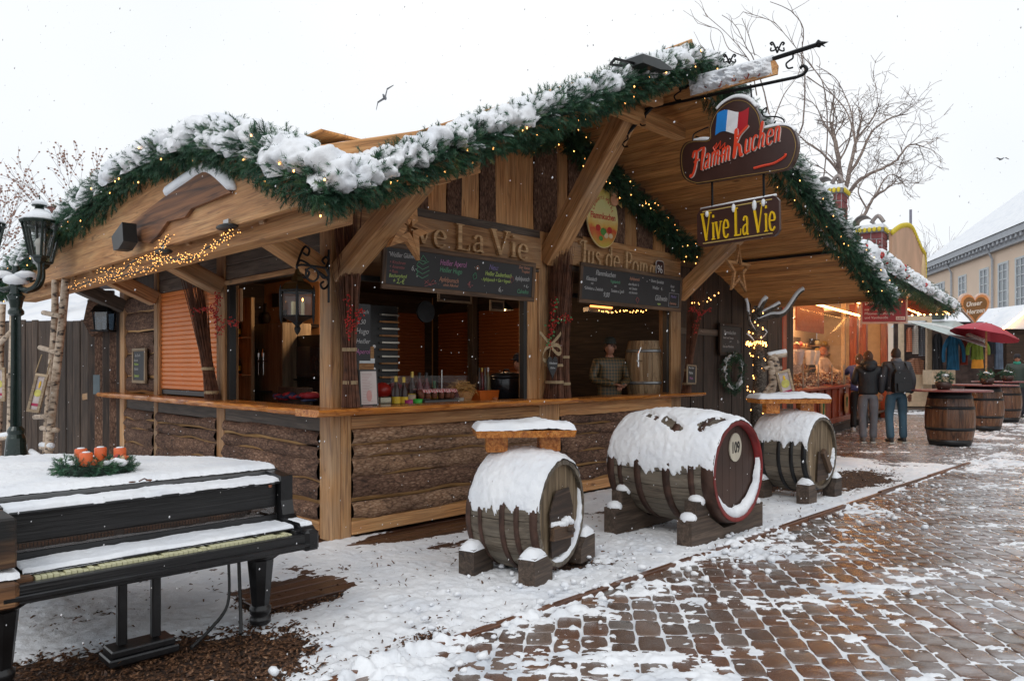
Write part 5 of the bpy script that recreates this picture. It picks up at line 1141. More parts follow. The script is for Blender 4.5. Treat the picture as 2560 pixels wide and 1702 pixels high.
# floodlight on the garland
Mq = F @ Matrix.Translation(hit(1480, 160, 'y', -1.95)) @ Matrix.Rotation(R(-6), 4, 'Y')
t = thing('floodlight', 'black flat floodlight on an arm over the garland near the peak', 'floodlight', Mq)
MB().prism([(-.20,-.02),(-.19,.05),(.05,.05),(.22,.012),(.22,-.008),(.05,-.03)], -.14, .10).build('housing', plain('floodlight_grey', (.05,.055,.055), .4, .3), t, Mq)
MB().tube([(-.2,-.05,0),(-.45,-.05,-.01),(-.48,-.03,-.05)], .012, 5).tube([(-.2,.03,.0),(-.45,.0,-.04)], .010, 5).build('bracket', M_IRON, t, Mq)
MB().box(-.19,.05,-.13,.09,.052,.062).build('snow', M_SNOW, t, Mq)
# spot lamps at the left eave
p = hit(285, 546, 'x', -1.3); Mq = F @ Matrix.Translation(p)
t = thing('loudspeaker', 'black speaker box fixed under the knotty slab on the left eave', 'speaker', Mq)
MB().prism([(-.14,.05),(.14,.07),(.13,-.09),(.0,-.11),(-.12,-.08)], -.05, .06, T=Matrix.Rotation(R(-90),4,'Z') @ Matrix.Rotation(R(-14),4,'Y')).build('housing', M_BLACK, t, Mq)
for (u, v) in ((523,523),(376,580)):
    p = hit(u, v, 'x', -1.2); Mq = F @ Matrix.Translation(p); t = thing('eave_lamp', 'flat oval black lamp clipped under the eave '+('near the corner brace' if u > 500 else 'amid the dense amber lights'), 'lamp', Mq, 'flat lamps under the left eave')
    MB().ball((0,0,0), (.06,.12,.022), 14, 6).build('housing', M_BLACK, t, Mq, True); MB().box(-.01,.01,-.04,.04,.015,.05).build('clip', plain('steel', (.4,.4,.4), .3, .9), t, Mq)
# wreath on the dark wall
c0 = hit(1690, 858, 'y', .2); P = [F @ Vector((c0[0]+.27*math.cos(a), .2, c0[2]+.27*math.sin(a))) for a in np.linspace(0, 2*PI, 25)]
t = thing('door_wreath', 'round fir wreath with frosted tips on the dark plank wall', 'wreath', F @ Matrix.Translation(c0)); garland_foliage('foliage', P, .05, 330, t, scale=.7, seed=9)
garland_snow('frost', P, .05, t, .1, 12, amp=.5)
# ================================================================ barrels by the stall
M_STAVE = wood('barrel_stave', (.055,.04,.028), (.135,.105,.075), (.23,.19,.14), grey=(.16,.14,.11), gf=.5)
M_STAVEB = wood('barrel_stave_brown', (.05,.02,.01), (.15,.065,.032), (.24,.12,.06), rough=.35, knots=False)
M_HOOPR = plain('rusty_hoop', (.07,.035,.024), .6, .3, var=.5, bs=70, bump=.3); M_HOOPB = plain('black_hoop', (.012,.012,.013), .45, .3)
M_HEADW = wood('barrel_head', (.06,.04,.022), (.20,.14,.08), (.32,.24,.15), axis=2)
M_HEADB = plain('barrel_head_brown', (.055,.028,.02), .6, var=.25, bs=20); M_REDP = plain('red_rim_paint', (.20,.012,.012), .4, var=.3, bs=60)
def barrel(t, M, L, rh, rb, ns, hoops, stave, head, hoopm, rimm=None, z0=0, headin=.045):
    """axis along local x from -L (back) to 0 (head facing +x)"""
    def rad(x): f = (x+L/2)/(L/2); return rb-(rb-rh)*f*f
    N = 10
    for k in range(ns):
        a0, a1 = 2*PI*k/ns+.006, 2*PI*(k+1)/ns-.006; V = []
        for i in range(N+1):
            x = -L+L*i/N; r = rad(x)
            for (a, q) in ((a0, r-.004), ((a0+a1)/2, r+.002), (a1, r-.004), (a1, r-.03), (a0, r-.03)): V.append((x, q*math.cos(a), q*math.sin(a)))
        Fc = [(i*5+j, (i+1)*5+j, (i+1)*5+(j+1) % 5, i*5+(j+1) % 5) for i in range(N) for j in range(5)]+[(0,1,2,3,4), tuple(N*5+j for j in range(5))[::-1]]
        mesh('stave', V, Fc, [stave, rimm or stave], t, M, mi=[1 if (rimm and j % 5 == 3 and j//5 >= N-2) else 0 for j in range(N*5)]+[0, 1 if rimm else 0])
    for (xc, w) in hoops:
        V = [(x, (rad(x)+e)*math.cos(a), (rad(x)+e)*math.sin(a)) for x, e in ((xc-w/2, .0), (xc-w/2, .006), (xc+w/2, .006), (xc+w/2, .0)) for a in [2*PI*j/48 for j in range(48)]]
        Fc = [(i*48+j, i*48+(j+1) % 48, (i+1)*48+(j+1) % 48, (i+1)*48+j) for i in range(3) for j in range(48)]
        mesh('hoop', V, Fc, hoopm, t, M, True)
    r = rh-.022
    for x, s in ((-headin, 1), (-L+headin, -1)):
        V = []; nb = 7; mbh = []
        for i in range(nb):
            y0, y1 = -r+2*r*i/nb+.002, -r+2*r*(i+1)/nb-.002; pts = []
            for yy in np.linspace(y0, y1, 4): pts.append((yy, math.sqrt(max(0, r*r-yy*yy))))
            poly = [(yy, h) for yy, h in pts]+[(yy, -h) for yy, h in pts[::-1]]
            MB().prism(poly, -.008+.001*(i % 2), .008).build('head_board', head, t, M @ Matrix.Translation((x, 0, 0)) @ Matrix(((0,1,0,0),(1,0,0,0),(0,0,1,0),(0,0,0,1))))
    return rad
def barrel_snow(t, M, L, rad, a0, a1, th, seed, xa=-1.0, xb=0.0, name='snow', bare=0):
    nu, nv = 90, 80; xs = np.linspace(-L-.004, 0.004, nu); an = np.linspace(R(a0), R(a1), nv); X, An = np.meshgrid(xs, an, indexing='ij')
    rr = np.vectorize(rad)(X); e = np.minimum(An-R(a0), R(a1)-An)*rr; ed = np.clip((np.minimum(X+L, -X)+.006)/.03, 0, 1)
    n1 = fbm(X*6+seed, An*3.0, 0, 3, seed); n2 = fbm(X*28, An*10, 0, 3, seed+3); n3 = fbm(X*70, An*30, 0, 2, seed+4)
    drip = fbm(X*16, 0*An+seed, 0, 2, seed+9)+.9*(fbm(X*34, 0*An+seed, 0, 2, seed+8)-.4)
    c = np.clip((e-.10*drip-.05*(n2-.3))/.06, -1, 1)
    if bare: c = c-bare*sum(2.2*np.exp(-(((X-cx)*math.cos(.5)+(An-ca)*.45*math.sin(.5))/lx)**4-(((An-ca)*.45*math.cos(.5)-(X-cx)*math.sin(.5))/ly)**4) for cx, ca, lx, ly in ((-.80, 1.95, .17, .035), (-.50, 2.2, .17, .045), (-.16, 2.0, .07, .14)))*(n2*2.6-.25)
    h = np.where(c > 0, th*(.30+.75*np.clip(np.sin(An), 0, 1)**1.5)*np.sqrt(np.abs(c))*(.7+.5*n1)*ed**.5+(n2-.5)*.02*(c > .1)+(n3-.5)*.006, -.012)
    V = np.stack([X, (rr+h)*np.cos(An), (rr+h)*np.sin(An)], -1).reshape(-1, 3); Fc = gridf(nu, nv); Fc = Fc[(h.ravel()[Fc]).max(1) > 0]
    return mesh(name, V, Fc, M_SNOW, t, M, True)
def cradle_block(t, M, w, h, d, snow=True, notch=0):
    MB().prism([(-w/2,0),(w/2,0),(w/2,h*.55),(w*.12,h),(-w/2,h)], -d/2, d/2).build('block', M_OLDB, t, M)
    if snow:
        nu = 14; xs = np.linspace(-w*.52, w*.2, nu); ys = np.linspace(-d*.53, d*.53, nu); X, Y = np.meshgrid(xs, ys, indexing='ij'); f = (X+w*.52)/(w*.72); g = (Y+d*.53)/(d*1.06)
        Z = h-.012+.075*np.sqrt(np.clip(np.sin(PI*f)*np.sin(PI*g), 0, 1))*(.8+.4*fbm(X*20, Y*20, 0, 2, 5)); mesh('snow', np.stack([X, Y, Z], -1).reshape(-1, 3), gridf(nu, nu), M_SNOW, t, M, True)
M_OLDB = wood('old_block', (.03,.02,.014), (.075,.05,.035), (.13,.09,.065))
def axisM(c, ang):     # local x points along plan angle ang (0 = world +x), at centre c
    return Matrix.Translation(c) @ Matrix.Rotation(ang, 4, 'Z')
def counter_top(t, M, L, w, z, seed, M2=M_COUNTER):
    # live edge board along local y
    nu = 16; up = []; lo = []
    out = []
    for i in range(nu+1): y = -L/2+L*i/nu; out.append((w/2+(float(vnoise(i*.8, seed, 0))-.5)*.05-.03*abs(i/nu*2-1)**6, y))
    for i in range(nu, -1, -1): y = -L/2+L*i/nu; out.append((-w/2+(float(vnoise(i*.8, seed+5, 0))-.5)*.04, y))
    n = len(out); V = [(x, y, z) for x, y in out]+[(x*.93, y*.97, z-.05) for x, y in out]
    mesh('table_board', V, [tuple(range(n))[::-1], tuple(range(n, 2*n))]+[(i, (i+1) % n, (i+1) % n+n, i+n) for i in range(n)], M2, t, M)
# 1: small barrel with plank table, front
A1 = -R(30); c1_ = Vector((.37, 5.42, .425)); M1 = axisM(c1_, A1)
t = thing('wine_barrel', 'small grey oak barrel lying on blocks nearest the piano, snow on its back', 'barrel', Matrix.Translation((c1_.x, c1_.y, 0)), 'barrels lying in front of the stall')
rd = barrel(t, M1, .58, .385, .435, 20, [(-.03,.05),(-.15,.035),(-.26,.04),(-.45,.035),(-.57,.05)], M_STAVE, M_HEADW, M_HOOPR)
barrel_snow(t, M1, .58, rd, 30, 180, .034, 3)
MB().prism([(-.15,-.30),(.16,-.30),(.20,.02),(.13,.17),(-.08,.17),(-.18,.02)], -.012, -.001).build('hatch_stain', M_DARKW, t, M1 @ Matrix.Translation((-.022, 0, 0)) @ Matrix.Rotation(R(90), 4, 'Z'))
beam('latch_board', (.0,-.17,-.12), (.0,.16,-.15), .04, .11, M_OLDF, t, M1); MB().lathe([(.0,0),(.02,0),(.022,.04),(.012,.05),(0,.05)], 8, Matrix.Translation((.02,.06,-.13)) @ Matrix.Rotation(R(90),4,'Y')).build('bung', M_OLDB, t, M1)
mb = MB(); 
for i in range(12): mb.ball((.0+random.uniform(-.01,.01), -.15+i*.027, -.062-.0025*i+.012*(i in (7,8,9))), (.026,.024,.022+.016*(i in (6,7,8,9))), 8, 6, j=.12)
mb.build('snow', M_SNOW, t, M1, True)
def crescent(t, M, r, a0, a1, w, x, seed=0):
    n = 50; V = []
    for i in range(n+1):
        a = R(a0)+(R(a1)-R(a0))*i/n; f = math.sin(PI*i/n)**.6; ww = w*f*(.8+.5*float(vnoise(i*.35, seed, 0)))
        for (q, dx) in ((0, -.02), (0, .012), (ww*.5, .03*f), (ww, .01), (ww, -.03)): V.append((x+dx+.008*float(vnoise(i*.9, q*90, 1)), (r-q)*math.cos(a), (r-q)*math.sin(a)))
    return mesh('snow', V, [(i*5+j, (i+1)*5+j, (i+1)*5+j+1, i*5+j+1) for i in range(n) for j in range(4)], M_SNOW, t, M, True)
crescent(t, M1, .375, -135, 25, .06, -.03, 2)
for (x, y, a) in ((-.03,-.36,90),(-.52,-.36,90),(-.03,.38,-90),): 
    cradle_block(t, M1 @ Matrix.Translation((x, y, -.425)) @ Matrix.Rotation(R(a), 4, 'Z') @ Matrix.Rotation(R(0 if a > 0 else 0), 4, 'Z'), .26, .2, .13)
# table board above
t = thing('plank_table', 'orange live edge board capped with snow on wooden blocks above the front barrel', 'table', M1, 'snowy board tables over the barrels')
Mt_ = M1 @ Matrix.Translation((-.27, .0, 0)); Mt_ = Matrix.Translation(Mt_.translation) @ Matrix.Rotation(R(-12), 4, 'Z') 
def bt(p): return p
def table_on(t, M, L, w, z, seed, zb):
    counter_top(t, M, L, w, z, seed); n1, n2 = 50, 26
    fb2 = MB().box(-.06,.06,-.28,-.12, zb, z-.05, c=.005).build('support', M_COUNTER, t, M); inst(fb2, t, M @ Matrix.Translation((0,.40,0)))
    ys = np.linspace(-L/2, L/2, n1); xs = np.linspace(-w*.48, w*.48, n2); Y, X = np.meshgrid(ys, xs, indexing='ij'); e = np.minimum(L/2-np.abs(Y), w*.48-np.abs(X))
    nz = fbm(X*9, Y*9, 0, 3, seed); bare = np.clip(((X/w)+(-Y/L)*.9-.42+(nz-.5)*.5)*9, 0, 1)
    Z = z+.002+(.05*np.clip(e/.04, 0, 1)**.5*(.7+.7*nz)+.03*np.exp(-((Y+L*.18)/.12)**2)*nz)*(1-bare)-.012*bare+(fbm(X*50, Y*50, 0, 2, 2)-.5)*.008
    mesh('snow', np.stack([X, Y, Z], -1).reshape(-1, 3), gridf(n1, n2), M_SNOW, t, M, True)
Mtb = Matrix.Translation((.08, 5.58, 0)) @ Matrix.Rotation(R(90+8), 4, 'Z')
table_on(t, Mtb, .74, .42, 1.03, 3, .86)
# 2: barrel 109
A2 = -R(45); h2c = Vector((1.97, 6.42, .59)); M2 = axisM(h2c, A2)
t = thing('wine_barrel', 'big oak barrel with red rim and round number 109 plate', 'barrel', Matrix.Translation((h2c.x, h2c.y, 0)), 'barrels lying in front of the stall')
rd = barrel(t, M2, 1.10, .435, .50, 24, [(-.05,.10),(-.19,.05),(-.42,.07),(-.72,.07),(-.93,.05),(-1.05,.09)], M_STAVE, M_HEADB, M_HOOPR, M_REDP, headin=.07)
barrel_snow(t, M2, 1.10, rd, 28, 186, .030, 13, bare=.8)
V = [(.0, .435*math.cos(a), .435*math.sin(a)) for a in [2*PI*i/60 for i in range(60)]]+[(.0, .40*math.cos(a), .40*math.sin(a)) for a in [2*PI*i/60 for i in range(60)]]+[(-.06, .395*math.cos(a), .395*math.sin(a)) for a in [2*PI*i/60 for i in range(60)]]
V = [(x+.004, y, z) for x, y, z in V]
mesh('red_rim', V, [(i+60*j, (i+1) % 60+60*j, (i+1) % 60+60*(j+1), i+60*(j+1)) for i in range(60) for j in (0,1)], M_REDP, t, M2, True)
MB().prism([(.105*math.cos(a), .125*math.sin(a)) for a in [2*PI*i/32 for i in range(32)]], -.004, .006).build('number_disc', plain('enamel_cream', (.55,.5,.4), .4), t, M2 @ Matrix.Translation((-.052, .03, .20)) @ Matrix.Rotation(R(90), 4, 'Z'))
MN = M2 @ Matrix.Translation((-.047, .03, .195)) @ Matrix.Rotation(R(90), 4, 'Z') @ Matrix.Rotation(R(90), 4, 'X')
text('109', .135, M_BLACK, t, MN, align='CENTER', sx=.72, off=.004)
crescent(t, M2, .41, -160, 15, .085, -.02, 6)
# cradle: two notched beams
for x in (-.16, -.92):
    Mx = M2 @ Matrix.Translation((x, 0, -.59))
    MB().prism([(-.62,0),(.62,0),(.62,.23),(.34,.23),(.10,.10),(-.10,.10),(-.34,.23),(-.62,.23)], -.07, .07).build('cradle_beam', M_OLDB, t, Mx @ Matrix.Rotation(R(90), 4, 'Z'))
    for s in (-1, 1): MB().prism([(-.11,0),(.10*s+0,0),(.11,.02),(.11,.15),(-.11,.15)] if False else [(-.1,0),(.1,0),(.1,.14),(-.1,.14)], -.06, .06).build('wedge', M_OLDB, t, Mx @ Matrix.Translation((.0, .42*s, .23)) @ Matrix.Rotation(R(90), 4, 'Z'))
    for (y, z, s) in ((-.42,.37,1),(-.56,.235,1),(.42,.37,1),(.56,.235,1)): MB().ball((0, y, z), (.075, .065, .055), 12, 7, j=.05).build('snow', M_SNOW, t, Mx, True)
# 3: far small barrel with table
h3 = Vector((3.50, 8.35, .52)); M3 = axisM(h3, -R(46))
t = thing('wine_barrel', 'small weathered barrel lying furthest right with slanted handle on its head and snow cap', 'barrel', Matrix.Translation((h3.x, h3.y, 0)), 'barrels lying in front of the stall')
rd = barrel(t, M3, .66, .40, .45, 20, [(-.03,.05),(-.16,.04),(-.30,.04),(-.50,.04),(-.63,.05)], M_STAVE, M_HEADW, M_HOOPB)
barrel_snow(t, M3, .66, rd, 32, 174, .032, 23)
beam('latch_board', (.0,.02,.02), (.0,.20,-.22), .05, .09, M_OLDF, t, M3); crescent(t, M3, .375, -60, 5, .05, -.03, 9)
MB().prism([(-.1,-.32),(.2,-.3),(.16,.0),(-.06,.02)], -.012, -.001).build('hatch_stain', M_DARKW, t, M3 @ Matrix.Translation((-.024, 0, 0)) @ Matrix.Rotation(R(90), 4, 'Z'))
for (x, y) in ((-.03,-.33),(-.55,-.33),(-.03,.34)): cradle_block(t, M3 @ Matrix.Translation((x, y, -.52)) @ Matrix.Rotation(R(90 if y < 0 else -90), 4, 'Z'), .2, .22, .14)
t = thing('plank_table', 'orange board with a thick strip of snow above the far right barrel', 'table', Matrix.Translation((3.2, 8.55, 0)), 'snowy board tables over the barrels')
table_on(t, Matrix.Translation((3.17, 8.5, 0)) @ Matrix.Rotation(R(90+4), 4, 'Z'), .84, .40, 1.13, 8, .96)

# ================================================================ grand piano (stall orientation)
P0 = F @ Matrix.Translation((-1.925, -1.75, 0)); PM = plain('piano_black', (.012,.012,.013), .28, var=.5, bs=40, bump=.15); M_PW = wood('piano_worn', (.010,.010,.011), (.014,.014,.015), (.024,.023,.024), rough=.33, knots=False)
M_PLY = wood('worn_veneer', (.03,.014,.008), (.22,.10,.04), (.40,.22,.10), grey=(.012,.012,.012), gf=1.0, knots=False)
t = thing('grand_piano', 'weathered black grand piano with ivory keys and snow covered lid', 'piano', P0)
HW = .745; zk = .53
def pb(name, x0, x1, y0, y1, z0, z1, mat=PM, c=.006, p=None): return MB().box(x0, x1, y0, y1, z0, z1, c=c).build(name, mat, p or t, P0)
pb('key_slip', -HW, HW, .0, .05, .375, .50, M_PW); pb('slip_moulding', -HW, HW, -.022, 0, .405, .44, PM); pb('keybed', -HW, HW, .05, .40, .375, .47)
pb('key_block', HW-.085, HW, .05, .13, .47, .525, PM); pb('key_block', -HW, -HW+.13, .05, .13, .47, .525, M_PLY)
mk = plain('ivory', (.62,.60,.38), .4, var=.12, bs=30)
k0 = MB().box(0, .0218, 0, .15, .47, .515, c=.0015).build('key', mk, t, P0 @ Matrix.Translation((-HW+.14, .062, 0)))
nk = 52; kw = (2*HW-.235)/nk
for i in range(1, nk):
    o = inst(k0, t, P0 @ Matrix.Translation((-HW+.14+i*kw, .062+random.uniform(-.002,.002), random.choice([0,0,0,0,-.002,-.008]))))
# shelf above the keys, fallboard, music desk front, rim arms
pb('fallboard_shelf', -HW+.10, HW-.06, .098, .36, .520, .532, PM)
pb('glass_fallboard', -HW+.09, HW-.05, .33, .336, .53, .60, M_PW); 
fbm_ = beam('front_board', (-HW+.07, .35, .735), (HW-.05, .35, .735), .02, .15, M_PW, t, P0)
mb = MB(); 
for i in range(86):
    if i in (29, 30, 31, 57, 58, 59): continue
    x = -HW+.10+i*.0155; mb.box(x, x+.010, .332, .340, .622, .655)
o = mb.build('hammers', M_PLY, t, P0); o['kind'] = 'stuff'
pb('action_back', -HW+.07, HW-.05, .345, .36, .53, .66, plain('dark_action', (.05,.035,.028), .7, var=.4, bs=50))
pb('acrylic_panel', -HW+.075, HW-.055, .325, .327, .60, .665, glassmat('perspex', (.8,.75,.72), .08), c=0)
pb('front_shelf', -HW+.06, HW-.045, .30, .50, .80, .815, PM)
for s in (-1, 1):
    xa, xb = (HW-.045, HW+.03) if s > 0 else (-HW-.03, -HW+.06)
    prof = [(.0,.36),(.0,.50),(.05,.545),(.20,.56),(.27,.60),(.29,.70),(.29,.845),(.50,.86),(2.0,.86),(2.0,.36)] if s > 0 else [(.0,.36),(.0,.50),(.05,.545),(.20,.56),(.27,.60),(.29,.70),(.29,.845),(.50,.86),(2.2,.86),(2.2,.36)]
    MB().prism(prof[:8]+([(1.15,.86),(1.15,.40)]), xa, xb, T=Matrix(((0,1,0,0),(1,0,0,0),(0,0,1,0),(0,0,0,1)))).build('rim_arm', PM if s > 0 else M_PW, t, P0)
    MB().box(xa-.006, xb+.006, -.02, .10, .36, .53, c=.02).build('arm_tip', M_PLY if s < 0 else PM, t, P0)
    if s < 0: MB().box(xa-.004, xb+.002, .02, .29, .60, .84, c=.01).build('worn_cheek', M_PLY, t, P0)
for s in (-1, 1): MB().lathe([(0,0),(.012,.0),(.012,.006),(0,.008)], 10, Matrix.Translation((s*(HW-.09), .34, .79)) @ Matrix.Rotation(R(90),4,'X')).build('screw', plain('copper', (.5,.2,.12), .3, .8), t, P0)
# lid outline: straight bass side on the left, curved treble side on the right
L_ = [(-HW-.04,.50),(HW+.04,.50),(HW+.02,.8),(HW-.10,1.12),(HW-.32,1.42),(HW-.52,1.64),(HW-.64,1.85),(HW-.80,2.05),(-HW+.35,2.15),(-HW+.02,2.05),(-HW-.04,1.8)]
def lidprism(z0, z1, k=1): n = len(L_); return MB().add([(x*k, y, z0) for x, y in L_]+[(x*k, y, z1) for x, y in L_], [tuple(range(n))[::-1], tuple(range(n, 2*n))]+[(i, (i+1) % n, (i+1) % n+n, i+n) for i in range(n)])
lidprism(.845, .865).build('lid', PM, t, P0); lidprism(.40, .844, .97).build('case', PM, t, P0)
pb('lid_hinge', -HW-.04, HW+.04, .488, .505, .835, .862, plain('hinge', (.12,.12,.12), .35, .7))
# snow on lid, shelf and key cover
nx_, ny_ = 130, 130; xs = np.linspace(-HW-.05, HW+.05, nx_); ys = np.linspace(.50, 2.16, ny_); X, Y = np.meshgrid(xs, ys, indexing='ij')
edge_r = np.interp(Y, [p[1] for p in L_[1:9]], [p[0] for p in L_[1:9]]); ok = (X < edge_r-.005) & (X > -HW-.035)
d_ = np.clip(np.minimum(edge_r-X, np.minimum(X+HW+.04, Y-.505))/.03, 0, 1)
Z = .866+.032*d_**.5*(.8+.4*fbm(X*5, Y*5, 0, 3, 4))+(fbm(X*60, Y*60, 0, 3, 6)-.5)*.010; Z[~ok] = .855
V = np.stack([X, Y, Z], -1).reshape(-1, 3); Fc = gridf(nx_, ny_); Fc = Fc[ok.ravel()[Fc].any(1)]
mesh('snow', V, Fc, M_SNOW, t, P0, True)
def snow_strip(x0, x1, y0, y1, z, th, seed, t, M, rag=.02):
    n1, n2 = int((x1-x0)/.008), int((y1-y0)/.008)+2; xs = np.linspace(x0, x1, n1); ys = np.linspace(y0, y1, n2); X, Y = np.meshgrid(xs, ys, indexing='ij')
    e = Y-y0-rag*fbm(X*14, X*0+seed, 0, 3, seed); e2 = np.minimum(np.minimum(y1-Y, X-x0), x1-X)
    c = np.clip(np.minimum(e, e2+.006)/.015, -1, 1); Z = z+np.where(c > 0, th*np.sqrt(np.abs(c))*(.6+.8*fbm(X*12, Y*12, 0, 3, seed)), -.01)+(fbm(X*70, Y*70, 0, 2, 3)-.5)*.004
    V = np.stack([X, Y, Z], -1).reshape(-1, 3); Fc = gridf(n1, n2); Fc = Fc[(c.ravel()[Fc]).max(1) > 0]; return mesh('snow', V, Fc, M_SNOW, t, M, True)
snow_strip(-HW+.06, HW-.045, .30, .49, .816, .022, 1, t, P0); snow_strip(-HW+.10, HW-.06, .10, .33, .532, .024, 2, t, P0)
snow_strip(-HW-.03, -HW+.07, .0, .26, .55, .03, 3, t, P0); snow_strip(HW-.04, HW+.03, .06, .26, .558, .02, 5, t, P0)
# legs
def leg(x, y):
    Mx = P0 @ Matrix.Translation((x, y, 0)); lg = MB().lathe([(.05,.0),(.06,.01),(.06,.03),(.048,.04),(.06,.05),(.062,.075),(.05,.085),(.05,.09)], 20).build('leg', PM, t, Mx, True)
    MB().lathe([(.052,.088),(.078,.29),(.085,.30)], 8).build('leg_shaft', PM, lg, Mx)
    MB().lathe([(.085,.295),(.112,.31),(.118,.33),(.10,.345),(.06,.35),(.075,.365),(.075,.38),(.06,.385)], 24).build('collar', PM, lg, Mx, True)
leg(.575, .30); leg(-.70, .28); leg(-.1, 1.85)
for x in (-.20, -.035): pb('lyre_post', x, x+.045, .27, .31, .06, .376)
pb('lyre_base', -.26, .08, .20, .38, .0, .03, PM); pb('lyre_base', -.245, .065, .215, .365, .03, .058, PM)
mb = MB(); mb.tube(cr([(.40,.36,.37),(.40,.33,.28),(.38,.30,.12),(.26,.24,.05),(.12,.16,.012)], 6), .008, 6); mb.tube(cr([(.46,.34,.37),(.45,.30,.2),(.42,.22,.06),(.40,.18,.01)], 6), .010, 6); mb.box(.37,.43,.33,.38,.30,.37)
mb.build('cable', M_WIRE, t, P0)
zi = ([0, .34, .376, .47, .515, .56, .66, 3], [0, .44, .46, .522, .556, .592, .66, 3]); done = set()
def kids(o):
    for c in C.objects:
        if c.parent is o: yield c; yield from kids(c)
for o in list(kids(t)):
    if abs(MW[o].translation.z) < .02 and o.data and o.data.name not in done:
        done.add(o.data.name)
        for v in o.data.vertices: v.co.z = float(np.interp(v.co.z, *zi)) if v.co.z > 0 else v.co.z
# advent wreath
cw = hit(221, 1085, 'z', .90); Mw = F @ Matrix.Translation((cw[0], cw[1], .90))
t = thing('advent_wreath', 'advent wreath with four orange candles and dried fruit lying on the snowy piano lid', 'wreath', Mw)
P = [Mw @ Vector((.155*math.cos(a), .155*math.sin(a), .02)) for a in np.linspace(0, 2*PI, 25)]
garland_foliage('foliage', P, .045, 1000, t, scale=.55, seed=31); garland_snow('snow', P, .045, t, .15, 33, step=.008, amp=.5)
MB().tube([p for p in P], .035, 8).build('ring', M_NCORE, t)
mc = plain('candle_orange', (.72,.13,.03), .45)
for (u, v) in ((180,1078),(190,1062),(235,1056),(268,1060)):
    p = hit(u, v, 'z', .95); q = Vector((p[0], p[1], 0))-Vector((cw[0], cw[1], 0)); q = q.normalized()*.135
    Mc = Mw @ Matrix.Translation((q.x, q.y, .04)); cn = MB().lathe([(.032,0),(.033,.002),(.033,.078),(.028,.083),(.0,.08)], 18).build('candle', mc, t, Mc, True); MB().tube([(0,0,.08),(.002,0,.095)], .002, 4).build('wick', M_BLACK, cn, Mc)
    MB().ball((0,0,.084), (.024,.02,.006), 8, 4).build('snow', M_SNOW, cn, Mc, True)
mb = MB(); 
for i in range(26):
    a = random.uniform(-2.4, 0); mb.ball((.13*math.cos(a)+random.uniform(-.03,.03), .13*math.sin(a), .065+random.uniform(-.01,.012)), random.uniform(.010, .019), 7, 5, i % 3)
mb.build('dried_fruit', [plain('fruit_orange', (.6,.14,.05)), plain('fruit_pale', (.6,.42,.25)), plain('fruit_red', (.35,.04,.03))], t, Mw, True)
p = hit(320, 1112, 'z', .885); t = thing('twig_scrap', 'small brown dead leaf and twig on the snow of the piano lid', 'twig', F @ Matrix.Translation(p))
MB().tube([(0,0,.01),(.03,.01,.02),(.055,-.01,.006)], .004, 5).ball((-.03,.01,.008), (.02,.012,.005), 6, 4).ball((.05,0,.01), (.018,.008,.006), 6, 4).build('twig', M_TWIG, t, F @ Matrix.Translation(p))

# ================================================================ lamp post, birch ladders
M_GREENI = plain('dark_green_iron', (.010,.022,.018), .25, .2, bump=.25, bs=30, coat=.3)
bx = hitw(37, 1000, 7.4); Mlp = Matrix.Translation((bx.x, 7.4, 0))
t = thing('street_lamp', 'dark green cast iron street lamp with several snow capped lanterns', 'street lamp', Mlp)
pr = [(.13,0),(.13,.25),(.11,.27),(.10,.35),(.11,.5),(.085,.78),(.07,.82),(.08,.86),(.055,.90)]
MB().lathe(pr, 20).build('foot', M_GREENI, t, Mlp)
n = 24; V = []; zt = 2.15
for z, r in ((.88,.050),(2.02,.042)):
    for k in range(n*2): a = PI*k/n; V.append((r*(1 if k % 2 else .86)*math.cos(a), r*(1 if k % 2 else .86)*math.sin(a), z))
MB().add(V, [(k, (k+1) % (2*n), (k+1) % (2*n)+2*n, k+2*n) for k in range(2*n)]).build('fluted_shaft', M_GREENI, t, Mlp)
MB().lathe([(.045,2.0),(.07,2.02),(.07,2.05),(.05,2.08),(.065,2.16),(.08,2.2),(.055,2.22),(.05,2.3),(.07,2.32),(.04,2.36),(.03,2.5)], 20).build('capital', M_GREENI, t, Mlp)
lant = None
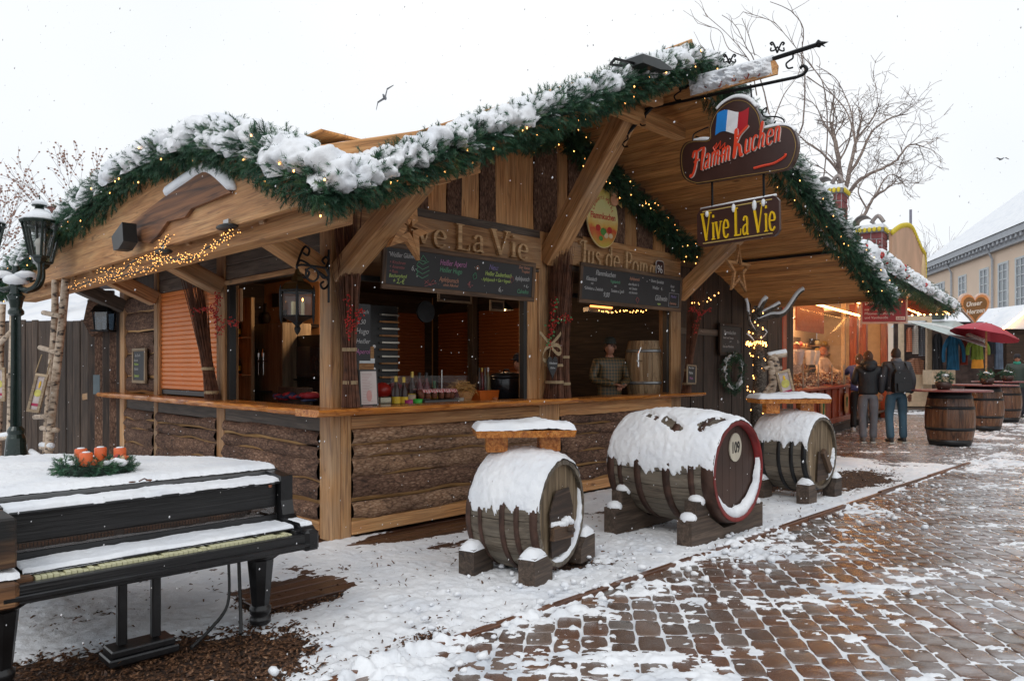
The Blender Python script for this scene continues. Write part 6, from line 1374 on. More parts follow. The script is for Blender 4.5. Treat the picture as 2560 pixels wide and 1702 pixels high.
for i, (a, r, zz, nm) in enumerate([(-8, .26, 2.52, 'a'), (68, .28, 2.50, 'b'), (190, .27, 2.50, 'c')]):
    ca, sa = math.cos(R(a)), math.sin(R(a)); mb = MB()
    mb.tube(cr([(0,0,2.30),(ca*r*.4,sa*r*.4,2.26),(ca*r*.8,sa*r*.8,2.30),(ca*r,sa*r,2.40),(ca*r,sa*r,zz+.02)], 5), [.028]*6+[.02]*15, 8); mb.tube(cr([(0,0,2.36),(ca*r*.35,sa*r*.35,2.44),(ca*r*.6,sa*r*.6,2.36)], 5), .03, 7)
    mb.build('arm', M_GREENI, t, Mlp, True); MB().ball((ca*r*.4, sa*r*.4, 2.41), (.10,.09,.04), 10, 6, j=.1).build('snow', M_SNOW, t, Mlp, True)
    Ml = Mlp @ Matrix.Translation((ca*r, sa*r, zz)) @ Matrix.Rotation(R(12), 4, 'Z') @ Matrix.Diagonal((.95,.95,1.0,1))
    ln = MB().lathe([(.03,0),(.06,.02),(.075,.05),(.10,.06),(.10,.075),(.0,.075)], 6).build('lantern', M_GREENI, t, Ml)
    for k in range(6):
        b_ = 2*PI*k/6; MB().tube([(.092*math.cos(b_),.092*math.sin(b_),.07),(.165*math.cos(b_),.165*math.sin(b_),.40)], .014, 5).build('bar', M_GREENI, ln, Ml)
        c_ = 2*PI*(k+1)/6; MB().add([(.088*math.cos(b_),.088*math.sin(b_),.08),(.088*math.cos(c_),.088*math.sin(c_),.08),(.158*math.cos(c_),.158*math.sin(c_),.39),(.158*math.cos(b_),.158*math.sin(b_),.39)], [(0,1,2,3)]).build('pane', M_GLASS, ln, Ml)
    MB().lathe([(.18,.395),(.185,.42),(.12,.47),(.06,.50),(.04,.56),(.07,.565),(.075,.575),(.04,.60),(.01,.62),(.005,.68)], 12).build('hood', M_GREENI, ln, Ml)
    MB().lathe([(.172,.425),(.17,.44),(.13,.485),(.08,.51),(.05,.535)], 12).build('snow', M_SNOW, ln, Ml, True); MB().ball((0,0,.595), (.075,.075,.04), 12, 6).build('snow', M_SNOW, ln, Ml, True)
    MB().lathe([(.03,.07),(.035,.16),(.05,.2),(.03,.24),(0,.26)], 10).build('mantle', plain('milky', (.6,.6,.55), .4), ln, Ml)
MB().ball((0,0,2.36), (.12,.12,.06), 12, 6, j=.05).lathe([(.03,2.36),(.02,2.5),(.0,2.55)], 8).build('snow', M_SNOW, t, Mlp, True)
def ladder(label, rails, rungs, Y, group=None):
    t = thing('birch_ladder', label, 'ladder', Matrix.Translation((hitw(rails[0][0][0], 1000, Y).x, Y, 0)), 'decorative birch ladders')
    for i, r in enumerate(rails):
        P = [hitw(u, v, Y+(.14 if i == 0 else 0)) for u, v in r]; P[0].z = max(0, P[0].z); MB().tube(cr(P, 5), .042 if i else .036, 10).build('rail', M_BIRCH, t, smooth=True)
    for (u0, v0, u1, v1) in rungs:
        a, b_ = hitw(u0, v0, Y+.15), hitw(u1, v1, Y-.08); MB().tube([a, b_], .027, 9).build('rung', M_BIRCH, t, smooth=True)
        if v0 > 1000: MB().tube([a+Vector((0,0,.03)), b_+Vector((0,0,.03))], .03, 8).build('snow', M_SNOW, t, smooth=True)
    return t
ladder('pale birch ladder leaning beside the lamp post with a framed picture on it', [[(102,1120),(112,920),(125,760),(127,645)],[(104,1120),(125,900),(142,750),(152,642)]], [(100,720,140,728),(92,800,140,814),(80,960,118,958),(82,850,130,870) if False else (84,885,128,882),(72,1045,98,1062),(95,1030,120,1032),(96,985,132,990)], 8.0)
ladder('partly hidden birch ladder left of the lamp post at the picture edge', [[(-5,1120),(-2,900),(5,700)],[(20,1120),(28,900),(33,680)]], [(-10,800,30,760),(-8,872,30,862),(-8,1010,28,1005)], 8.1)
def picture(label, quad, Y, prints, group='framed pictures on the birch wood'):
    Pq = [hitw(u, v, Y) for u, v in quad]; c = sum(Pq, Vector())/4; ux = (Pq[1]-Pq[0]).normalized(); w = (Pq[1]-Pq[0]).length; uz = (Pq[0]-Pq[3]).normalized(); h = (Pq[0]-Pq[3]).length
    M = Matrix((ux, ux.cross(uz)*-1, uz)).transposed().to_4x4(); M.translation = c; t = thing('picture_frame', label, 'picture', M, group); f = .028
    for (x0, x1, z0, z1) in ((-w/2,w/2,h/2-f,h/2),(-w/2,w/2,-h/2,-h/2+f),(-w/2,-w/2+f,-h/2+f,h/2-f),(w/2-f,w/2,-h/2+f,h/2-f)): MB().box(x0,x1,-.015,.012,z0,z1).build('frame', M_PALEF, t, M)
    MB().box(-w/2+f,w/2-f,0,.006,-h/2+f,h/2-f).build('print', prints, t, M)
    MB().ball((0,-.004,.0), (w*.3,.003,w*.3), 14, 6).build('print_food', plain('pancake', (.55,.5,.12), .5, var=.3, bs=90), t, M)
    MB().box(-w*.34,w*.34,-.003,0,-h*.34,-h*.27).build('print_band', plain('band', (.4,.02,.08), .5), t, M)
    MB().ball((.0,-.0045,h*.22), (w*.09,.003,h*.10), 8, 5).build('print_fruit', plain('fruit', (.75,.45,.02), .5), t, M); return t
m_pr = plain('poster_paper', (.5,.42,.40), .3, var=.3, bs=40)
t = picture('pale framed food picture hanging from the birch ladder', [(79,855),(107,862),(97,958),(66,944)], 7.85, m_pr); 
MB().tube([hitw(80,856,7.84), hitw(92,815,7.84)], .006, 4).tube([hitw(106,862,7.84), hitw(112,828,7.84)], .006, 4).build('rope', M_JUTE, t)
picture('cut off framed food picture at the very left edge', [(-14,845),(17,845),(8,922),(-22,922)], 7.9, m_pr)
picture('framed food picture propped on the birch branch beside the tree', [(1784,858),(1816,850),(1832,908),(1802,916)], 9.3, m_pr)
# small lantern on the bark shed
c0 = hitw(240, 760, 10.0); Mq = Matrix.Translation(c0); t = thing('shed_lantern', 'small dark square lantern on the bark shed wall', 'lantern', Mq)
MB().box(-.12,.12,-.12,.12,-.02,0).lathe([(.17,.24),(.12,.32),(.03,.38),(.01,.45)], 4, Matrix.Rotation(R(45),4,'Z')).build('cap', M_IRON, t, Mq)
for sx_ in (-.1,.1):
    for sy in (-.1,.1): MB().tube([(sx_*.8,sy*.8,-.02-.0),(sx_,sy,.25)], .01, 4).build('bar', M_IRON, t, Mq)
MB().box(-.085,.085,-.085,.085,.0,.24).build('pane', glassmat('blue_pane', (.5,.6,.7), .1), t, Mq)
c0 = hitw(223, 885, 10.1); Mq = Matrix.Translation(c0); t = thing('notice', 'small pale notice pinned on the dark shed slabs', 'notice', Mq); MB().box(-.045,.045,-.01,.0,-.13,.13).build('paper', plain('blue_paper', (.12,.16,.18)), t, Mq)
# ================================================================ goods at the windows
M_BOT = plain('dark_bottle', (.03,.008,.004), .3); M_YLAB = plain('yellow_label', (.75,.5,.03), .5); M_GOLD = plain('gold_cap', (.5,.35,.08), .3, .6)
def cy(v): return v
zc = 1.10
def FM(p): return F @ Matrix.Translation(p)
def on(u, v, y=.42, z=None): p = hit(u, v, 'y', y); return Vector((p[0], y, zc if z is None else z))
def bottle(label, p, h, col, lab=None, cap=None, group='bottles on the counter of the left window', r=.042):
    t = thing('bottle', label, 'bottle', FM(p), group); s = h/.26
    MB().lathe([(r*.9,0),(r,.01),(r,.14*s),(r*.55,.18*s),(r*.36,.2*s),(r*.34,.245*s),(0,.246*s)], 14).build('glass', col, t, FM(p), True)
    MB().lathe([(r*.4,.215*s),(r*.42,.262*s),(0,.264*s)], 10).build('cap', cap or M_GOLD, t, FM(p))
    if lab: MB().lathe([(r*1.03,.035*s),(r*1.03,.09*s)], 14, cap=False).build('label', lab, t, FM(p), True)
    return t
m_rb = plain('red_bottle', (.12,.01,.015), .3); m_wl = plain('white_label', (.7,.68,.7), .5); m_gr = plain('green_bottle', (.03,.12,.04), .15); m_clr = plain('clear_bottle', (.10,.09,.08), .3)
bottle('leftmost of the two dark bottles with yellow labels on the counter', on(912, 900, .32), .30, M_BOT, M_YLAB); bottle('second dark yellow labelled bottle, just left of the paper cup', on(930, 900, .34), .29, M_BOT, M_YLAB)
bottle('tall dark bottle with yellow label behind the paper cup', on(949, 885, .62), .34, M_BOT, M_YLAB); bottle('red bottle with dark cap behind the brown clay cups', on(966, 880, .62), .33, m_rb, M_BOT, M_BLACK)
bottle('red bottle with white label behind the brown clay cups', on(982, 880, .62), .33, m_rb, m_wl, M_BLACK); bottle('small green capped bottle behind the checked cloth', on(1000, 880, .62), .24, m_gr, M_YLAB, m_gr)
for i, (u, l) in enumerate(((1104, 'dark'), (1110, 'brown'), (1117, 'clear'), (1124, 'pale'))): bottle(f'{["dark","amber","clear","pale"][i]} bottle standing in the orange box by the black kettle', on(u, 865, .6, 1.22), .26, [M_BOT, m_rb, m_clr, plain('pale_bottle', (.2,.15,.07), .3)][i], None, [M_BLACK, M_GOLD, m_clr, m_wl][i], r=.026)
def cup(label, p, r, h, mat, group=None, n=14, name='cup', cat='cup'):
    t = thing(name, label, cat, FM(p), group); MB().lathe([(r*.78,0),(r*.8,.0),(r,h),(r*.92,h),(r*.75,.012),(0,.012)], n, cap=False).build('body', mat, t, FM(p), True); return t
m_clay = plain('clay_cup', (.22,.075,.04), .5)
for i, u in enumerate((970, 984, 1000, 1016, 1030, 1040)): cup(['first','second','third','fourth','fifth','last'][i]+' brown clay cup from the left under the checked cloth', on(u, 885, .38, 1.17), .036, .09, m_clay, 'row of brown clay cups under the checked cloth')
cup('beige paper cup between the yellow labelled bottles and the clay cups', on(948, 895, .40), .042, .115, plain('paper_cup', (.5,.38,.25)))
cup('magenta plastic tub on the counter', on(942, 918, .30), .055, .07, plain('magenta', (.5,.05,.2), .4), n=4, name='tub', cat='tub'); cup('bright green plastic tub on the counter', on(962, 918, .28), .062, .075, plain('green_tub', (.06,.5,.06), .4), n=4, name='tub', cat='tub')
cup('clear plastic tub with orange snacks before the wicker basket', on(1058, 905, .34), .07, .07, plain('clear_tub', (.3,.25,.2), .2), n=4, name='tub', cat='tub')
p = on(1016, 912, .30); t = thing('serving_tray', 'grey metal tray carrying the clay cups', 'tray', FM(p)); MB().box(-.22,.22,-.02,.14,.0,.06,c=.005).build('tray', plain('tray_metal', (.12,.12,.12), .35, .7), t, FM(p))
p = on(1005, 882, .40, 1.262); t = thing('checked_cloth', 'red and white checked cloth laid over the clay cups', 'cloth', FM(p))
m, tt, b, N, lk = nmat('gingham'); ck = N('TexChecker', in_Scale=60); ck.inputs[1].default_value = (.55,.04,.05,1); ck.inputs[2].default_value = (.7,.6,.58,1); tc = N('TexCoord'); lk(tc.outputs['Object'], ck.inputs[0]); lk(ck.outputs[0], b.inputs['Base Color'])
V = []; 
for i in range(30):
    for j in range(10): a = i/29; V.append((-.24+a*.52, -.09+j*.02, .006*math.sin(i*1.3)-.12*max(0, a-.86)/.14-.0*j-(.03 if j == 0 else 0)))
mesh('cloth', V, [(i*10+j, (i+1)*10+j, (i+1)*10+j+1, i*10+j+1) for i in range(29) for j in range(9)], m, t, FM(p), True)
# wicker basket full of straw
p = on(1062, 890, .55); t = thing('wicker_basket', 'round basket overflowing with golden straw', 'basket', FM(p)); MB().lathe([(.10,0),(.14,.12),(.15,.13),(.12,.13)], 18).build('basket', M_OAKW, t, FM(p))
mb = MB(); rs_ = random.Random(3)
for i in range(260):
    a = rs_.uniform(0, 6.28); q = rs_.random()**.5*.15; c = Vector((q*math.cos(a), q*math.sin(a), .10+.12*(1-(q/.16)**2)+rs_.uniform(-.03,.02))); d = Vector((rs_.gauss(0,1), rs_.gauss(0,1), rs_.gauss(0,.5))).normalized()*rs_.uniform(.03,.06); mb.tube([c-d, c+d*.3+Vector((0,0,.012)), c+d], .0028, 3, cap=False)
o = mb.build('straw', plain('straw', (.5,.27,.08), .6, var=.5, bs=90), t, FM(p)); o['kind'] = 'stuff'
p = on(1113, 905, .55); t = thing('orange_box', 'orange enamel box holding small bottles', 'box', FM(p)); MB().prism([(-.13,0),(.13,0),(.15,.13),(-.15,.13)], -.1, .1).build('box', plain('orange_enamel', (.6,.13,.02), .3), t, FM(p))
p = on(1166, 915, .55); t = thing('soup_kettle', 'big black electric soup kettle with lid beside the orange box', 'kettle', FM(p))
MB().lathe([(.17,0),(.19,.02),(.19,.25),(.185,.27)], 28).build('pot', plain('kettle_black', (.012,.012,.014), .2), t, FM(p), True); MB().lathe([(.195,.27),(.20,.285),(.17,.31),(.05,.33),(0,.33)], 28).build('lid', plain('lid_black', (.02,.02,.022), .3), t, FM(p), True); MB().tube([(-.05,0,.33),(-.03,0,.36),(.03,0,.36),(.05,0,.33)], .01, 6).build('handle', M_BLACK, t, FM(p))
p = on(1140, 905, .3); cup('small orange cup at the foot of the black kettle', p, .03, .06, plain('orange_cup', (.4,.12,.04)))
# red pot and mixing bowl behind
for (u, v, c, r, l) in ((880, 868, (.5,.03,.02), .10, 'bright red round pot behind the framed paper menu'), (910, 868, (.25,.02,.03), .10, 'dark red round pot behind the bottles')): p = on(u, v, 1.0, 1.16); t = thing('pot', l, 'pot', FM(p)); MB().ball((0,0,.08), (r,r,.09), 16, 8).build('body', plain('pot_enamel', c, .3), t, FM(p), True)
# glass screen
p = on(1000, 850, .50); t = thing('sneeze_screen', 'low clear glass screen standing on the left window counter', 'screen', FM(p)); MB().box(-.55,.75,-.003,.003,.12,.30).build('pane', M_GLASS, t, FM(p)); MB().tube([(.1,0,0),(.1,0,.36)], .006, 6).build('rod', plain('chrome', (.5,.5,.5), .2, 1), t, FM(p)) 
p = on(880, 905, .36); t = thing('cutlery_box', 'shiny metal box by the paper menu', 'box', FM(p)); MB().box(-.07,.07,-.06,.06,0,.11,c=.01).build('box', plain('polished', (.35,.33,.25), .15, .9), t, FM(p))
p = on(1075, 915, .22, 1.095); t = thing('sushi_tray', 'long black tray along the counter edge', 'tray', FM(p)); MB().box(-.35,1.0,-.03,.06,.0,.02,c=.004).build('tray', M_BLACK, t, FM(p))
# framed paper menu
Mp = F @ Matrix.Translation((.43, -.03, 1.15)) @ Matrix.Rotation(R(-6), 4, 'X'); a_, b_ = hit(829, 850, 'y', -.03), hit(872, 935, 'y', -.03); w_ = (b_[0]-a_[0]); h_ = a_[2]-1.15
Mp = F @ Matrix.Translation(((a_[0]+b_[0])/2, -.03, 1.148)) @ Matrix.Rotation(R(-4), 4, 'X')
t = thing('paper_menu', 'printed paper menu in a black frame on the counter beside the corner post', 'menu', Mp)
MB().box(-w_/2, w_/2, 0, .012, 0, h_).build('frame', M_BLACK, t, Mp); MB().box(-w_/2+.015, w_/2-.015, -.003, 0, .015, h_-.015).build('paper', plain('menu_paper', (.62,.55,.52), .5, var=.06), t, Mp)
mb = MB(); rs_ = random.Random(6)
for i in range(24): z = h_-.04-i*.0135; mb.box(-w_/2+.03, -w_/2+.03+rs_.uniform(.4,.85)*(w_-.06), -.0045, -.003, z, z+.003)
mb.build('print_lines', plain('print_red', (.45,.25,.25), .6), t, Mp); MB().ball((0,-.004,h_*.28), (w_*.15,.002,h_*.16), 12, 6).build('print_motif', plain('print_pink', (.6,.33,.3), .6), t, Mp)
# ---- inside: tray tower, taps, fridge ... seen through the windows
def ib(name, label, cat, u0, v0, u1, v1, ax_, val, d, mat, parts=None):
    a, b_ = hit(u0, v0, ax_, val), hit(u1, v1, ax_, val); z0, z1 = sorted((a[2], b_[2]))
    if ax_ == 'y': x0, x1 = sorted((a[0], b_[0])); y0, y1 = val, val+d
    else: y0, y1 = sorted((a[1], b_[1])); x0, x1 = val, val+d
    c = Vector(((x0+x1)/2, (y0+y1)/2, z0)); t = thing(name, label, cat, FM(c))
    MB().box(x0-c.x, x1-c.x, y0-c.y, y1-c.y, 0, z1-z0, c=.006).build('body', mat, t, FM(c)); return t, c, (x0-c.x, x1-c.x, y0-c.y, y1-c.y, z1-z0)
t, c, bb = ib('oven_tower', 'tall dark oven tower with stacked shelves behind the left window', 'oven', 845, 700, 917, 935, 'y', 1.15, .5, M_BLACK)
for i in range(13):
    z = bb[4]*(.08+i*.068); MB().box(bb[0]+.16, bb[1]-.02, bb[2]-.05, bb[2]-.002, z, z+.018).build('shelf', M_OAKW if i % 2 else plain('shelf_steel', (.45,.42,.36), .3, .6), t, FM(c))
for i in range(3): MB().lathe([(.022,0),(.02,.02),(0,.022)], 12, Matrix.Translation((bb[0]+.08, bb[2], bb[4]*(.15+.22*i))) @ Matrix.Rotation(R(90),4,'X')).build('dial', plain('dial', (.6,.6,.6), .3, .5), t, FM(c))
t, c, bb = ib('wine_cask', 'upright pale cask end behind the narrow menu strip', 'cask', 829, 797, 862, 935, 'y', .7, .35, M_OAKW); MB().box(bb[0]-.003,bb[1]+.003,bb[2]-.004,bb[3],bb[4]*.72,bb[4]*.80).build('hoop', plain('steel_hoop', (.45,.47,.48), .35, .7), t, FM(c))
t, c, bb = ib('tap_column', 'beige wooden tap column with two chrome beer taps seen through the side window', 'tap column', 580, 748, 650, 940, 'x', 1.1, .4, wood('tap_wood', (.14,.10,.06), (.24,.18,.11), (.33,.26,.17), axis=2, knots=False))
for dy_ in (.1, -.03): MB().tube([(bb[0], dy_, bb[4]*.55), (bb[0]-.08, dy_, bb[4]*.55)], .012, 8).tube([(bb[0]-.06, dy_, bb[4]*.60), (bb[0]-.06, dy_, bb[4]*.38)], .008, 6).lathe([(.018,0),(.022,.05),(.012,.1),(0,.1)], 8, Matrix.Translation((bb[0]-.06, dy_, bb[4]*.6))).build('tap', plain('chrome2', (.6,.6,.6), .12, 1), t, FM(c))
MB().box(bb[0]-.14, bb[0]-.002, -.16, .14, bb[4]*.18, bb[4]*.2).build('drip_shelf', M_BLACK, t, FM(c))
t, c, bb = ib('glass_oven', 'black glass fronted warming oven behind the hanging lantern', 'oven', 650, 775, 742, 945, 'x', 1.3, .5, M_BLACK); MB().box(bb[0]-.01,bb[0]-.001,bb[2]+.03,bb[3]-.03,bb[4]*.45,bb[4]*.85).build('window', plain('oven_glass', (.05,.04,.035), .08, spec=.8), t, FM(c)); MB().tube([(bb[0]-.04,bb[2]+.05,bb[4]*.4),(bb[0]-.04,bb[3]-.05,bb[4]*.4)], .01, 6).build('handle', M_IRON, t, FM(c))
t, c, bb = ib('tea_towel', 'crumpled red and dark cloth lying on the side window worktop', 'cloth', 640, 890, 715, 935, 'x', .75, .03, M_DARKW)
mb = MB(); rs_ = random.Random(2)
for i in range(14): mb.ball((0, bb[2]+(bb[3]-bb[2])*i/13, bb[4]*(.3+.3*rs_.random())), (.09,.08,.035*rs_.uniform(.5,1.2)), 9, 6, i % 2, j=.2)
mb.build('folds', [plain('towel_red', (.4,.02,.03)), plain('towel_dark', (.04,.05,.12))], t, FM(c), True)
# warm wall panel with pictures, shelf with bottles
t, c, bb = ib('wall_panel', 'warm lit ochre wall panel with little pictures high inside the side window', 'wall panel', 528, 640, 735, 775, 'x', 2.0, .05, plain('ochre_wall', (.62,.30,.13), .8, var=.15, bs=6))
for (y, z, w, h) in ((.25,.45,.28,.16),(-.2,.55,.20,.2),(-.45,.3,.16,.2)): MB().box(bb[0]-.02, bb[0]-.002, y-w/2, y+w/2, bb[4]*z-h/2, bb[4]*z+h/2).build('picture', plain('dark_picture', (.05,.03,.02), .5, var=.5, bs=60), t, FM(c))
MB().ball((bb[0]-.06, 0, bb[4]*.3), (.06,.07,.1), 10, 7).build('carved_head', M_DARKW, t, FM(c), True); MB().box(bb[0]-.2,bb[0]-.002,bb[2],bb[3],bb[4]*.12,bb[4]*.16).build('shelf', M_DARKW, t, FM(c))
t, c, bb = ib('cupboard', 'pale wooden shelf cupboard with bottles at the left of the side window', 'cupboard', 536, 690, 578, 935, 'x', .9, .05, wood('cupboard_wood', (.2,.15,.08), (.33,.25,.14), (.42,.33,.2), axis=2, knots=False))
for f in (.28, .62): MB().box(bb[0]-.12, bb[0]-.002, bb[2], bb[3], bb[4]*f, bb[4]*f+.02).build('shelf', M_OAKW, t, FM(c))
for f in (.28, .62): bottle('dark yellow labelled bottle on the '+('lower' if f < .5 else 'upper')+' shelf of the pale cupboard', Vector((c.x+bb[0]-.06, c.y, c.z+bb[4]*f+.022)), .30, M_BOT, M_YLAB, None, None)
t, c, bb = ib('ham_hock', 'dried branches and grey cloth hanging at the side window frame', 'hanging bundle', 540, 665, 552, 740, 'x', .45, .04, plain('grey_cloth', (.3,.27,.23), .8)); MB().tube([(0,.05,.1),(.0,.15,.3),(0,.1,.45)], .02, 6).build('branch', M_BERRY, t, FM(c))
for (u0,v0,u1,v1,l) in ((1008,655,1085,700,'pale framed little sign hanging behind the long chalkboard'),(1128,690,1160,718,'dark framed slate hanging crooked behind the long chalkboard'),(960,700,1000,735,'round dark pan hanging behind the long chalkboard')):
    a, b_ = hit(u0, v0, 'y', .8), hit(u1, v1, 'y', .8); c = Vector(((a[0]+b_[0])/2, .8, (a[2]+b_[2])/2)); w, h = b_[0]-a[0], a[2]-b_[2]; t = thing('hanging_sign' if 'pan' not in l else 'pan', l, 'sign' if 'pan' not in l else 'pan', FM(c))
    if 'pan' in l: MB().lathe([(.001,-.015),(w/2,-.012),(w/2,.012),(.001,.015)], 20, Matrix.Rotation(R(90),4,'X')).build('pan', M_IRON, t, FM(c)); continue
    MB().box(-w/2,w/2,-.01,.01,-h/2,h/2).build('frame', M_PALEF, t, FM(c)); MB().box(-w/2+.025,w/2-.025,-.014,-.01,-h/2+.025,h/2-.025).build('panel', M_DARKW, t, FM(c))
# right window: upright barrel with tap, poster, dispenser
p = hit(1497, 898, 'y', .42); p = Vector((p[0], .42, 1.09)); rb_ = .33; Mu = F @ Matrix.Translation((p[0], .45, 1.09)) @ Matrix.Rotation(R(-90), 4, 'Y')
t = thing('wine_barrel', 'upright pale oak barrel with steel hoops and tap standing in the right window', 'barrel', FM(Vector((p[0], .45, 1.09))))
M_PALEB = wood('pale_barrel', (.30,.17,.08), (.46,.30,.16), (.58,.42,.26), knots=False)
rd = barrel(t, F @ Matrix.Translation((p[0], .45, 1.09+.76)) @ Matrix.Rotation(R(-90), 4, 'Y'), .76, .275, .325, 16, [(-.14,.04),(-.58,.04)], M_PALEB, M_PALEB, plain('galvanised', (.4,.42,.43), .35, .6))
MB().tube([(-.30,-.1,.48),(-.48,-.16,.48)], .014, 8).tube([(-.45,-.15,.40),(-.45,-.15,.58)], .01, 6).tube([(-.45,-.15,.58),(-.40,-.15,.66)], .012, 6).build('tap', plain('chrome3', (.6,.6,.6), .12, 1), t, FM(Vector((p[0], .45, 1.09))))
a, b_ = hit(1475, 752, 'y', .5), hit(1535, 812, 'y', .5); c = Vector(((a[0]+b_[0])/2, .5, 1.85)); t = thing('gift_pack', 'red and green wrapped display with fairy lights on the upright barrel', 'display', FM(c))
MB().box(-.22,.2,.05,.07,0,.5).build('backing', plain('grey_card', (.3,.29,.28)), t, FM(c)); MB().prism([(-.12,0),(.16,0),(.18,.16),(.05,.30),(-.08,.34),(-.15,.2)], -.06, .03).build('pack', plain('dark_green_pack', (.02,.08,.05), .3), t, FM(c))
mb = MB()
for i in range(26): a_ = random.uniform(0,6.28); mb.ball((-.1+random.uniform(-.04,.1), -.07, .1+random.uniform(-.06,.2)), random.uniform(.012,.022), 7, 5, i % 2)
mb.build('bauble', [plain('red_foil', (.5,.01,.02), .2), plain('green_foil', (.02,.25,.06), .2)], t, FM(c), True)
text('Probier', .05, CH['w'], t, FM(c) @ Matrix.Translation((.0,-.063,.16)) @ Matrix.Rotation(R(25),4,'Y') @ Matrix.Rotation(R(90),4,'X')); text('mich doch!', .04, CH['w'], t, FM(c) @ Matrix.Translation((.0,-.063,.10)) @ Matrix.Rotation(R(25),4,'Y') @ Matrix.Rotation(R(90),4,'X'))
t, c, bb = ib('wall_heater', 'small glowing heater box under the price board', 'heater', 1356, 706, 1410, 722, 'y', .5, .1, plain('heater_steel', (.4,.38,.33), .3, .6)); MB().tube([(bb[0]+.02,bb[2]-.01,bb[4]+.01),(bb[1]-.02,bb[2]-.01,bb[4]+.01)], .012, 6).build('glow_bar', plain('heater_glow', (1,.5,.2), emit=(1,.32,.08), es=3), t, FM(c))
P = [F @ hit(u, v, 'y', .3) for u, v in ((1380,714),(1400,718),(1430,716),(1460,718),(1490,716))]; bulbs(P, .012, 26, 'short row of fairy lights under the right chalkboard', 3, .006)
P = [F @ hit(u, v, 'y', -.1) for u, v in ((1590,700),(1620,695),(1640,685),(1655,675))]; bulbs(P, .02, 14, 'loose fairy lights above the slim brushwood at the doorway', 4, .007)

# ================================================================ people
def skin_obj(name, verts, edges, radii, mat, parent, M, sub=2, smooth=True):
    me = bpy.data.meshes.new(name); me.from_pydata(verts, edges, []); o = bpy.data.objects.new(name, me); link(o, parent, M)
    md = o.modifiers.new('skin', 'SKIN'); sv_ = me.skin_vertices[0].data
    for i, r in enumerate(radii): sv_[i].radius = (r, r) if not isinstance(r, tuple) else r
    sv_[0].use_root = True; md.use_smooth_shade = True
    sb = o.modifiers.new('sub', 'SUBSURF'); sb.levels = sub; sb.render_levels = sub; me.materials.append(mat); return o
def head(t, M, c, face_dir, skin, hair, cap=None, hairlong=0, cap_mat=None):
    """c = head centre; face_dir angle about z that -y faces"""
    H = M @ Matrix.Translation(c) @ Matrix.Rotation(face_dir, 4, 'Z'); V = []; n, m_ = 20, 14
    for i in range(m_+1):
        a = PI*i/m_
        for k in range(n):
            b_ = 2*PI*k/n; x = .076*math.sin(a)*math.cos(b_); y = .095*math.sin(a)*math.sin(b_); z = .118*math.cos(a)
            if z < 0: x *= 1-.30*(-z/.118)**1.5; y = y*(1-.25*(-z/.118)) if y > 0 else y*(1-.08*(-z/.118))
            if y < 0:
                if abs(x) < .02 and -.045 < z < .012: y -= .022*(1-abs(x)/.02)*(1-abs(z+.025)/.045)
                if .012 < abs(x) < .045 and .0 < z < .035: y += .010
                if abs(x) < .03 and -.075 < z < -.055: y -= .004
            V.append((x, y, z))
    hd = mesh('head', V, gridf(m_+1, n, True).tolist(), skin, t, H, True)
    for s in (-1, 1): MB().ball((s*.078, .005, -.005), (.010, .02, .03), 8, 6).build('ear', skin, hd, H, True); MB().ball((s*.03, -.083, .018), (.011, .006, .007), 8, 5).build('eye', M_BLACK, hd, H, True)
    MB().ball((0, -.088, -.062), (.024, .006, .006), 8, 5).build('mouth', plain('lips', (.35,.12,.1)), hd, H, True)
    V = []; 
    for i in range(m_+1):
        a = PI*.62*i/m_
        for k in range(n):
            b_ = 2*PI*k/n; fr = max(0, -math.sin(b_)); aa = a*(1-.42*fr); rr = 1.09+.04*math.sin(b_*7+i)+.02*math.sin(b_*11)
            V.append((.078*rr*math.sin(aa)*math.cos(b_), .098*rr*math.sin(aa)*math.sin(b_)+.004, .12*1.07*math.cos(aa)-(.02+hairlong*max(0, math.sin(b_)))*(i/m_)**4))
    mesh('hair', V, gridf(m_+1, n, True).tolist(), hair, hd, H, True)
    if cap: 
        MB().lathe([(.0,.145),(.05,.14),(.085,.11),(.094,.07),(.095,.045)], 20, Matrix.Diagonal((.93,1.1,1,1)), cap=False).ball((0,-.12,.05), (.065,.06,.008), 14, 6).build('cap', cap_mat, t, H, True)
    return hd
M_SKIN = plain('skin', (.42,.20,.13), .5, var=.06); M_HAIRB = plain('hair_brown', (.07,.03,.015), .6, var=.5, bs=200); M_HAIRD = plain('hair_dark', (.02,.012,.01), .6, var=.4, bs=200)
def hand(t, M, w, d, mat, s=1):
    """five fingers from wrist point w along direction d"""
    w = Vector(w); d = Vector(d).normalized(); sd = d.cross(Vector((0,0,1))).normalized() if abs(d.z) < .9 else Vector((1,0,0)); sd = sd*s; nn = d.cross(sd)
    V = [w, w+d*.05, w+d*.09]; E = [(0,1),(1,2)]; Rr = [.024, (.034,.018), (.036,.014)]
    hnd = skin_obj('hand', [tuple(v) for v in V], E, Rr, mat, t, M, 1)
    for k in range(4):
        b_ = w+d*.085+sd*(-.027+.018*k); L = [.062,.074,.07,.055][k]; mb = MB(); mb.tube([b_-d*.02, b_+d*L*.45, b_+d*L*.8+nn*.012, b_+d*L*.95+nn*.028], [.010,.009,.008,.006], 6); mb.build('finger', mat, hnd, M, True)
    mb = MB(); mb.tube([w+d*.03-sd*.022, w+d*.055-sd*.045, w+d*.085-sd*.05], [.013,.011,.008], 6); mb.build('thumb', mat, hnd, M, True)
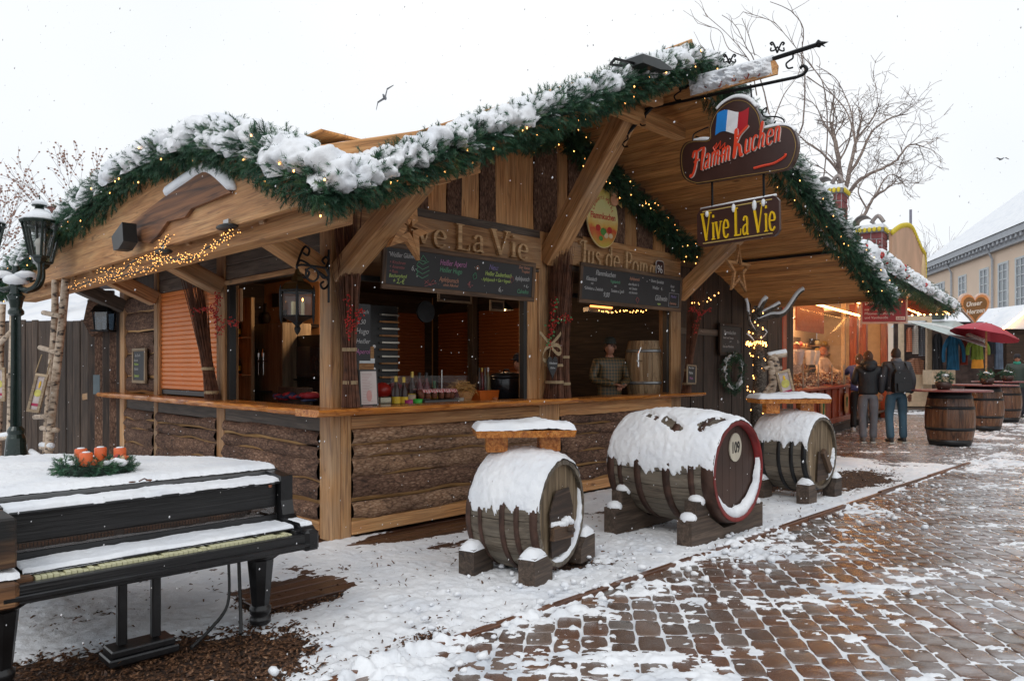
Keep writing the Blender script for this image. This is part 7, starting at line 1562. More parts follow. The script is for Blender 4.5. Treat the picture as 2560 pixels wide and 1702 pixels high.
def person(label, M, h, jacket, trousers, shoes, hair, face=0, arms=None, legs=None, pack=None, cap=None, hood=None, lean=0, hairlong=0, lower=True, jacket_len=.50, thick=1.0, scarf=None, shoe_white=None):
    """faces local -y; M at the feet"""
    t = thing('person', label, 'person', M); s = h/1.75
    def P(x, y, z): return (x*s, (y+lean*z)*s, z*s)
    A_ = arms or {1: [(.19,.0,1.42),(.26,.03,1.15),(.24,-.05,.92)], -1: [(-.19,.0,1.42),(-.26,.03,1.15),(-.24,-.05,.92)]}
    G = legs or {1: [(.09,0,.90),(.11,-.01,.50),(.11,.03,.09)], -1: [(-.09,0,.90),(-.11,-.02,.50),(-.12,-.02,.09)]}
    hc = P(0, -.02, 1.63)
    # body: one continuous figure under the clothes
    V = [P(0,0,.95),P(0,.0,1.15),P(0,.01,1.36),P(0,.0,1.48),P(0,-.01,1.56)]; E = [(0,1),(1,2),(2,3),(3,4)]; Rr = [(.13*s,.10*s),(.12*s,.09*s),(.15*s,.10*s),(.055*s,.055*s),(.05*s,.05*s)]
    for k in (1, -1):
        b0 = len(V); V += [P(*p) for p in A_[k]]; E += [(2,b0),(b0,b0+1),(b0+1,b0+2)]; Rr += [.055*s,.042*s,.028*s]
        if lower: b0 = len(V); V += [P(*p) for p in G[k]]; E += [(0,b0),(b0,b0+1),(b0+1,b0+2)]; Rr += [.085*s,.055*s,.04*s]
    skin_obj('body', V, E, Rr, M_SKIN, t, M, 1)
    # jacket
    zb = 1.40-jacket_len; q = thick
    V = [P(0,0,zb),P(0,0,zb+.06),P(0,.0,1.12),P(0,.01,1.30),P(0,.01,1.42),P(0,.0,1.50)]; E = [(0,1),(1,2),(2,3),(3,4),(4,5)]; Rr = [(.19*s*q,.13*s*q),(.195*s*q,.14*s*q),(.185*s*q,.135*s*q),(.20*s*q,.14*s*q),(.17*s*q,.12*s*q),(.075*s,.07*s)]
    for k in (1, -1):
        b0 = len(V); a = A_[k]; V += [P(*p) for p in a]; E += [(4,b0),(b0,b0+1),(b0+1,b0+2)]; Rr += [.078*s*q,.068*s*q,.048*s*q]
    skin_obj('jacket', V, E, Rr, jacket, t, M, 2)
    if lower:
        V = [P(0,0,.97),P(0,0,.90)]; E = [(0,1)]; Rr = [(.15*s,.12*s),(.15*s,.12*s)]
        for k in (1, -1):
            b0 = len(V); g = G[k]; mid = [(g[1][j]+g[2][j])/2 for j in range(3)]; V += [P(*g[0]), P((g[0][0]+g[1][0])/2, (g[0][1]+g[1][1])/2, (g[0][2]+g[1][2])/2), P(*g[1]), P(*mid), P(g[2][0], g[2][1], g[2][2]-.02)]; E += [(1,b0),(b0,b0+1),(b0+1,b0+2),(b0+2,b0+3),(b0+3,b0+4)]; Rr += [.10*s,.095*s,.075*s,.072*s,.075*s]
        skin_obj('trousers', V, E, Rr, trousers, t, M, 2)
        for k in (1, -1):
            g = G[k][2]; c = Vector(P(g[0], g[1]-.05, 0)); sh = MB(); 
            sh.ball((c.x, c.y, .045*s), (.048*s,.135*s,.045*s), 14, 8).ball((c.x, c.y+.05*s, .07*s), (.044*s,.07*s,.06*s), 12, 7); so = sh.build('shoe', shoes, t, M, True)
            MB().box(c.x-.045*s, c.x+.045*s, c.y-.12*s, c.y+.12*s, 0, .022*s, c=.008).build('sole', shoe_white or plain('sole_white', (.6,.58,.52), .5), so, M)
    for k in (1, -1):
        a = A_[k]; w = Vector(P(*a[2])); d = Vector(P(*a[2]))-Vector(P(*a[1])); hand(t, M, w, d, M_SKIN, k)
    head(t, M, hc, face, M_SKIN, hair, cap=cap, cap_mat=cap, hairlong=hairlong)
    if hood: MB().ball(P(0,.08,1.50), (.15*s,.11*s,.10*s), 14, 8, j=.05).ball(P(0,.13,1.44), (.12*s,.09*s,.09*s), 12, 7, j=.05).build('hood', hood, t, M, True)
    if scarf: MB().lathe([(.07,1.46*s),(.095,1.48*s),(.10,1.52*s),(.085,1.55*s),(.07,1.56*s)], 16, Matrix.Translation((0,.0,0))).build('scarf', scarf, t, M, True)
    if pack:
        pk = MB().prism([(-.15,.0),(.15,.0),(.165,.12),(.16,.36),(.11,.44),(-.11,.44),(-.16,.36),(-.165,.12)], 0, .14, T=Matrix.Translation((0,.11*s,.93*s))).build('backpack', pack, t, M)
        MB().prism([(-.11,.03),(.11,.03),(.12,.18),(-.12,.18)], .14, .18, T=Matrix.Translation((0,.11*s,.93*s))).build('pocket', pack, pk, M)
        for k in (-1, 1): MB().tube(cr([(k*.11,.24*s,1.30*s),(k*.12,.08*s,1.47*s),(k*.13,-.12*s,1.36*s)], 4), .018, 6).build('strap', M_BLACK, pk, M)
    return t
def at(u, v, extra=0): p = hit(u, v, 'z', 0); return F @ p
def feet(u, v, ang): p = at(u, v); return Matrix.Translation((p.x, p.y, 0)) @ Matrix.Rotation(R(ang), 4, 'Z')
m_blk = plain('black_jacket', (.012,.013,.016), .55, var=.4, bs=30, bump=.4); m_gj = plain('grey_jeans', (.15,.15,.165), .8, var=.2, bs=30, bump=.3); m_bj = plain('blue_jeans', (.055,.115,.165), .8, var=.35, bs=14, bump=.3)
m_pack = plain('black_backpack', (.008,.008,.009), .5, bump=.3)
hs_ = 1.82
person('woman seen from behind in black hooded jacket and grey jeans before the sweets counter', feet(1999, 1019, 165), 1.80, m_blk, m_gj, plain('grey_shoe', (.12,.11,.10)), M_HAIRB, face=R(20), hood=m_blk, hairlong=.03, jacket_len=.50, arms={1: [(.18,0,1.40),(.25,-.02,1.16),(.17,-.20,1.12)], -1: [(-.18,0,1.40),(-.25,.0,1.15),(-.2,-.16,1.05)]}, legs={1: [(.09,0,.9),(.10,-.01,.5),(.085,.02,.09)], -1: [(-.09,0,.9),(-.10,0,.5),(-.09,-.03,.09)]})
person('man seen from behind with black backpack, dark scarf and blue jeans', feet(2064, 1020, 180), 1.86, plain('dark_grey_jacket', (.035,.036,.042), .6, var=.4, bs=30, bump=.4), m_bj, plain('dark_shoe', (.03,.03,.03)), M_HAIRD, pack=m_pack, scarf=plain('scarf_grey', (.12,.13,.15)), hood=None, jacket_len=.47, thick=1.16, arms={1: [(.20,0,1.42),(.28,.03,1.15),(.27,-.02,.90)], -1: [(-.20,0,1.42),(-.28,.03,1.15),(-.27,-.02,.90)]}, legs={1: [(.10,0,.9),(.13,-.01,.5),(.13,.05,.09)], -1: [(-.10,0,.9),(-.13,-.03,.5),(-.16,-.06,.09)]})
person('customer mostly hidden behind the woman, blue sleeve reaching over the sweets counter', feet(1978, 994, 150), 1.78, plain('blue_white_coat', (.03,.05,.20), .6), plain('black_trousers', (.01,.01,.012)), plain('white_shoe', (.6,.6,.6)), M_HAIRB, face=R(15), hairlong=.06, arms={1: [(.18,0,1.42),(.30,-.20,1.30),(.36,-.46,1.42)], -1: [(-.18,0,1.40),(-.22,.0,1.15),(-.2,-.16,1.0)]})
person('man in dark green padded jacket and dark cap standing at the right picture edge', feet(2342, 962, -25), 1.84, plain('green_parka', (.018,.032,.024), .55, var=.3, bs=25, bump=.5), plain('navy_trousers', (.012,.014,.022), .8), plain('black_shoe', (.015,.015,.015)), M_HAIRD, face=R(-10), cap=plain('dark_cap', (.012,.012,.018), .7), scarf=plain('green_scarf', (.02,.25,.18)), thick=1.12, jacket_len=.60)
# man in plaid behind the right window
m, tt, b, N, lk = nmat('plaid'); tc = N('TexCoord'); w1 = N('TexWave', in_Scale=7.0, wave_type='BANDS', bands_direction='X'); w2_ = N('TexWave', in_Scale=7.0, wave_type='BANDS', bands_direction='Z')
for w_ in (w1, w2_): lk(tc.outputs['Object'], w_.inputs[0])
r1 = N('ValToRGB'); ramp(r1, [(.0, (.045,.05,.03)), (.88, (.07,.05,.03)), (.95, (.32,.17,.05))]); r2 = N('ValToRGB'); ramp(r2, [(.0, (.05,.055,.035)), (.88, (.09,.06,.035)), (.95, (.32,.17,.05))]); lk(w1.outputs['Fac'], r1.inputs[0]); lk(w2_.outputs['Fac'], r2.inputs[0]); mx = N('Mix', data_type='RGBA', i0=.5); lk(r1.outputs[0], mx.inputs[6]); lk(r2.outputs[0], mx.inputs[7]); lk(mx.outputs[2], b.inputs['Base Color']); M_PLAID = m
pp = hit(1403, 905, 'y', .74)
person('bearded stallholder in plaid shirt and dark cap behind the right window counter', F @ Matrix.Translation((pp[0], .74, .14)) @ Matrix.Rotation(R(-25), 4, 'Z'), 1.74, M_PLAID, m_blk, m_blk, M_HAIRB, face=R(-35), cap=plain('green_cap', (.03,.035,.03), .8), lower=True, arms={1: [(.19,0,1.42),(.28,-.02,1.18),(.06,-.25,1.10)], -1: [(-.19,0,1.42),(-.28,-.02,1.18),(-.04,-.25,1.12)]})
pp = hit(1205, 905, 'y', 1.6)
person('worker in pale shirt bending behind the black soup kettle, dark cap', F @ Matrix.Translation((pp[0]+.05, 1.6, .03)) @ Matrix.Rotation(R(-70), 4, 'Z'), 1.62, plain('pink_shirt', (.42,.24,.18), .8), m_blk, m_blk, M_HAIRD, face=R(-20), cap=plain('navy_cap', (.012,.014,.03), .7), lean=-.12)
# ================================================================ snowy tree and birch branches beside the doorway
def limb(mb, P, r0, r1, n=7): 
    Q = cr(P, 4); mb.tube(Q, [r0+(r1-r0)*i/(len(Q)-1) for i in range(len(Q))], n); return Q
def snow_on(mb, Q, r): mb.tube([p+Vector((0,0,r*.7)) for p in Q], [r*.8]*len(Q), 7)
def bp(L, Y): return [hitw(u, v, Y) for u, v in L]
M_TRUNK = bark('tree_bark', (.02,.016,.012), (.10,.085,.07), (.24,.21,.18))
b0 = hitw(1742, 1000, 10.4)
t = thing('small_tree', 'small bare tree wrapped in fairy lights with snow along its branches beside the doorway', 'tree', Matrix.Translation((b0.x, 10.4, 0)))
mb = MB(); sn = MB(); A_ = bp([(1748,1090),(1745,950),(1750,860),(1742,790),(1740,745),(1745,705)], 10.4); A_[0].z = 0; limb(mb, A_, .11, .055, 10); mb.build('trunk', M_TRUNK, t, smooth=True)
br = MB()
for L, r0, r1 in (([(1745,725),(1755,700),(1765,688)], .05, .025), ([(1745,740),(1775,728),(1805,722),(1835,680),(1850,668)], .045, .02), ([(1742,770),(1725,740),(1722,705),(1718,690)], .03, .012), ([(1745,728),(1775,712),(1795,700)], .04, .02), ([(1742,800),(1730,780),(1720,770)], .025, .01), ([(1745,790),(1765,770),(1760,760)], .02, .01)):
    Q = limb(br, bp(L, 10.35), r0, r1); snow_on(sn, Q, r0*.85)
br.build('branch', M_TRUNK, t, smooth=True); sn.build('snow', M_SNOW, t, smooth=True)
P = []
for i in range(70): f = i/69; c = hitw(1742+6*math.sin(i*.2), 705+250*f, 10.4); P.append(c+Vector((.09*math.cos(i*.9), .09*math.sin(i*.9), 0)))
bulbs(P, .02, 13, 'amber fairy lights spiralled round the small tree by the doorway', 6, .008, group='fairy lights on the small tree')
P = [hitw(1742, 792, 10.4)+Vector((.12*math.cos(a), .12*math.sin(a), .02*math.sin(3*a))) for a in np.linspace(0, 6.28, 14)]; bulbs(P, .02, 90, 'bright ring of amber lights tight round the trunk', 7, .008, group='fairy lights on the small tree')
t = thing('birch_perch', 'short white birch branch construction holding the framed picture', 'birch branches', Matrix.Translation((hitw(1790,1000,9.5).x, 9.5, 0)))
for i, (L, r) in enumerate((([(1770,1080),(1773,930),(1780,880),(1775,830)], .055), ([(1777,880),(1790,862),(1785,830),(1780,815)], .05), ([(1768,823),(1810,815)], .045), ([(1748,930),(1765,900),(1785,875)], .035), ([(1760,850),(1775,845),(1800,848)], .03))):
    mb = MB(); Q = limb(mb, bp(L, 9.5), r, r*.85, 9); mb.build('branch', M_BIRCH, t, smooth=True)
    if i in (2,): mb = MB(); snow_on(mb, Q, .045); mb.build('snow', M_SNOW, t, smooth=True)

# ================================================================ bare trees
M_TREE = bark('hazed_bark', (.11,.085,.075), (.24,.195,.17), (.42,.38,.35), s=.4)  # bark tones paled, snow haze over the trees put into the colour
def tree(label, base, segs, seed, r0, droop=0.0, depth=4, spread=.6, tw=.012, leaf=None, snow=True, group='bare winter trees'):
    rs_ = random.Random(seed); t = thing('bare_tree', label, 'tree', Matrix.Translation((base[0], base[1], 0)), group); tr = MB(); bb = MB(); sn = MB(); lf = MB()
    def grow(p, d, L, r, lev):
        P = [p]; n = 6
        for i in range(n):
            d = (d+Vector((rs_.gauss(0,.10), rs_.gauss(0,.10), rs_.gauss(0,.07)-droop*(lev-1)*.12*(1 if lev > 1 else 0)))).normalized(); P.append(P[-1]+d*L/n)
        R_ = [max(tw*.35, r*(1-.6*i/n)) for i in range(n+1)]; (tr if lev == 0 else bb).tube(P, R_, 8 if lev == 0 else (5 if lev < 3 else 3), cap=False)
        if snow and lev in (1, 2) and rs_.random() < .7: sn.tube([q+Vector((0,0,R_[i]*.6)) for i, q in enumerate(P[:5])], [R_[i]*.7 for i in range(5)], 4)
        if leaf and lev >= depth-1:
            for q in P[2:]:
                if rs_.random() < .35: lf.ball(q, (.035,.025,.03), 5, 4)
        if lev >= depth: return
        for k in range(rs_.choice([3,4,4,5]) if lev else 6):
            i = rs_.randint(2, n); q = P[i]; a = rs_.uniform(0, 2*PI); o = d.orthogonal().normalized(); o2 = d.cross(o); nd = (d+(o*math.cos(a)+o2*math.sin(a))*rs_.uniform(.35, 1.0)*spread+Vector((0,0,.12 if droop == 0 else 0))).normalized()
            grow(q, nd, L*rs_.uniform(.50, .82), R_[i]*.62, lev+1)
    for (p, d, L) in segs: grow(Vector(p), Vector(d).normalized(), L, r0, 0)
    tr.build('trunk', M_TREE, t, smooth=True); o = bb.build('branches', M_TREE, t); o['kind'] = 'stuff'
    if sn.v: o = sn.build('snow', M_SNOW, t); o['kind'] = 'stuff'
    if leaf and lf.v: o = lf.build('leaves', leaf, t); o['kind'] = 'stuff'
def drawn_tree(label, Y, lines, seed, lev, tw, side=1.0, trunk=1):
    rs_ = random.Random(seed); px = lambda x, y: hitw((1600+x/2.09)/K, y/2.09/K, Y)
    b0 = px(*lines[0][1][0]); t = thing('bare_tree', label, 'tree', Matrix.Translation((b0.x, Y, 0)), 'bare winter trees'); tr = MB(); br = MB()
    def twig(p, d, L, r, n):
        P = [p]; m_ = 5
        for i in range(m_): d = (d+Vector((rs_.gauss(0,.2), rs_.gauss(0,.2), rs_.gauss(0,.16)))).normalized(); P.append(P[-1]+d*L/m_)
        br.tube(P, [max(tw*.5, r*(1-i/m_*.6)) for i in range(m_+1)], 4, cap=False)
        if n > 0:
            for k in range(rs_.choice([2,3,3])):
                q = P[rs_.randint(2, m_)]; nd = (d+Vector((rs_.gauss(0,.6), rs_.gauss(0,.6), rs_.gauss(.1,.5)))).normalized(); twig(q, nd, L*rs_.uniform(.5,.75), r*.6, n-1)
    for k, (r, pts) in enumerate(lines):
        r *= .75
        P = [px(*q) for q in pts]; 
        if k < trunk: P = [Vector((P[0].x, Y, 0))]+P
        off = rs_.uniform(-.6, .6)*(k >= trunk); P = [p+Vector((0, off*i/len(P), 0)) for i, p in enumerate(P)]; Q = cr(P, 5); n = len(Q)
        Q = [q+Vector((rs_.gauss(0,r*.13), 0, rs_.gauss(0,r*.13))) for q in Q]; (tr if k < trunk else br).tube(Q, [max(tw, r*(1-.75*i/n)) for i in range(n)], 8 if k < trunk else 5)
        for i in range(int(n*.3), n):
            if rs_.random() < side*(.9 if i > n*.5 else .4): d = (Q[i]-Q[i-1]).normalized(); twig(Q[i], (d+Vector((rs_.gauss(0,.7), rs_.gauss(0,.4), rs_.gauss(0,.6)))).normalized(), rs_.uniform(.4,1.1)*Y/24, max(tw, r*.2), lev)
    tr.build('trunk', M_TREE, t, smooth=True); br.build('branches', M_TREE, t)['kind'] = 'stuff'
drawn_tree('tall bare tree with forked trunk rising behind the brick chimneys', 26, [(.20, [(1030,1190),(1050,1050),(1042,900),(1015,720),(1000,640)]), (.13, [(1052,1080),(1090,900),(1125,740),(1150,640)]), (.10, [(1060,1060),(1130,960),(1210,905),(1290,870),(1360,825),(1430,745),(1510,755)]), (.08, [(1080,930),(1150,810),(1200,700),(1290,630),(1375,610)]), (.07, [(1042,900),(960,800),(880,740),(830,690)]), (.06, [(1015,720),(960,640),(930,570)]), (.06, [(1120,740),(1200,640),(1235,570)]), (.05, [(1035,850),(1080,760),(1100,640),(1090,580)])], 3, 2, .012)
drawn_tree('crooked bare branches reaching right behind the sweets stall', 32, [(.13, [(1130,1250),(1180,1110),(1225,1030),(1290,985),(1335,950)]), (.06, [(1190,1100),(1150,1000),(1180,940)]), (.05, [(1225,1030),(1290,920),(1350,930)])], 5, 2, .013)
drawn_tree('sparse young tree with long thin drooping twigs above the gable signs', 20, [(.038, [(800,900),(850,650),(862,400),(845,290),(852,150),(790,60),(680,10)]), (.026, [(950,1000),(980,700),(960,450),(900,350),(840,280),(760,180),(690,110),(540,60)]), (.03, [(1130,800),(1090,600),(1000,480),(930,380),(880,300)]), (.03, [(1130,780),(1110,600),(1080,500),(1030,400),(935,330)]), (.024, [(690,650),(750,500),(820,400),(850,300)]), (.03, [(680,620),(640,450),(590,300),(560,250),(500,130),(430,75)]), (.025, [(610,500),(580,350),(540,280),(450,180),(340,85)]), (.02, [(560,300),(470,250),(430,150),(360,115)]), (.025, [(870,400),(1000,500),(1050,560)]), (.02, [(410,330),(375,200)]), (.02, [(412,340),(325,215)]), (.02, [(600,290),(570,200),(530,100)])], 7, 0, .009, .45)
m_rl = plain('rusty_leaves', (.30,.17,.13), .7, var=.4)
p = hitw(15, 700, 24); tree('bare tree with a few rusty leaves at the far left edge', (p.x, 24), [((p.x, 24, 0), (.08, 0, 1), 4.6), ((p.x+1.2, 24, 1.8), (.25, 0, 1), 3.2)], 5, .10, depth=4, spread=.7, leaf=m_rl)
p = hitw(2140, 700, 60); tree('small distant bare tree behind the grey chimney', (p.x, 60), [((p.x, 60, 5), (.1, 0, 1), 5)], 15, .15, depth=3, spread=.8, tw=.03)

# ================================================================ far left: snowy roofs
def house(name, label, x0, x1, y0, y1, zw, zr, wallm, roofm, M=I4, ridge='x', chim=None, cat='building'):
    t = thing(name, label, cat, M @ Matrix.Translation(((x0+x1)/2, (y0+y1)/2, 0))); MB().box(x0, x1, y0, y1, 0, zw).build('wall', wallm, t, M)
    mb = MB()
    if ridge == 'x': ym = (y0+y1)/2; mb.add([(x0-.3,y0-.4,zw),(x1+.3,y0-.4,zw),(x1+.3,y1+.4,zw),(x0-.3,y1+.4,zw),(x0-.3,ym,zr),(x1+.3,ym,zr)], [(0,1,5,4),(2,3,4,5),(1,2,5),(3,0,4),(3,2,1,0)])
    else: xm = (x0+x1)/2; mb.add([(x0-.4,y0-.3,zw),(x1+.4,y0-.3,zw),(x1+.4,y1+.3,zw),(x0-.4,y1+.3,zw),(xm,y0-.3,zr),(xm,y1+.3,zr)], [(0,4,5,3),(1,2,5,4),(0,1,4),(2,3,5),(3,2,1,0)])
    rf = mb.build('roof', roofm, t, M)
    if chim: x, y, zt, w = chim; MB().box(x-w/2,x+w/2,y-w/2,y+w/2,zw,zt).build('chimney', M_BRICK, rf, M); MB().box(x-w*.6,x+w*.6,y-w*.6,y+w*.6,zt,zt+.12).build('cap', M_SNOW, rf, M)
    return t
M_BRICK = bricks('chimney_brick', (.17,.05,.045), (.12,.035,.035), (.35,.33,.32), 3.2); M_SNOWR = snowmat('roof_snow_far', .0); m_dkw = plain('dark_gable', (.05,.04,.045), .8)
a = hitw(-60, 742, 24); b_ = hitw(205, 742, 24)
house('snowy_hut', 'low market hut with broad snowy roof seen behind the plank fence', a.x, b_.x, 24, 28, 2.95, 4.2, m_dkw, M_SNOWR)
a = hitw(118, 500, 70); b_ = hitw(210, 500, 70); house('town_house', 'distant house with snowy roof and red chimney behind the left garland', a.x, b_.x+6, 68, 80, 11.0, 19.5, m_dkw, M_SNOWR, ridge='x', chim=(hitw(131,490,69).x, 69, hitw(131,478,69).z, 1.1))

# ================================================================ yellow town building on the right
BD = math.atan2(420, 1850); Bx = Matrix.Translation((hitw(2135, 700, 58).x, 58, 0)) @ Matrix.Rotation(-BD+R(0), 4, 'Z')   # local -y runs towards the camera along the facade
M_WALL = plain('cream_render', (.88,.69,.54), .85, var=.05, bs=4); M_STONEG = plain('grey_cornice', (.48,.51,.55), .6, var=.1); M_WIN = plain('window_white', (.62,.66,.68), .5); M_PANE = plain('window_pane', (.16,.19,.22), .1, spec=.8)
t = thing('town_building', 'long cream town building with white sash windows under a big snowy roof', 'building', Bx)
EH = 1.5+(915-676)*58/1850; LEN = 48
MB().box(0, 16, -LEN, 0, 0, EH).build('wall', M_WALL, t, Bx)
MB().add([(-.7,-LEN-.5,EH+.35),(-.7,.7,EH+.35),(8,-LEN-.5,EH+7.6),(8,-7.5,EH+7.6),(16.6,-LEN,EH+.3),(16.6,.7,EH+.3)], [(0,1,3,2),(1,5,3),(2,3,5,4)]).build('roof', M_SNOWR, t, Bx)
MB().box(-.62,.0,-LEN,.6,EH-.05,EH+.34).box(-.3,.0,-LEN,.3,EH-.5,EH-.05).build('cornice', M_STONEG, t, Bx)
k0 = None
for i in range(60):
    y = -.3-i*.62
    if k0 is None: k0 = MB().box(-.55,-.3,-.12,.12,-.2,0).build('bracket', M_STONEG, t, Bx @ Matrix.Translation((0, y, EH-.06)))
    else: inst(k0, t, Bx @ Matrix.Translation((0, y, EH-.06)))
MB().box(-.08,0,-LEN,0,4.05,4.3).box(-.05,0,-LEN,0,3.55,3.65).build('string_course', plain('course', (.55,.42,.31), .8), t, Bx)
def bpos(u):      # distance along facade at picture column u
    a, _ = ray(u, 0); o = Bx.translation; d = Bx.to_3x3() @ Vector((0, -1, 0)); return (a*o.y-o.x)/(d.x-a*d.y)
for r_i, (z0, z1) in enumerate(((4.75, 7.6),)):
    for u in (2152, 2168, 2217, 2267, 2311, 2352):
        s = bpos(u)
        if s < .2 or s > LEN-1: continue
        w = .62; wn_ = MB().box(-.10,.0,-w-.12,w+.12,z0-.14,z0-.03).box(-.05,.0,-w-.12,-w,z0-.03,z1+.12).box(-.05,.0,w,w+.12,z0-.03,z1+.12).box(-.05,.0,-w,w,z1,z1+.12).build('window', M_WIN, t, Bx @ Matrix.Translation((0,-s,0)))
        MB().box(-.02,-.005,-w,w,z0,z1).build('pane', M_PANE, wn_, Bx @ Matrix.Translation((0,-s,0)))
        mb = MB(); mb.box(-.06,-.02,-.05,.05,z0,z1); [mb.box(-.055,-.02,-w,w,z0+(z1-z0)*f-.03,z0+(z1-z0)*f+.03) for f in (.22,.44,.68,.86)]; mb.box(-.058,-.02,-w,-w+.08,z0,z1); mb.box(-.058,-.02,w-.08,w,z0,z1); mb.build('glazing_bar', M_WIN, wn_, Bx @ Matrix.Translation((0,-s,0)))
for u in (2195, 2290): s = bpos(u); MB().tube([(-.5,-s,EH-.1),(-.12,-s,EH-.9),(-.12,-s,0)], .07, 6).build('downpipe', M_STONEG, t, Bx)
s = bpos(2327)+0; MB().box(5.2,6.2,-LEN*.62,-LEN*.62+.9,EH+5,EH+8.6).build('chimney', M_BRICK, t, Bx)
house('wing_building', 'lower snowy roofed wing with grey chimney left of the cream building', hitw(2085,700,64).x, hitw(2140,700,64).x+2, 64, 72, 7.6, 12.0, M_WALL, M_SNOWR, chim=(hitw(2126,600,63.5).x, 66, hitw(2126,576,66).z, 1.6))
p = hitw(2097, 560, 40); t = thing('flag_pole', 'thin grey flag pole above the stall roofs', 'pole', Matrix.Translation((p.x, 40, 0))); MB().tube([(0,0,0),(0,0,hitw(2097,483,40).z)], .07, 8).build('pole', plain('pole_grey', (.22,.22,.28)), t, Matrix.Translation((p.x,40,0)))
p = hitw(2060, 535, 38); t = thing('shade_canopy', 'small flat grey canopy high beside the flag pole', 'canopy', Matrix.Translation(p)); q = [hitw(u, v, 38)-p for u, v in ((2030,540),(2048,528),(2096,529),(2096,538),(2080,544))]; MB().add(q+[v+Vector((0,1.5,.05)) for v in q], [(0,1,2,3,4),(9,8,7,6,5)]+[(i,(i+1)%5,(i+1)%5+5,i+5) for i in range(5)]).build('canopy', plain('canopy_grey', (.3,.3,.29)), t, Matrix.Translation(p))

# ================================================================ sweets stall
o_ = Vector((4.85, 13.2, 0)); d_ = Vector((.587, .81, 0)).normalized(); S2 = Matrix((d_, Vector((-d_.y, d_.x, 0)), Vector((0,0,1)))).transposed().to_4x4(); S2.translation = o_   # x along its front, -y faces the street
def h2(u, v, y=0):      # local x,z on the plane local y
    a, b_ = ray(u, v); n = Vector((-d_.y, d_.x, 0)); o = o_+n*y; Y = (o.dot(n))/(Vector((a, 1, 0)).dot(n)); Pt = Vector((a*Y, Y, 1.5+b_*Y)); q = S2.inverted() @ Pt; return q
SW = thing('sweets_stall', 'brightly lit sweets stall with red wooden counter, glass front and brick chimneys', 'market stall', S2)
M_RED = wood('red_panel', (.16,.02,.008), (.30,.05,.018), (.40,.09,.03), axis=2, rough=.35, knots=False); M_CREAM = plain('cream_panel', (.5,.34,.2), .6, var=.08)
def s2b(name, x0, x1, y0, y1, z0, z1, mat, p=None): return MB().box(x0,x1,y0,y1,z0,z1,c=.01).build(name, mat, p or SW, S2)
zt_ = h2(1965, 884)[2]; xe = h2(1970, 900)[0]; XE = 10.2
s2b('counter_body', -.1, xe, .04, .9, .22, zt_-.06, M_RED); s2b('counter_top', -.12, xe+.03, -.06, .95, zt_-.06, zt_, M_RED); s2b('plinth', -.1, xe, .1, .8, 0, .22, plain('dark_plinth', (.03,.02,.018)))  # dark plinth set back under the counter
x = 0
while x < xe-.2: s2b('stile', x, x+.07, .0, .04, .25, zt_-.07, M_RED); x += .62
s2b('bottom_rail', -.1, xe, -.01, .04, .24, .36, M_RED)
for u, v in ((1937, 985), (1958, 900+45)):
    q = h2(1897 if u < 1950 else 1945, 945, -.03)
for (u, v0, v1) in ((1894, 895+20, 980), (1948, 905, 950)):
    q = h2(u, (v0+v1)/2, -.02); hz = abs(h2(u, v0, -.02)[2]-h2(u, v1, -.02)[2])/2; Mq = S2 @ Matrix.Translation((q[0], -.02, q[2]))
    wq = .16; pl_ = MB().prism([(-wq,-hz*.75),(-wq*.5,-hz),(wq*.5,-hz),(wq,-hz*.75),(wq,hz*.75),(wq*.5,hz),(-wq*.5,hz),(-wq,hz*.75)], -.02, 0).build('painted_plaque', plain('plaque', (.6,.33,.12)), SW, Mq)
    MB().ball((0,-.024,-hz*.1), (wq*.4,.004,hz*.3), 8, 5).tube([(0,-.024,0),(-.05,-.024,hz*.6)], .015, 4).tube([(0,-.024,0),(.05,-.024,hz*.6)], .015, 4).build('painted_plant', plain('plant_green', (.03,.2,.08)), pl_, Mq)
RZ = 3.05
for x in (-.1, xe+.0, 7.2, XE): s2b('post', x-.11, x+.11, -.05, .12, 0 if x != xe else zt_, RZ, M_RED)
s2b('post', 4.9, 5.0, .0, .08, zt_, RZ, M_CREAM)
# right part: lower counter behind customers
s2b('counter_body', xe+.9, XE, .5, 1.2, .3, 1.15, M_RED); 
s2b('floor', -.1, XE, .0, 3.4, .18, .24, M_DARKW); s2b('rear_wall', -.1, XE, 1.9, 2.0, 0, RZ, M_CREAM); s2b('side_wall', -.2, -.1, .0, 1.9, 0, RZ, M_CREAM); s2b('end_wall', XE, XE+.1, 0, 1.9, 0, RZ, M_CREAM); s2b('ceiling', -.1, XE, .0, 3.3, RZ-.05, RZ, M_CREAM)
# glass above counter, small glass cabinet
MB().box(-.0, xe, -.004, .004, zt_, 2.7).build('shop_window', glassmat('stall_glass', op=.03, ior=1.0), SW, S2); MB().box(xe+.1, 7.1, -.004, .004, .4, 2.7).build('shop_window', glassmat('stall_glass2', op=.05, ior=1.0), SW, S2)
t = thing('glass_cabinet', 'low glass display cabinet of nuts and sweets on the red counter', 'display cabinet', S2 @ Matrix.Translation((.2, 0, zt_))); 
for x in np.linspace(.1, xe-.1, 6): MB().box(x-.012,x+.012,-.012,.012,zt_,zt_+.46).build('edge_strip', plain('alu', (.4,.38,.33), .3, .7), t, S2)
MB().box(.1,xe-.1,-.004,.004,zt_,zt_+.46).box(.1,xe-.1,0,.4,zt_+.45,zt_+.46).build('pane', glassmat('cab_glass', op=.04, ior=1.0), t, S2)
mb = MB(); rs_ = random.Random(5)
for i in range(900): mb.ball((rs_.uniform(.15, xe-.15), rs_.uniform(.05,.5), zt_+.03+rs_.random()*.26*(.4+.6*math.sin(i)**2)), (rs_.uniform(.02,.045), .03, rs_.uniform(.014,.03)), 6, 4, rs_.choice([0,0,1,2]))
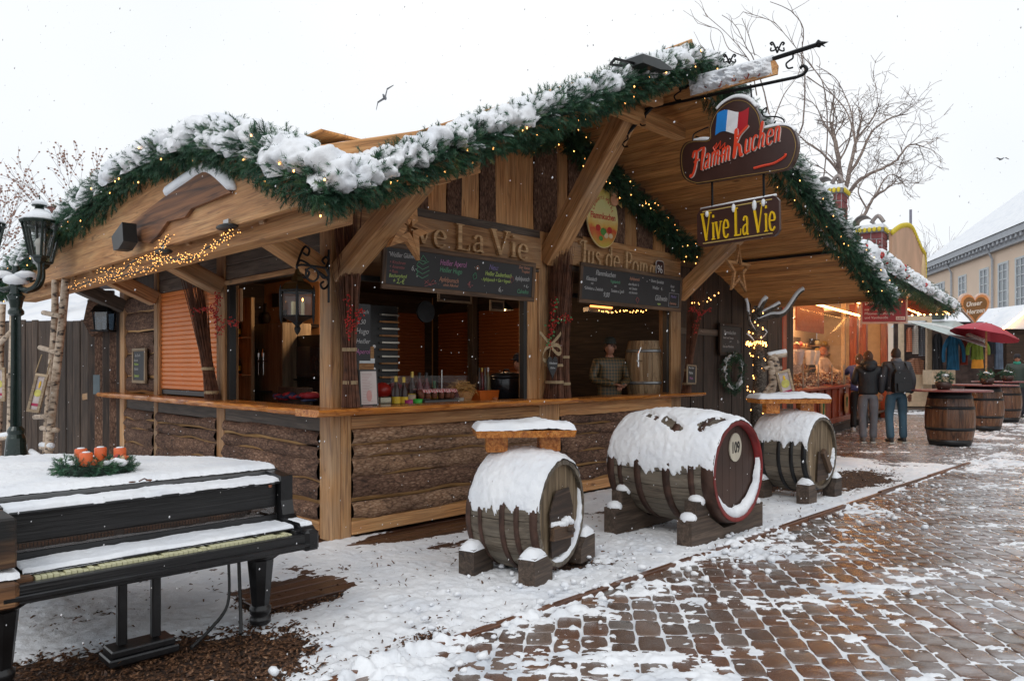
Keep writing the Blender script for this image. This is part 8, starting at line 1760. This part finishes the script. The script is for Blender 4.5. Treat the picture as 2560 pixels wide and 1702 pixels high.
o = mb.build('sweets', [plain('nut_brown', (.36,.19,.10)), plain('sugar', (.6,.46,.32)), plain('dark_choc', (.16,.07,.04))], t, S2, True); o['kind'] = 'stuff'
# shelves with goods
def shelf_unit(x0, x1, y, z0, z1, n, label, mats):
    t = thing('shelf_unit', label, 'shelf', S2 @ Matrix.Translation(((x0+x1)/2, y, z0))); MB().box(x0,x1,y+.3,y+.32,z0,z1).build('back', plain('dark_back', (.06,.035,.02)), t, S2); rs_ = random.Random(int(x0*10))
    for i in range(n):
        z = z0+(z1-z0)*i/n; MB().box(x0,x1,y,y+.3,z,z+.02).build('board', M_OAKW, t, S2); mb = MB(); x = x0+.08
        while x < x1-.05: w = rs_.uniform(.07,.13); mb.ball((x, y+.12, z+.02+w*.6), (w*.6,w*.6,w*.6), 7, 5, rs_.randrange(len(mats))); x += w*1.3
        o = mb.build('goods', mats, t, S2, True); o['kind'] = 'stuff'
    return t
gm = [plain('goods_cream', (.6,.48,.25)), plain('goods_red', (.35,.04,.03)), plain('goods_brown', (.14,.06,.03)), plain('goods_gold', (.5,.3,.08))]
shelf_unit(6.7, 8.0, 1.5, 1.1, 2.3, 4, 'shelf of round pale sweet jars at the back left of the sweets stall', gm); shelf_unit(9.0, 10.1, 1.5, 1.0, 2.3, 6, 'narrow shelf stacked with cream boxes behind the sweets vendor', [gm[0], gm[0], gm[3]]); shelf_unit(10.9, 12.4, 1.4, .6, 2.2, 5, 'dark shelf at the far right end of the sweets stall', gm[1:])
person('vendor in cream white smock serving behind the sweets counter', S2 @ Matrix.Translation((5.35, .6, .24)) @ Matrix.Rotation(R(-15), 4, 'Z'), 1.72, plain('cream_smock', (.68,.5,.35), .8), plain('vendor_trousers', (.1,.08,.06)), M_BLACK, plain('ginger_hair', (.25,.08,.03)), face=R(30), arms={1: [(.19,0,1.42),(.25,-.12,1.18),(.22,-.35,1.12)], -1: [(-.19,0,1.42),(-.26,-.05,1.15),(-.2,-.25,1.05)]})
person('helper in spotted pale apron at the left end of the sweets stall', S2 @ Matrix.Translation((2.6, .5, .24)), 1.72, plain('spotted_apron', (.6,.45,.35), .8, var=.4, bs=200), plain('helper_trousers', (.1,.06,.05)), M_BLACK, plain('red_hair', (.3,.07,.03)), hairlong=.1)
for i, (x, m_) in enumerate(((2.75, gm[0]), (3.2, gm[0]), (1.9, gm[1]))): q = Vector((x, .25, zt_+.46)); t = thing('paper_cone' if i < 2 else 'cup_stack', ['large folded white paper bags left of the vendor on the glass cabinet', 'second fan of folded paper bags nearest the vendor', 'stack of red and white cups at the left of the glass cabinet'][i], 'paper bags' if i < 2 else 'cups', S2 @ Matrix.Translation(q)); MB().lathe([(.07,0),(.12,.26),(.10,.31),(.05,.24)], 7 if i < 2 else 14).build('cone', plain('paper_white', (.7,.58,.48), .8) if i < 2 else plain('cup_paper', (.55,.45,.42)), t, S2 @ Matrix.Translation(q))
# roof: low pitched, projecting, bulbs under the eave
ov = 1.6; EZ = h2(1985, 716, 0)[2]; 
s2b('fascia', -.6, XE+1.2, -ov-.03, -ov+.03, RZ-.02, RZ+.22, plain('dark_red_fascia', (.13,.03,.02), .5)); s2b('canopy', -.6, XE+1.2, -ov, 0, RZ+.02, RZ+.06, plain('canopy_orange', (.5,.2,.06), .6)); s2b('fascia', XE+1.15, XE+1.2, -ov, 3.5, RZ-.02, RZ+.2, plain('dark_red_fascia2', (.13,.03,.02), .5))
for x in np.arange(-.5, XE+1.2, .42): s2b('canopy_slat', x, x+.05, -ov+.04, -.02, RZ-.04, RZ+.015, plain('slat_dark', (.12,.04,.02), .5) if False else M_RED)
MB().add([(-.7,-ov-.1,RZ+.2),(XE+1.3,-ov-.1,RZ+.2),(XE+1.3,3.6,RZ+.2),(-.7,3.6,RZ+.2),(1.0,1.6,RZ+1.5),(XE-.8,1.6,RZ+1.5)], [(0,1,5,4),(1,2,5),(2,3,4,5),(3,0,4)]).build('roof', M_SNOWR, SW, S2)
BIG = plain('canopy_bulb', (1,.7,.35), emit=(1,.52,.17), es=14); rows = MB()
for yy in (-ov+.12, -.8, -.15):
    for x in np.arange(-.4, XE+1.1, .16 if yy != -.8 else .30): rows.ball((x, yy, RZ-.03), .030, 6, 4)
for yy in np.arange(-ov+.1, 3.2, .16): rows.ball((XE+1.08, yy, RZ-.03), .03, 6, 4)
for x in np.arange(0, 7, .13): rows.ball((x, -.05, 2.74), .024, 6, 4)
o = rows.build('bulbs', BIG, SW, S2); o['kind'] = 'stuff'
for i, x in enumerate((1.5, 4.2, 7.2)):
    ld = bpy.data.lights.new('stall_light', 'POINT'); ld.energy = 70; ld.color = (1, .70, .42); ld.shadow_soft_size = .2; link(bpy.data.objects.new('stall_light', ld), SW, S2 @ Matrix.Translation((x, 1.3, RZ-.35)))
for x in (3.4, 4.6): MB().lathe([(.02,RZ-.05),(.02,RZ-.35),(.16,RZ-.5),(.17,RZ-.52)], 14, cap=False).build('lamp_shade', plain('brass_shade', (.4,.25,.12), .3, .8), SW, S2 @ Matrix.Translation((x, .6, 0))); MB().ball((x,.6,RZ-.52), .05).build('bulb', BIG, SW, S2)
# inner reflected sign board
q = h2(1885, 740, .1); MB().box(q[0]-1.1, q[0]+1.1, .25, .28, q[2]-.22, q[2]+.38).build('inner_sign', plain('inner_sign', (.35,.10,.05), .6), SW, S2)
# chimneys with cowls
def chimney(label, u0, u1, vt, vb, yy):
    a, b_ = hitw(u0, vt, yy), hitw(u1, vt, yy); z1 = a.z; z0 = RZ+.25; w = (b_.x-a.x)/2*1.2; Mx = Matrix.Translation(((a.x+b_.x)/2, yy, 0)) @ Matrix.Rotation(R(-35.9), 4, 'Z'); t = thing('brick_chimney', label, 'chimney', Mx @ Matrix.Translation((0,0,z0)), 'decorative brick chimneys on the sweets stall')
    MB().box(-w, w, 0, w*1.6, z0, z1).build('shaft', M_MORT, t, Mx); n = max(3, int((z1-z0)/.17)); k = None; hb = (z1-z0)/n
    for i in range(n):
        off = (i % 2)*.5; 
        for j in range(-1, 4):
            bl = 2*w/3; xa = max(-w, -w+(j+off)*bl); xb = min(w, -w+(j+1+off)*bl)
            if xb-xa > .05: MB().box(xa+.012, xb-.012, -.02, .02, z0+i*hb+.012, z0+(i+1)*hb-.012).build('brick', M_BRK, t, Mx)
            if off == 0 or True:
                ya, yb = max(0, (j+off)*bl), min(w*1.6, (j+1+off)*bl)
                if yb-ya > .05: MB().box(w-.02, w+.02, ya+.012, yb-.012, z0+i*hb+.012, z0+(i+1)*hb-.012).build('brick', M_BRK, t, Mx)
    MB().box(-w*1.08, w*1.08, -.06, w*1.7, z1, z1+.10).build('crown', plain('crown_grey', (.25,.25,.26), .6), t, Mx); MB().box(-w*1.1, w*1.1, -.08, w*1.72, z1+.10, z1+.19).build('snow', M_SNOW, t, Mx)
    mb = MB()
    for i in range(7): mb.ball((-w+(i+.5)*2*w/7, -.09, z1+.06), (w*.13,.03,.06), 8, 5)
    for i in range(6): mb.ball((w+.06, (i+.5)*w*1.6/6, z1+.06), (.03,w*.12,.06), 8, 5)
    mb.build('yellow_scallop', plain('scallop_yellow', (.62,.48,.03), .5), t, Mx, True)
    V = []; 
    for i in range(17):
        a = PI*(1.0-i/16*1.0); r = w*.62; V += [(r*math.cos(a)-w*.2, .05, z1+.2+r*1.15*math.sin(a)), (r*math.cos(a)-w*.2, w*1.5, z1+.2+r*1.15*math.sin(a)), (r*.96*math.cos(a)-w*.2, .05, z1+.19+r*1.1*math.sin(a)), (r*.96*math.cos(a)-w*.2, w*1.5, z1+.19+r*1.1*math.sin(a))]
    MB().add(V, [(i*4+a, i*4+b_, i*4+4+b_, i*4+4+a) for i in range(16) for a, b_ in ((0,1),(1,3),(3,2),(2,0))]).build('cowl', plain('cowl_zinc', (.22,.20,.19), .4, .6), t, Mx, True)
    MB().tube(cr([(w*.3,.1,z1+.25),(w*.7,.1,z1+.42),(w*1.05,.1,z1+.25)], 5), .05, 8).build('cowl_tail', plain('cowl_tail', (.28,.24,.22), .4, .6), t, Mx, True)
M_BRK = plain('red_brick', (.20,.05,.05), .8, var=.25, bs=20); M_MORT = plain('mortar_grey', (.42,.40,.40), .9)
chimney('tall brick chimney with zinc cowl directly right of the brown hanging sign', 1874, 1930, 448, 560, 17.2)
chimney('shorter wider brick chimney with cowl further right on the sweets stall', 1963, 2022, 537, 590, 18.6)
# ornate yellow edged board
q0 = h2(2052, 560, -.6); oc = [(2052,640),(2052,535),(2075,520),(2098,525),(2118,570),(2128,590),(2128,640),(2115,655)]
Pq = [h2(u, v, -.6) for u, v in oc]; t = thing('gable_board', 'pale peach painted gable board edged with yellow scalloped trim on the sweets stall roof', 'board', S2 @ Matrix.Translation(Pq[0]))
MB().prism([(p[0], p[2]) for p in Pq], -.62, -.55).build('panel', plain('peach_panel', (.55,.34,.22), .6, var=.2, bs=8), t, S2)
mb = MB(); Q = cr([Vector((p[0], -.63, p[2])) for p in Pq[1:7]], 8)
for p in Q: mb.ball(p, (.075,.05,.075), 7, 5)
for p in cr([h2(u, v, -.7) for u, v in ((2052,618),(2075,625),(2095,645),(2130,655))], 9): mb.ball(p, (.06,.05,.06), 7, 5)
mb.build('yellow_trim', plain('trim_yellow', (.62,.48,.03), .5), t, S2, True)
# ornament pendant (almond like) on the roof edge
pq = h2(2127, 640, -1.5); Mq = S2 @ Matrix.Translation(pq); t = thing('almond_ornament', 'tall pale almond shaped ornament hanging at the roof corner of the sweets stall', 'ornament', Mq); MB().ball((0,0,0), (.13,.05,.55), 12, 10).build('almond', plain('almond', (.55,.38,.2), .6, var=.25, bs=10), t, Mq, True)
# garland with red baubles along this roof
Pg = [S2 @ Vector((x, -ov-.12, RZ+.18)) for x in np.linspace(-.6, XE+1.2, 14)]
Pg = [S2 @ h2(u, v, -ov-.1) for u, v in ((1975,592),(2010,612),(2060,640),(2110,668),(2150,690),(2190,712))]
t, _ = mk_garland('fir garland with red baubles along the eave of the sweets stall', Pg, .20, 260, .7, 41, None, group='fir garlands on the back stalls'); mb = MB(); rs_ = random.Random(3)
for a, b_ in zip(Pg, Pg[1:]):
    for k in range(9): c = a.lerp(b_, rs_.random()); mb.ball((c.x+rs_.uniform(-.1,.1), c.y-.22, c.z+rs_.uniform(-.05,.15)), rs_.uniform(.03,.045), 8, 5)
mb.build('bauble', plain('red_bauble', (.5,.02,.02), .25), t, smooth=True)
Pg = [F @ hit(u, v, 'y', .1) for u, v in ((1812,708),(1850,706),(1880,712))]
# red price sign
a, b_, c_ = h2(1984, 690, -ov-.25), h2(2087, 690, -ov-.25), h2(1984, 745, -ov-.25); Mq = S2 @ Matrix.Translation(((a[0]+b_[0])/2, -ov-.25, (a[2]+c_[2])/2)); w, h = (b_[0]-a[0])/2, .50
w, h = .468, .315; Mq = Matrix.Translation(hitw(2035.5, 710.5, 15.5)) @ Matrix.Rotation(R(-8), 4, 'Z')
t = thing('price_sign', 'red sign with white lettering about Dampfnudeln hanging below the end of the garland', 'sign', Mq)
MB().box(-w,w,0,.03,-h,h).build('border', plain('sign_border', (.6,.42,.35)), t, Mq); MB().box(-w+.04,w-.04,-.005,0,-h+.04,h-.04).build('panel', plain('sign_deep_red', (.28,.015,.02), .4, var=.3, bs=8), t, Mq)
for s, z, sz in (('Warme', .72, .09), ('Dampfnudeln', .38, .11), ('mit Kirsch- oder', -.06, .07), ('Pflaumenmusfüllung', -.33, .07), ('und Vanillesoße', -.60, .07)): text(s, sz, plain('sign_white', (.75,.7,.68), .6), t, Mq @ Matrix.Translation((-w+.08,-.008,z*h)) @ Matrix.Rotation(R(90),4,'X'), sx=1.05)
MB().box(w*.5,w*.88,-.008,-.005,-h*.76,-h*.54).build('price_tag', plain('tag_white', (.7,.66,.62)), t, Mq); text('6,00 €', .055, plain('tag_red', (.4,.03,.03)), t, Mq @ Matrix.Translation((w*.53,-.010,-h*.65)) @ Matrix.Rotation(R(90),4,'X'))

# ================================================================ clothes stall, umbrella, heart, huts
yB = 27.6
def wb(name, u0, u1, v0, v1, Y, d, mat, p, c=0): a, b_ = hitw(u0, v1, Y), hitw(u1, v0, Y); return MB().box(a.x, b_.x, Y, Y+d, max(0, a.z), b_.z, c=c).build(name, mat, p)
p = hitw(2120, 935, yB); t = thing('clothes_stall', 'beige framed stall selling knitted clothes, snow on its awning', 'market stall', Matrix.Translation((p.x, yB, 0))); M_BEI = plain('beige_frame', (.58,.44,.30), .6)
wb('door_post', 2135, 2146, 728, 937, yB, .12, M_BEI, t); wb('door_post', 2072, 2082, 728, 937, yB, .12, M_BEI, t); wb('door_rail', 2082, 2135, 728, 738, yB, .12, M_BEI, t); wb('door_panel', 2082, 2135, 862, 937, yB, .10, M_BEI, t); wb('plinth', 2078, 2140, 937, 944, yB, .3, M_DARKW, t)
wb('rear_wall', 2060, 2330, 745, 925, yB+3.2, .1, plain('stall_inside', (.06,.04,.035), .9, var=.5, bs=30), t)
a, b_, c_ = hitw(2095, 742, yB-.3), hitw(2262, 758, yB-2.6), hitw(2262, 740, yB+1); MB().add([a, hitw(2180,770,yB-2.6), hitw(2270,800,yB-3.8), hitw(2262,768,yB+.5), hitw(2200,738,yB+1)], [(0,1,2,3,4)]).build('awning', plain('awning_green', (.42,.47,.45), .5), t)
mb = MB(); Q_ = [hitw(2082,742,yB-.2), hitw(2145,748,yB-.6), hitw(2210,762,yB-1.8), hitw(2268,785,yB-3)]; mb.tube(Q_, .07, 8); mb.build('awning_edge', plain('awning_white', (.6,.6,.58)), t)
a = hitw(2120, 735, yB+1); MB().add([hitw(2085,722,yB), hitw(2190,722,yB), hitw(2170,690,yB+2.5), hitw(2085,690,yB+2.5)], [(0,1,2,3)]).build('roof_snow', M_SNOWR, t)
wb('green_gable', 2110, 2175, 692, 735, yB+.6, .3, plain('slate_green', (.20,.26,.25), .6), t)
def garment(label, u0, u1, v0, v1, Y, col, sleeves=True, skirt=None, group='clothes hanging on the clothes stall', extra=0):
    a, b_ = hitw(u0, v1, Y), hitw(u1, v0, Y); cx = (a.x+b_.x)/2; w = (b_.x-a.x)/2; z0, z1 = a.z, b_.z; h = z1-z0; M = Matrix.Translation((cx, Y, z0)); t = thing('garment', label, 'clothes', M, group)
    bw = w*(.62 if sleeves else 1); out = [(-bw,0),(bw,0),(bw*.92,h*.55),(bw*.95,h*.86),(bw*.35,h),(-bw*.35,h),(-bw*.95,h*.86),(-bw*.92,h*.55)]
    V = []; n = 20
    for i in range(n+1):
        for j in range(n+1):
            f, g = i/n, j/n; ww = bw*(1-.1*math.sin(g*PI)) if g < .86 else bw*(1-(g-.86)/.14*.6); V.append(((f*2-1)*ww, -.10*math.sin(f*PI)-.03*math.sin(f*22+g*3), g*h))
    V += [(x, .05, z) for x, y, z in V]; m_ = (n+1)**2; Fc = [(i*(n+1)+j, (i+1)*(n+1)+j, (i+1)*(n+1)+j+1, i*(n+1)+j+1) for i in range(n) for j in range(n)]; Fc += [tuple(q+m_ for q in f[::-1]) for f in Fc]
    mesh('body', V, Fc, col, t, M, True)
    if sleeves:
        for s in (-1, 1): MB().tube(cr([(s*bw*.75,0,h*.88),(s*w*.95,-.02,h*.6),(s*w*1.0,-.03,h*.22)], 4), [w*.2]*4+[w*.17]*4+[w*.14], 8).build('sleeve', col, t, M, True)
    if skirt: MB().lathe([(bw*1.0,-h*.42),(bw*.85,.02)], 14, Matrix.Diagonal((1,.3,1,1)), cap=False).build('skirt', skirt, t, M, True)
    return t
m_c = lambda c, v=.25: plain('cloth', c, .9, var=v, bs=30)
garment('large teal blue knitted coat hanging at the clothes stall', 2172, 2218, 770, 852, yB-.6, m_c((.015,.10,.19))); garment('olive green sweater over mustard skirt on a hanger', 2227, 2275, 780, 828, yB-1.2, m_c((.13,.17,.02)), skirt=m_c((.55,.22,.02)))
garment('dark grey coat left of the teal coat', 2148, 2172, 768, 850, yB-.2, m_c((.04,.04,.045)), False); garment('rust red coat between the teal coat and olive sweater', 2212, 2228, 775, 840, yB-.4, m_c((.25,.04,.025)), False); garment('black top right of the olive sweater', 2276, 2292, 778, 815, yB-.9, m_c((.015,.015,.02)), False); garment('grey blue garment at the right end of the clothes stall', 2292, 2310, 780, 850, yB-.6, m_c((.10,.13,.18)), False)
for i, (u0, u1, v0, v1, c, l) in enumerate(((2088,2100,755,810,(.35,.12,.06),'orange striped scarf in the stall door'),(2102,2115,750,815,(.5,.4,.36),'white patterned hat and scarf in the stall door'),(2116,2132,752,820,(.12,.13,.15),'grey striped shawl in the stall door'),(2088,2130,825,862,(.2,.09,.05),'brown bags lying low in the stall door'))):
    m, tt, b, N, lk = nmat('stripes'); tc = N('TexCoord'); w_ = N('TexWave', in_Scale=4, bands_direction='Z'); lk(tc.outputs['Object'], w_.inputs[0]); rp = N('ValToRGB'); ramp(rp, [(.4, c), (.6, tuple(min(1, x*2.4+.03) for x in c))]); lk(w_.outputs['Fac'], rp.inputs[0]); lk(rp.outputs[0], b.inputs['Base Color']); garment(l, u0, u1, v0, v1, yB+.6, m, False)
wb('shelf', 2146, 2200, 852, 885, yB-.9, .6, M_BEI, t)
pu = hitw(2278, 790, 24.5); Mq = Matrix.Translation((pu.x, 24.5, 0)); t = thing('umbrella', 'wide crimson market umbrella tilted over the clothes stall', 'umbrella', Mq); zc_ = hitw(2278, 742, 24.5).z; T = Matrix.Translation((-.1,0,zc_-.1)) @ Matrix.Rotation(R(14), 4, 'Y')
cm = plain('crimson_canvas', (.42,.03,.05), .6, var=.12, bs=10)
for k in range(8):
    a0, a1 = 2*PI*k/8, 2*PI*(k+1)/8; V = [(0,0,.08)]
    for i in range(1, 6):
        f = i/5
        for a in (a0, (a0+a1)/2, a1): r = 1.02*f*(.97 if a not in (a0, a1) else 1); V.append((r*math.cos(a), r*math.sin(a), .08-.42*f**1.6-(.02 if a not in (a0, a1) else 0)))
    Fc = [(0,1,2),(0,2,3)]+[(1+3*i+j, 4+3*i+j, 5+3*i+j, 2+3*i+j) for i in range(4) for j in (0,1)]; V += [(x,y,z-.012) for x,y,z in V]; Fc += [tuple(q+16 for q in f[::-1]) for f in Fc]; MB().add(V, Fc).build('panel', cm, t, Mq @ T)
MB().tube([(-.1,0,0),(-.1,0,zc_)], .03, 8).build('pole', M_OAKW, t, Mq)
ph = hitw(2243, 712, 29); Mq = Matrix.Translation(ph); t = thing('gingerbread_heart', 'big gingerbread heart sign with white icing lettering above the clothes stall', 'heart sign', Mq)
s_ = .66; MB().prism(heart(s_*2, s_*2), -.05, .1).build('rim', plain('heart_rim', (.7,.5,.4)), t, Mq); MB().prism(heart(s_*1.8, s_*1.8), -.07, -.05).build('border', plain('heart_orange', (.65,.25,.08)), t, Mq); MB().prism(heart(s_*1.5, s_*1.5), -.085, -.07).build('heart', plain('gingerbread', (.22,.10,.03)), t, Mq)
text('Unser', .25, plain('icing', (.75,.65,.55)), t, Mq @ Matrix.Translation((-.38,-.09,.16)) @ Matrix.Rotation(R(-8),4,'Y') @ Matrix.Rotation(R(90),4,'X'), shear=.3, off=.006); text('Herzen', .25, plain('icing2', (.75,.65,.55)), t, Mq @ Matrix.Translation((-.38,-.09,-.14)) @ Matrix.Rotation(R(-8),4,'Y') @ Matrix.Rotation(R(90),4,'X'), shear=.3, off=.006)
a = hitw(2185, 770, 32); b_ = hitw(2278, 770, 32); house('snowy_booth', 'booth with a steep white snowy roof under the gingerbread heart', a.x, b_.x, 32, 36, hitw(2200,742,32).z, hitw(2200,708,34).z, m_dkw, M_SNOWR)
a, b_ = hitw(2318, 760, 30), hitw(2420, 760, 30); house('lit_gable_hut', 'hut at the right edge with rows of warm bulbs along its snowy gable', a.x, b_.x, 30, 36, hitw(2318,758,30).z, hitw(2340,700,30).z, M_DARKW, M_SNOWR, ridge='y')
mb = MB(); q0, q1, q2 = Vector((a.x-.4,29.6,hitw(2318,758,30).z)), Vector(((a.x+b_.x)/2,29.6,hitw(2340,700,30).z)), Vector((b_.x+.4,29.6,hitw(2318,758,30).z))
for s0, s1 in ((q0,q1),(q1,q2)):
    for k in range(26): mb.ball(s0.lerp(s1, k/25), .045, 6, 4)
t = thing('bulb_row', 'row of round warm bulbs edging the gable of the right edge hut', 'lights', Matrix.Translation(q0)); mb.build('bulbs', BIG, t)['kind'] = 'stuff'
# colourful goods and lights far behind
t = thing('market_row', 'distant jumble of lit market booths behind the clothes', 'market booths', Matrix.Translation((hitw(2290,800,40).x, 40, 0))); mb = MB(); rs_ = random.Random(4)
for i in range(60): c = hitw(rs_.uniform(2150, 2358), rs_.uniform(772, 850), 40); w = rs_.uniform(.2,.5); mb.box(c.x-w,c.x+w,40,40.3,c.z-w*.8,c.z+w*.8,rs_.randrange(5))
mb.build('goods', [m_dkw, plain('far_red', (.2,.03,.03)), plain('far_orange', (.5,.2,.05)), plain('far_blue', (.1,.15,.3)), M_DARKW], t)['kind'] = 'stuff'
# ---- barrel tables on the street
def street_barrel(label, u, vb, sc, pl):
    p = at(u, vb); M = Matrix.Translation((p.x, p.y, 0)) @ Matrix.Rotation(random.uniform(0,6), 4, 'Z'); t = thing('barrel_table', label, 'barrel table', M, 'standing barrel tables in the street')
    barrel(t, M @ Matrix.Translation((0,0,1.02*sc)) @ Matrix.Rotation(R(-90), 4, 'Y'), 1.02*sc, .34*sc, .425*sc, 20, [(-.07*sc,.12*sc),(-.30*sc,.055*sc),(-.70*sc,.055*sc),(-.96*sc,.12*sc)], M_STAVEB, M_STAVEB, M_HOOPB, z0=0)
    MB().lathe([(.001,1.02*sc),(.70*sc,1.02*sc),(.71*sc,1.035*sc),(.70*sc,1.05*sc),(.001,1.05*sc)], 48).build('table_top', plain('maroon_top', (.20,.055,.05), .3), t, M)
    Mp = M @ Matrix.Translation((-.1, .05, 1.05*sc)); pt = thing('plant_bowl', pl, 'potted plant', Mp, 'fir bowls on the barrel tables'); MB().lathe([(.10,0),(.14,.06),(.15,.14),(.12,.15),(0,.14)], 16).build('bowl', plain('bowl_dark', (.05,.025,.02), .5), pt, Mp, True)
    P = [Mp @ Vector(q) for q in ((-.14,0,.17),(0,0,.21),(.14,.02,.17))]; garland_foliage('foliage', P, .13, 420, pt, scale=1.1, seed=int(u)); MB().ball((.02,-.03,.27), (.07,.06,.03), 8, 5, j=.15).ball((-.08,0,.24), (.04,.04,.02), 8, 5).build('snow', M_SNOW, pt, Mp, True)
street_barrel('nearest standing barrel table with round maroon top in the street', 2187, 1024, 1.0, 'bowl of fir twigs on the nearest barrel table')
street_barrel('middle standing barrel table, partly hidden by the nearest one', 2262, 990, 1.02, 'bowl of fir twigs on the middle barrel table')
street_barrel('farthest standing barrel table beside the man in the green jacket', 2309, 970, 1.04, 'bowl of fir twigs on the farthest barrel table')
# ---- birds and falling snow
for (u, v, Y, label, r_) in ((886, 225, 16, 'grey gull banking in the sky above the stall', 55), (2305, 367, 30, 'dark bird flying at the right side of the sky', 0)):
    Mq = Matrix.Translation(hitw(u, v, Y)) @ Matrix.Rotation(R(-r_), 4, 'Y') @ Matrix.Diagonal((.8,.8,.8,1)); t = thing('flying_bird', label, 'bird', Mq); mb = MB(); mb.ball((0,0,0), (.05,.16,.045), 10, 7).ball((0,-.17,.01), (.03,.05,.03), 8, 5)
    m_b = plain('gull_grey', (.3,.31,.33), .8) ; mb.build('body', m_b, t, Mq, True)
    for s in (-1, 1): MB().add([(s*.03,-.08,0),(s*.03,.08,0),(s*.22,.04,.07),(s*.22,-.08,.07),(s*.42,.02,-.01),(s*.40,-.03,-.0),(s*.03,.0,.02),(s*.22,-.02,.085)], [(0,1,2,3),(3,2,4,5),(0,6,7,3),(6,1,2,7),(3,7,4)]).build('wing', m_b, t, Mq)
M_FLAKE, t_, b_n, N, lk = nmat('snowflake'); d_b = N('BsdfDiffuse'); d_b.inputs[0].default_value = (.95, .95, .96, 1); tr_ = N('BsdfTranslucent'); tr_.inputs[0].default_value = (.95, .95, .96, 1); mx_ = N('MixShader'); lk(d_b.outputs[0], mx_.inputs[1]); lk(tr_.outputs[0], mx_.inputs[2]); lk(mx_.outputs[0], t_.nodes['Material Output'].inputs[0])
rs = np.random.RandomState(5); n = 2600; Yd = 1.6+rs.rand(n)**.8*11; X = (rs.rand(n)*1.5-.75)*Yd; Z = 1.5+(rs.rand(n)*1.0-.5)*Yd*1.0
V = []; Fc = []; octa = np.array([(1,0,0),(-1,0,0),(0,1,0),(0,-1,0),(0,0,1),(0,0,-1)], float); of = np.array([(0,2,4),(2,1,4),(1,3,4),(3,0,4),(2,0,5),(1,2,5),(3,1,5),(0,3,5)])
ok = Z > .05; X, Yd, Z = X[ok], Yd[ok], Z[ok]; n = len(X); sz = rs.uniform(.0010, .0030, n)*(.7+.09*Yd)
V = octa[None]*sz[:, None, None]*np.array([1,1,1.7])+np.stack([X, Yd, Z], 1)[:, None]; V[:, 4, 0] += sz*.5; Fc = (np.arange(n)*6)[:, None, None]+of[None]
o = mesh('falling_snow', V.reshape(-1, 3), Fc.reshape(-1, 3), M_FLAKE, smooth=True); o['kind'] = 'stuff'
# lettering to meshes
bpy.context.view_layer.update(); dg = bpy.context.evaluated_depsgraph_get()
for o in [o for o in C.objects if o.type == 'FONT']:
    me = bpy.data.meshes.new_from_object(o.evaluated_get(dg)); me.name = 'lettering'
    n = bpy.data.objects.new('lettering', me); n.data.materials.clear(); n.data.materials.append(o.data.materials[0]); M = o.matrix_basis.copy(); par = o.parent; bpy.data.objects.remove(o); link(n, par, M)
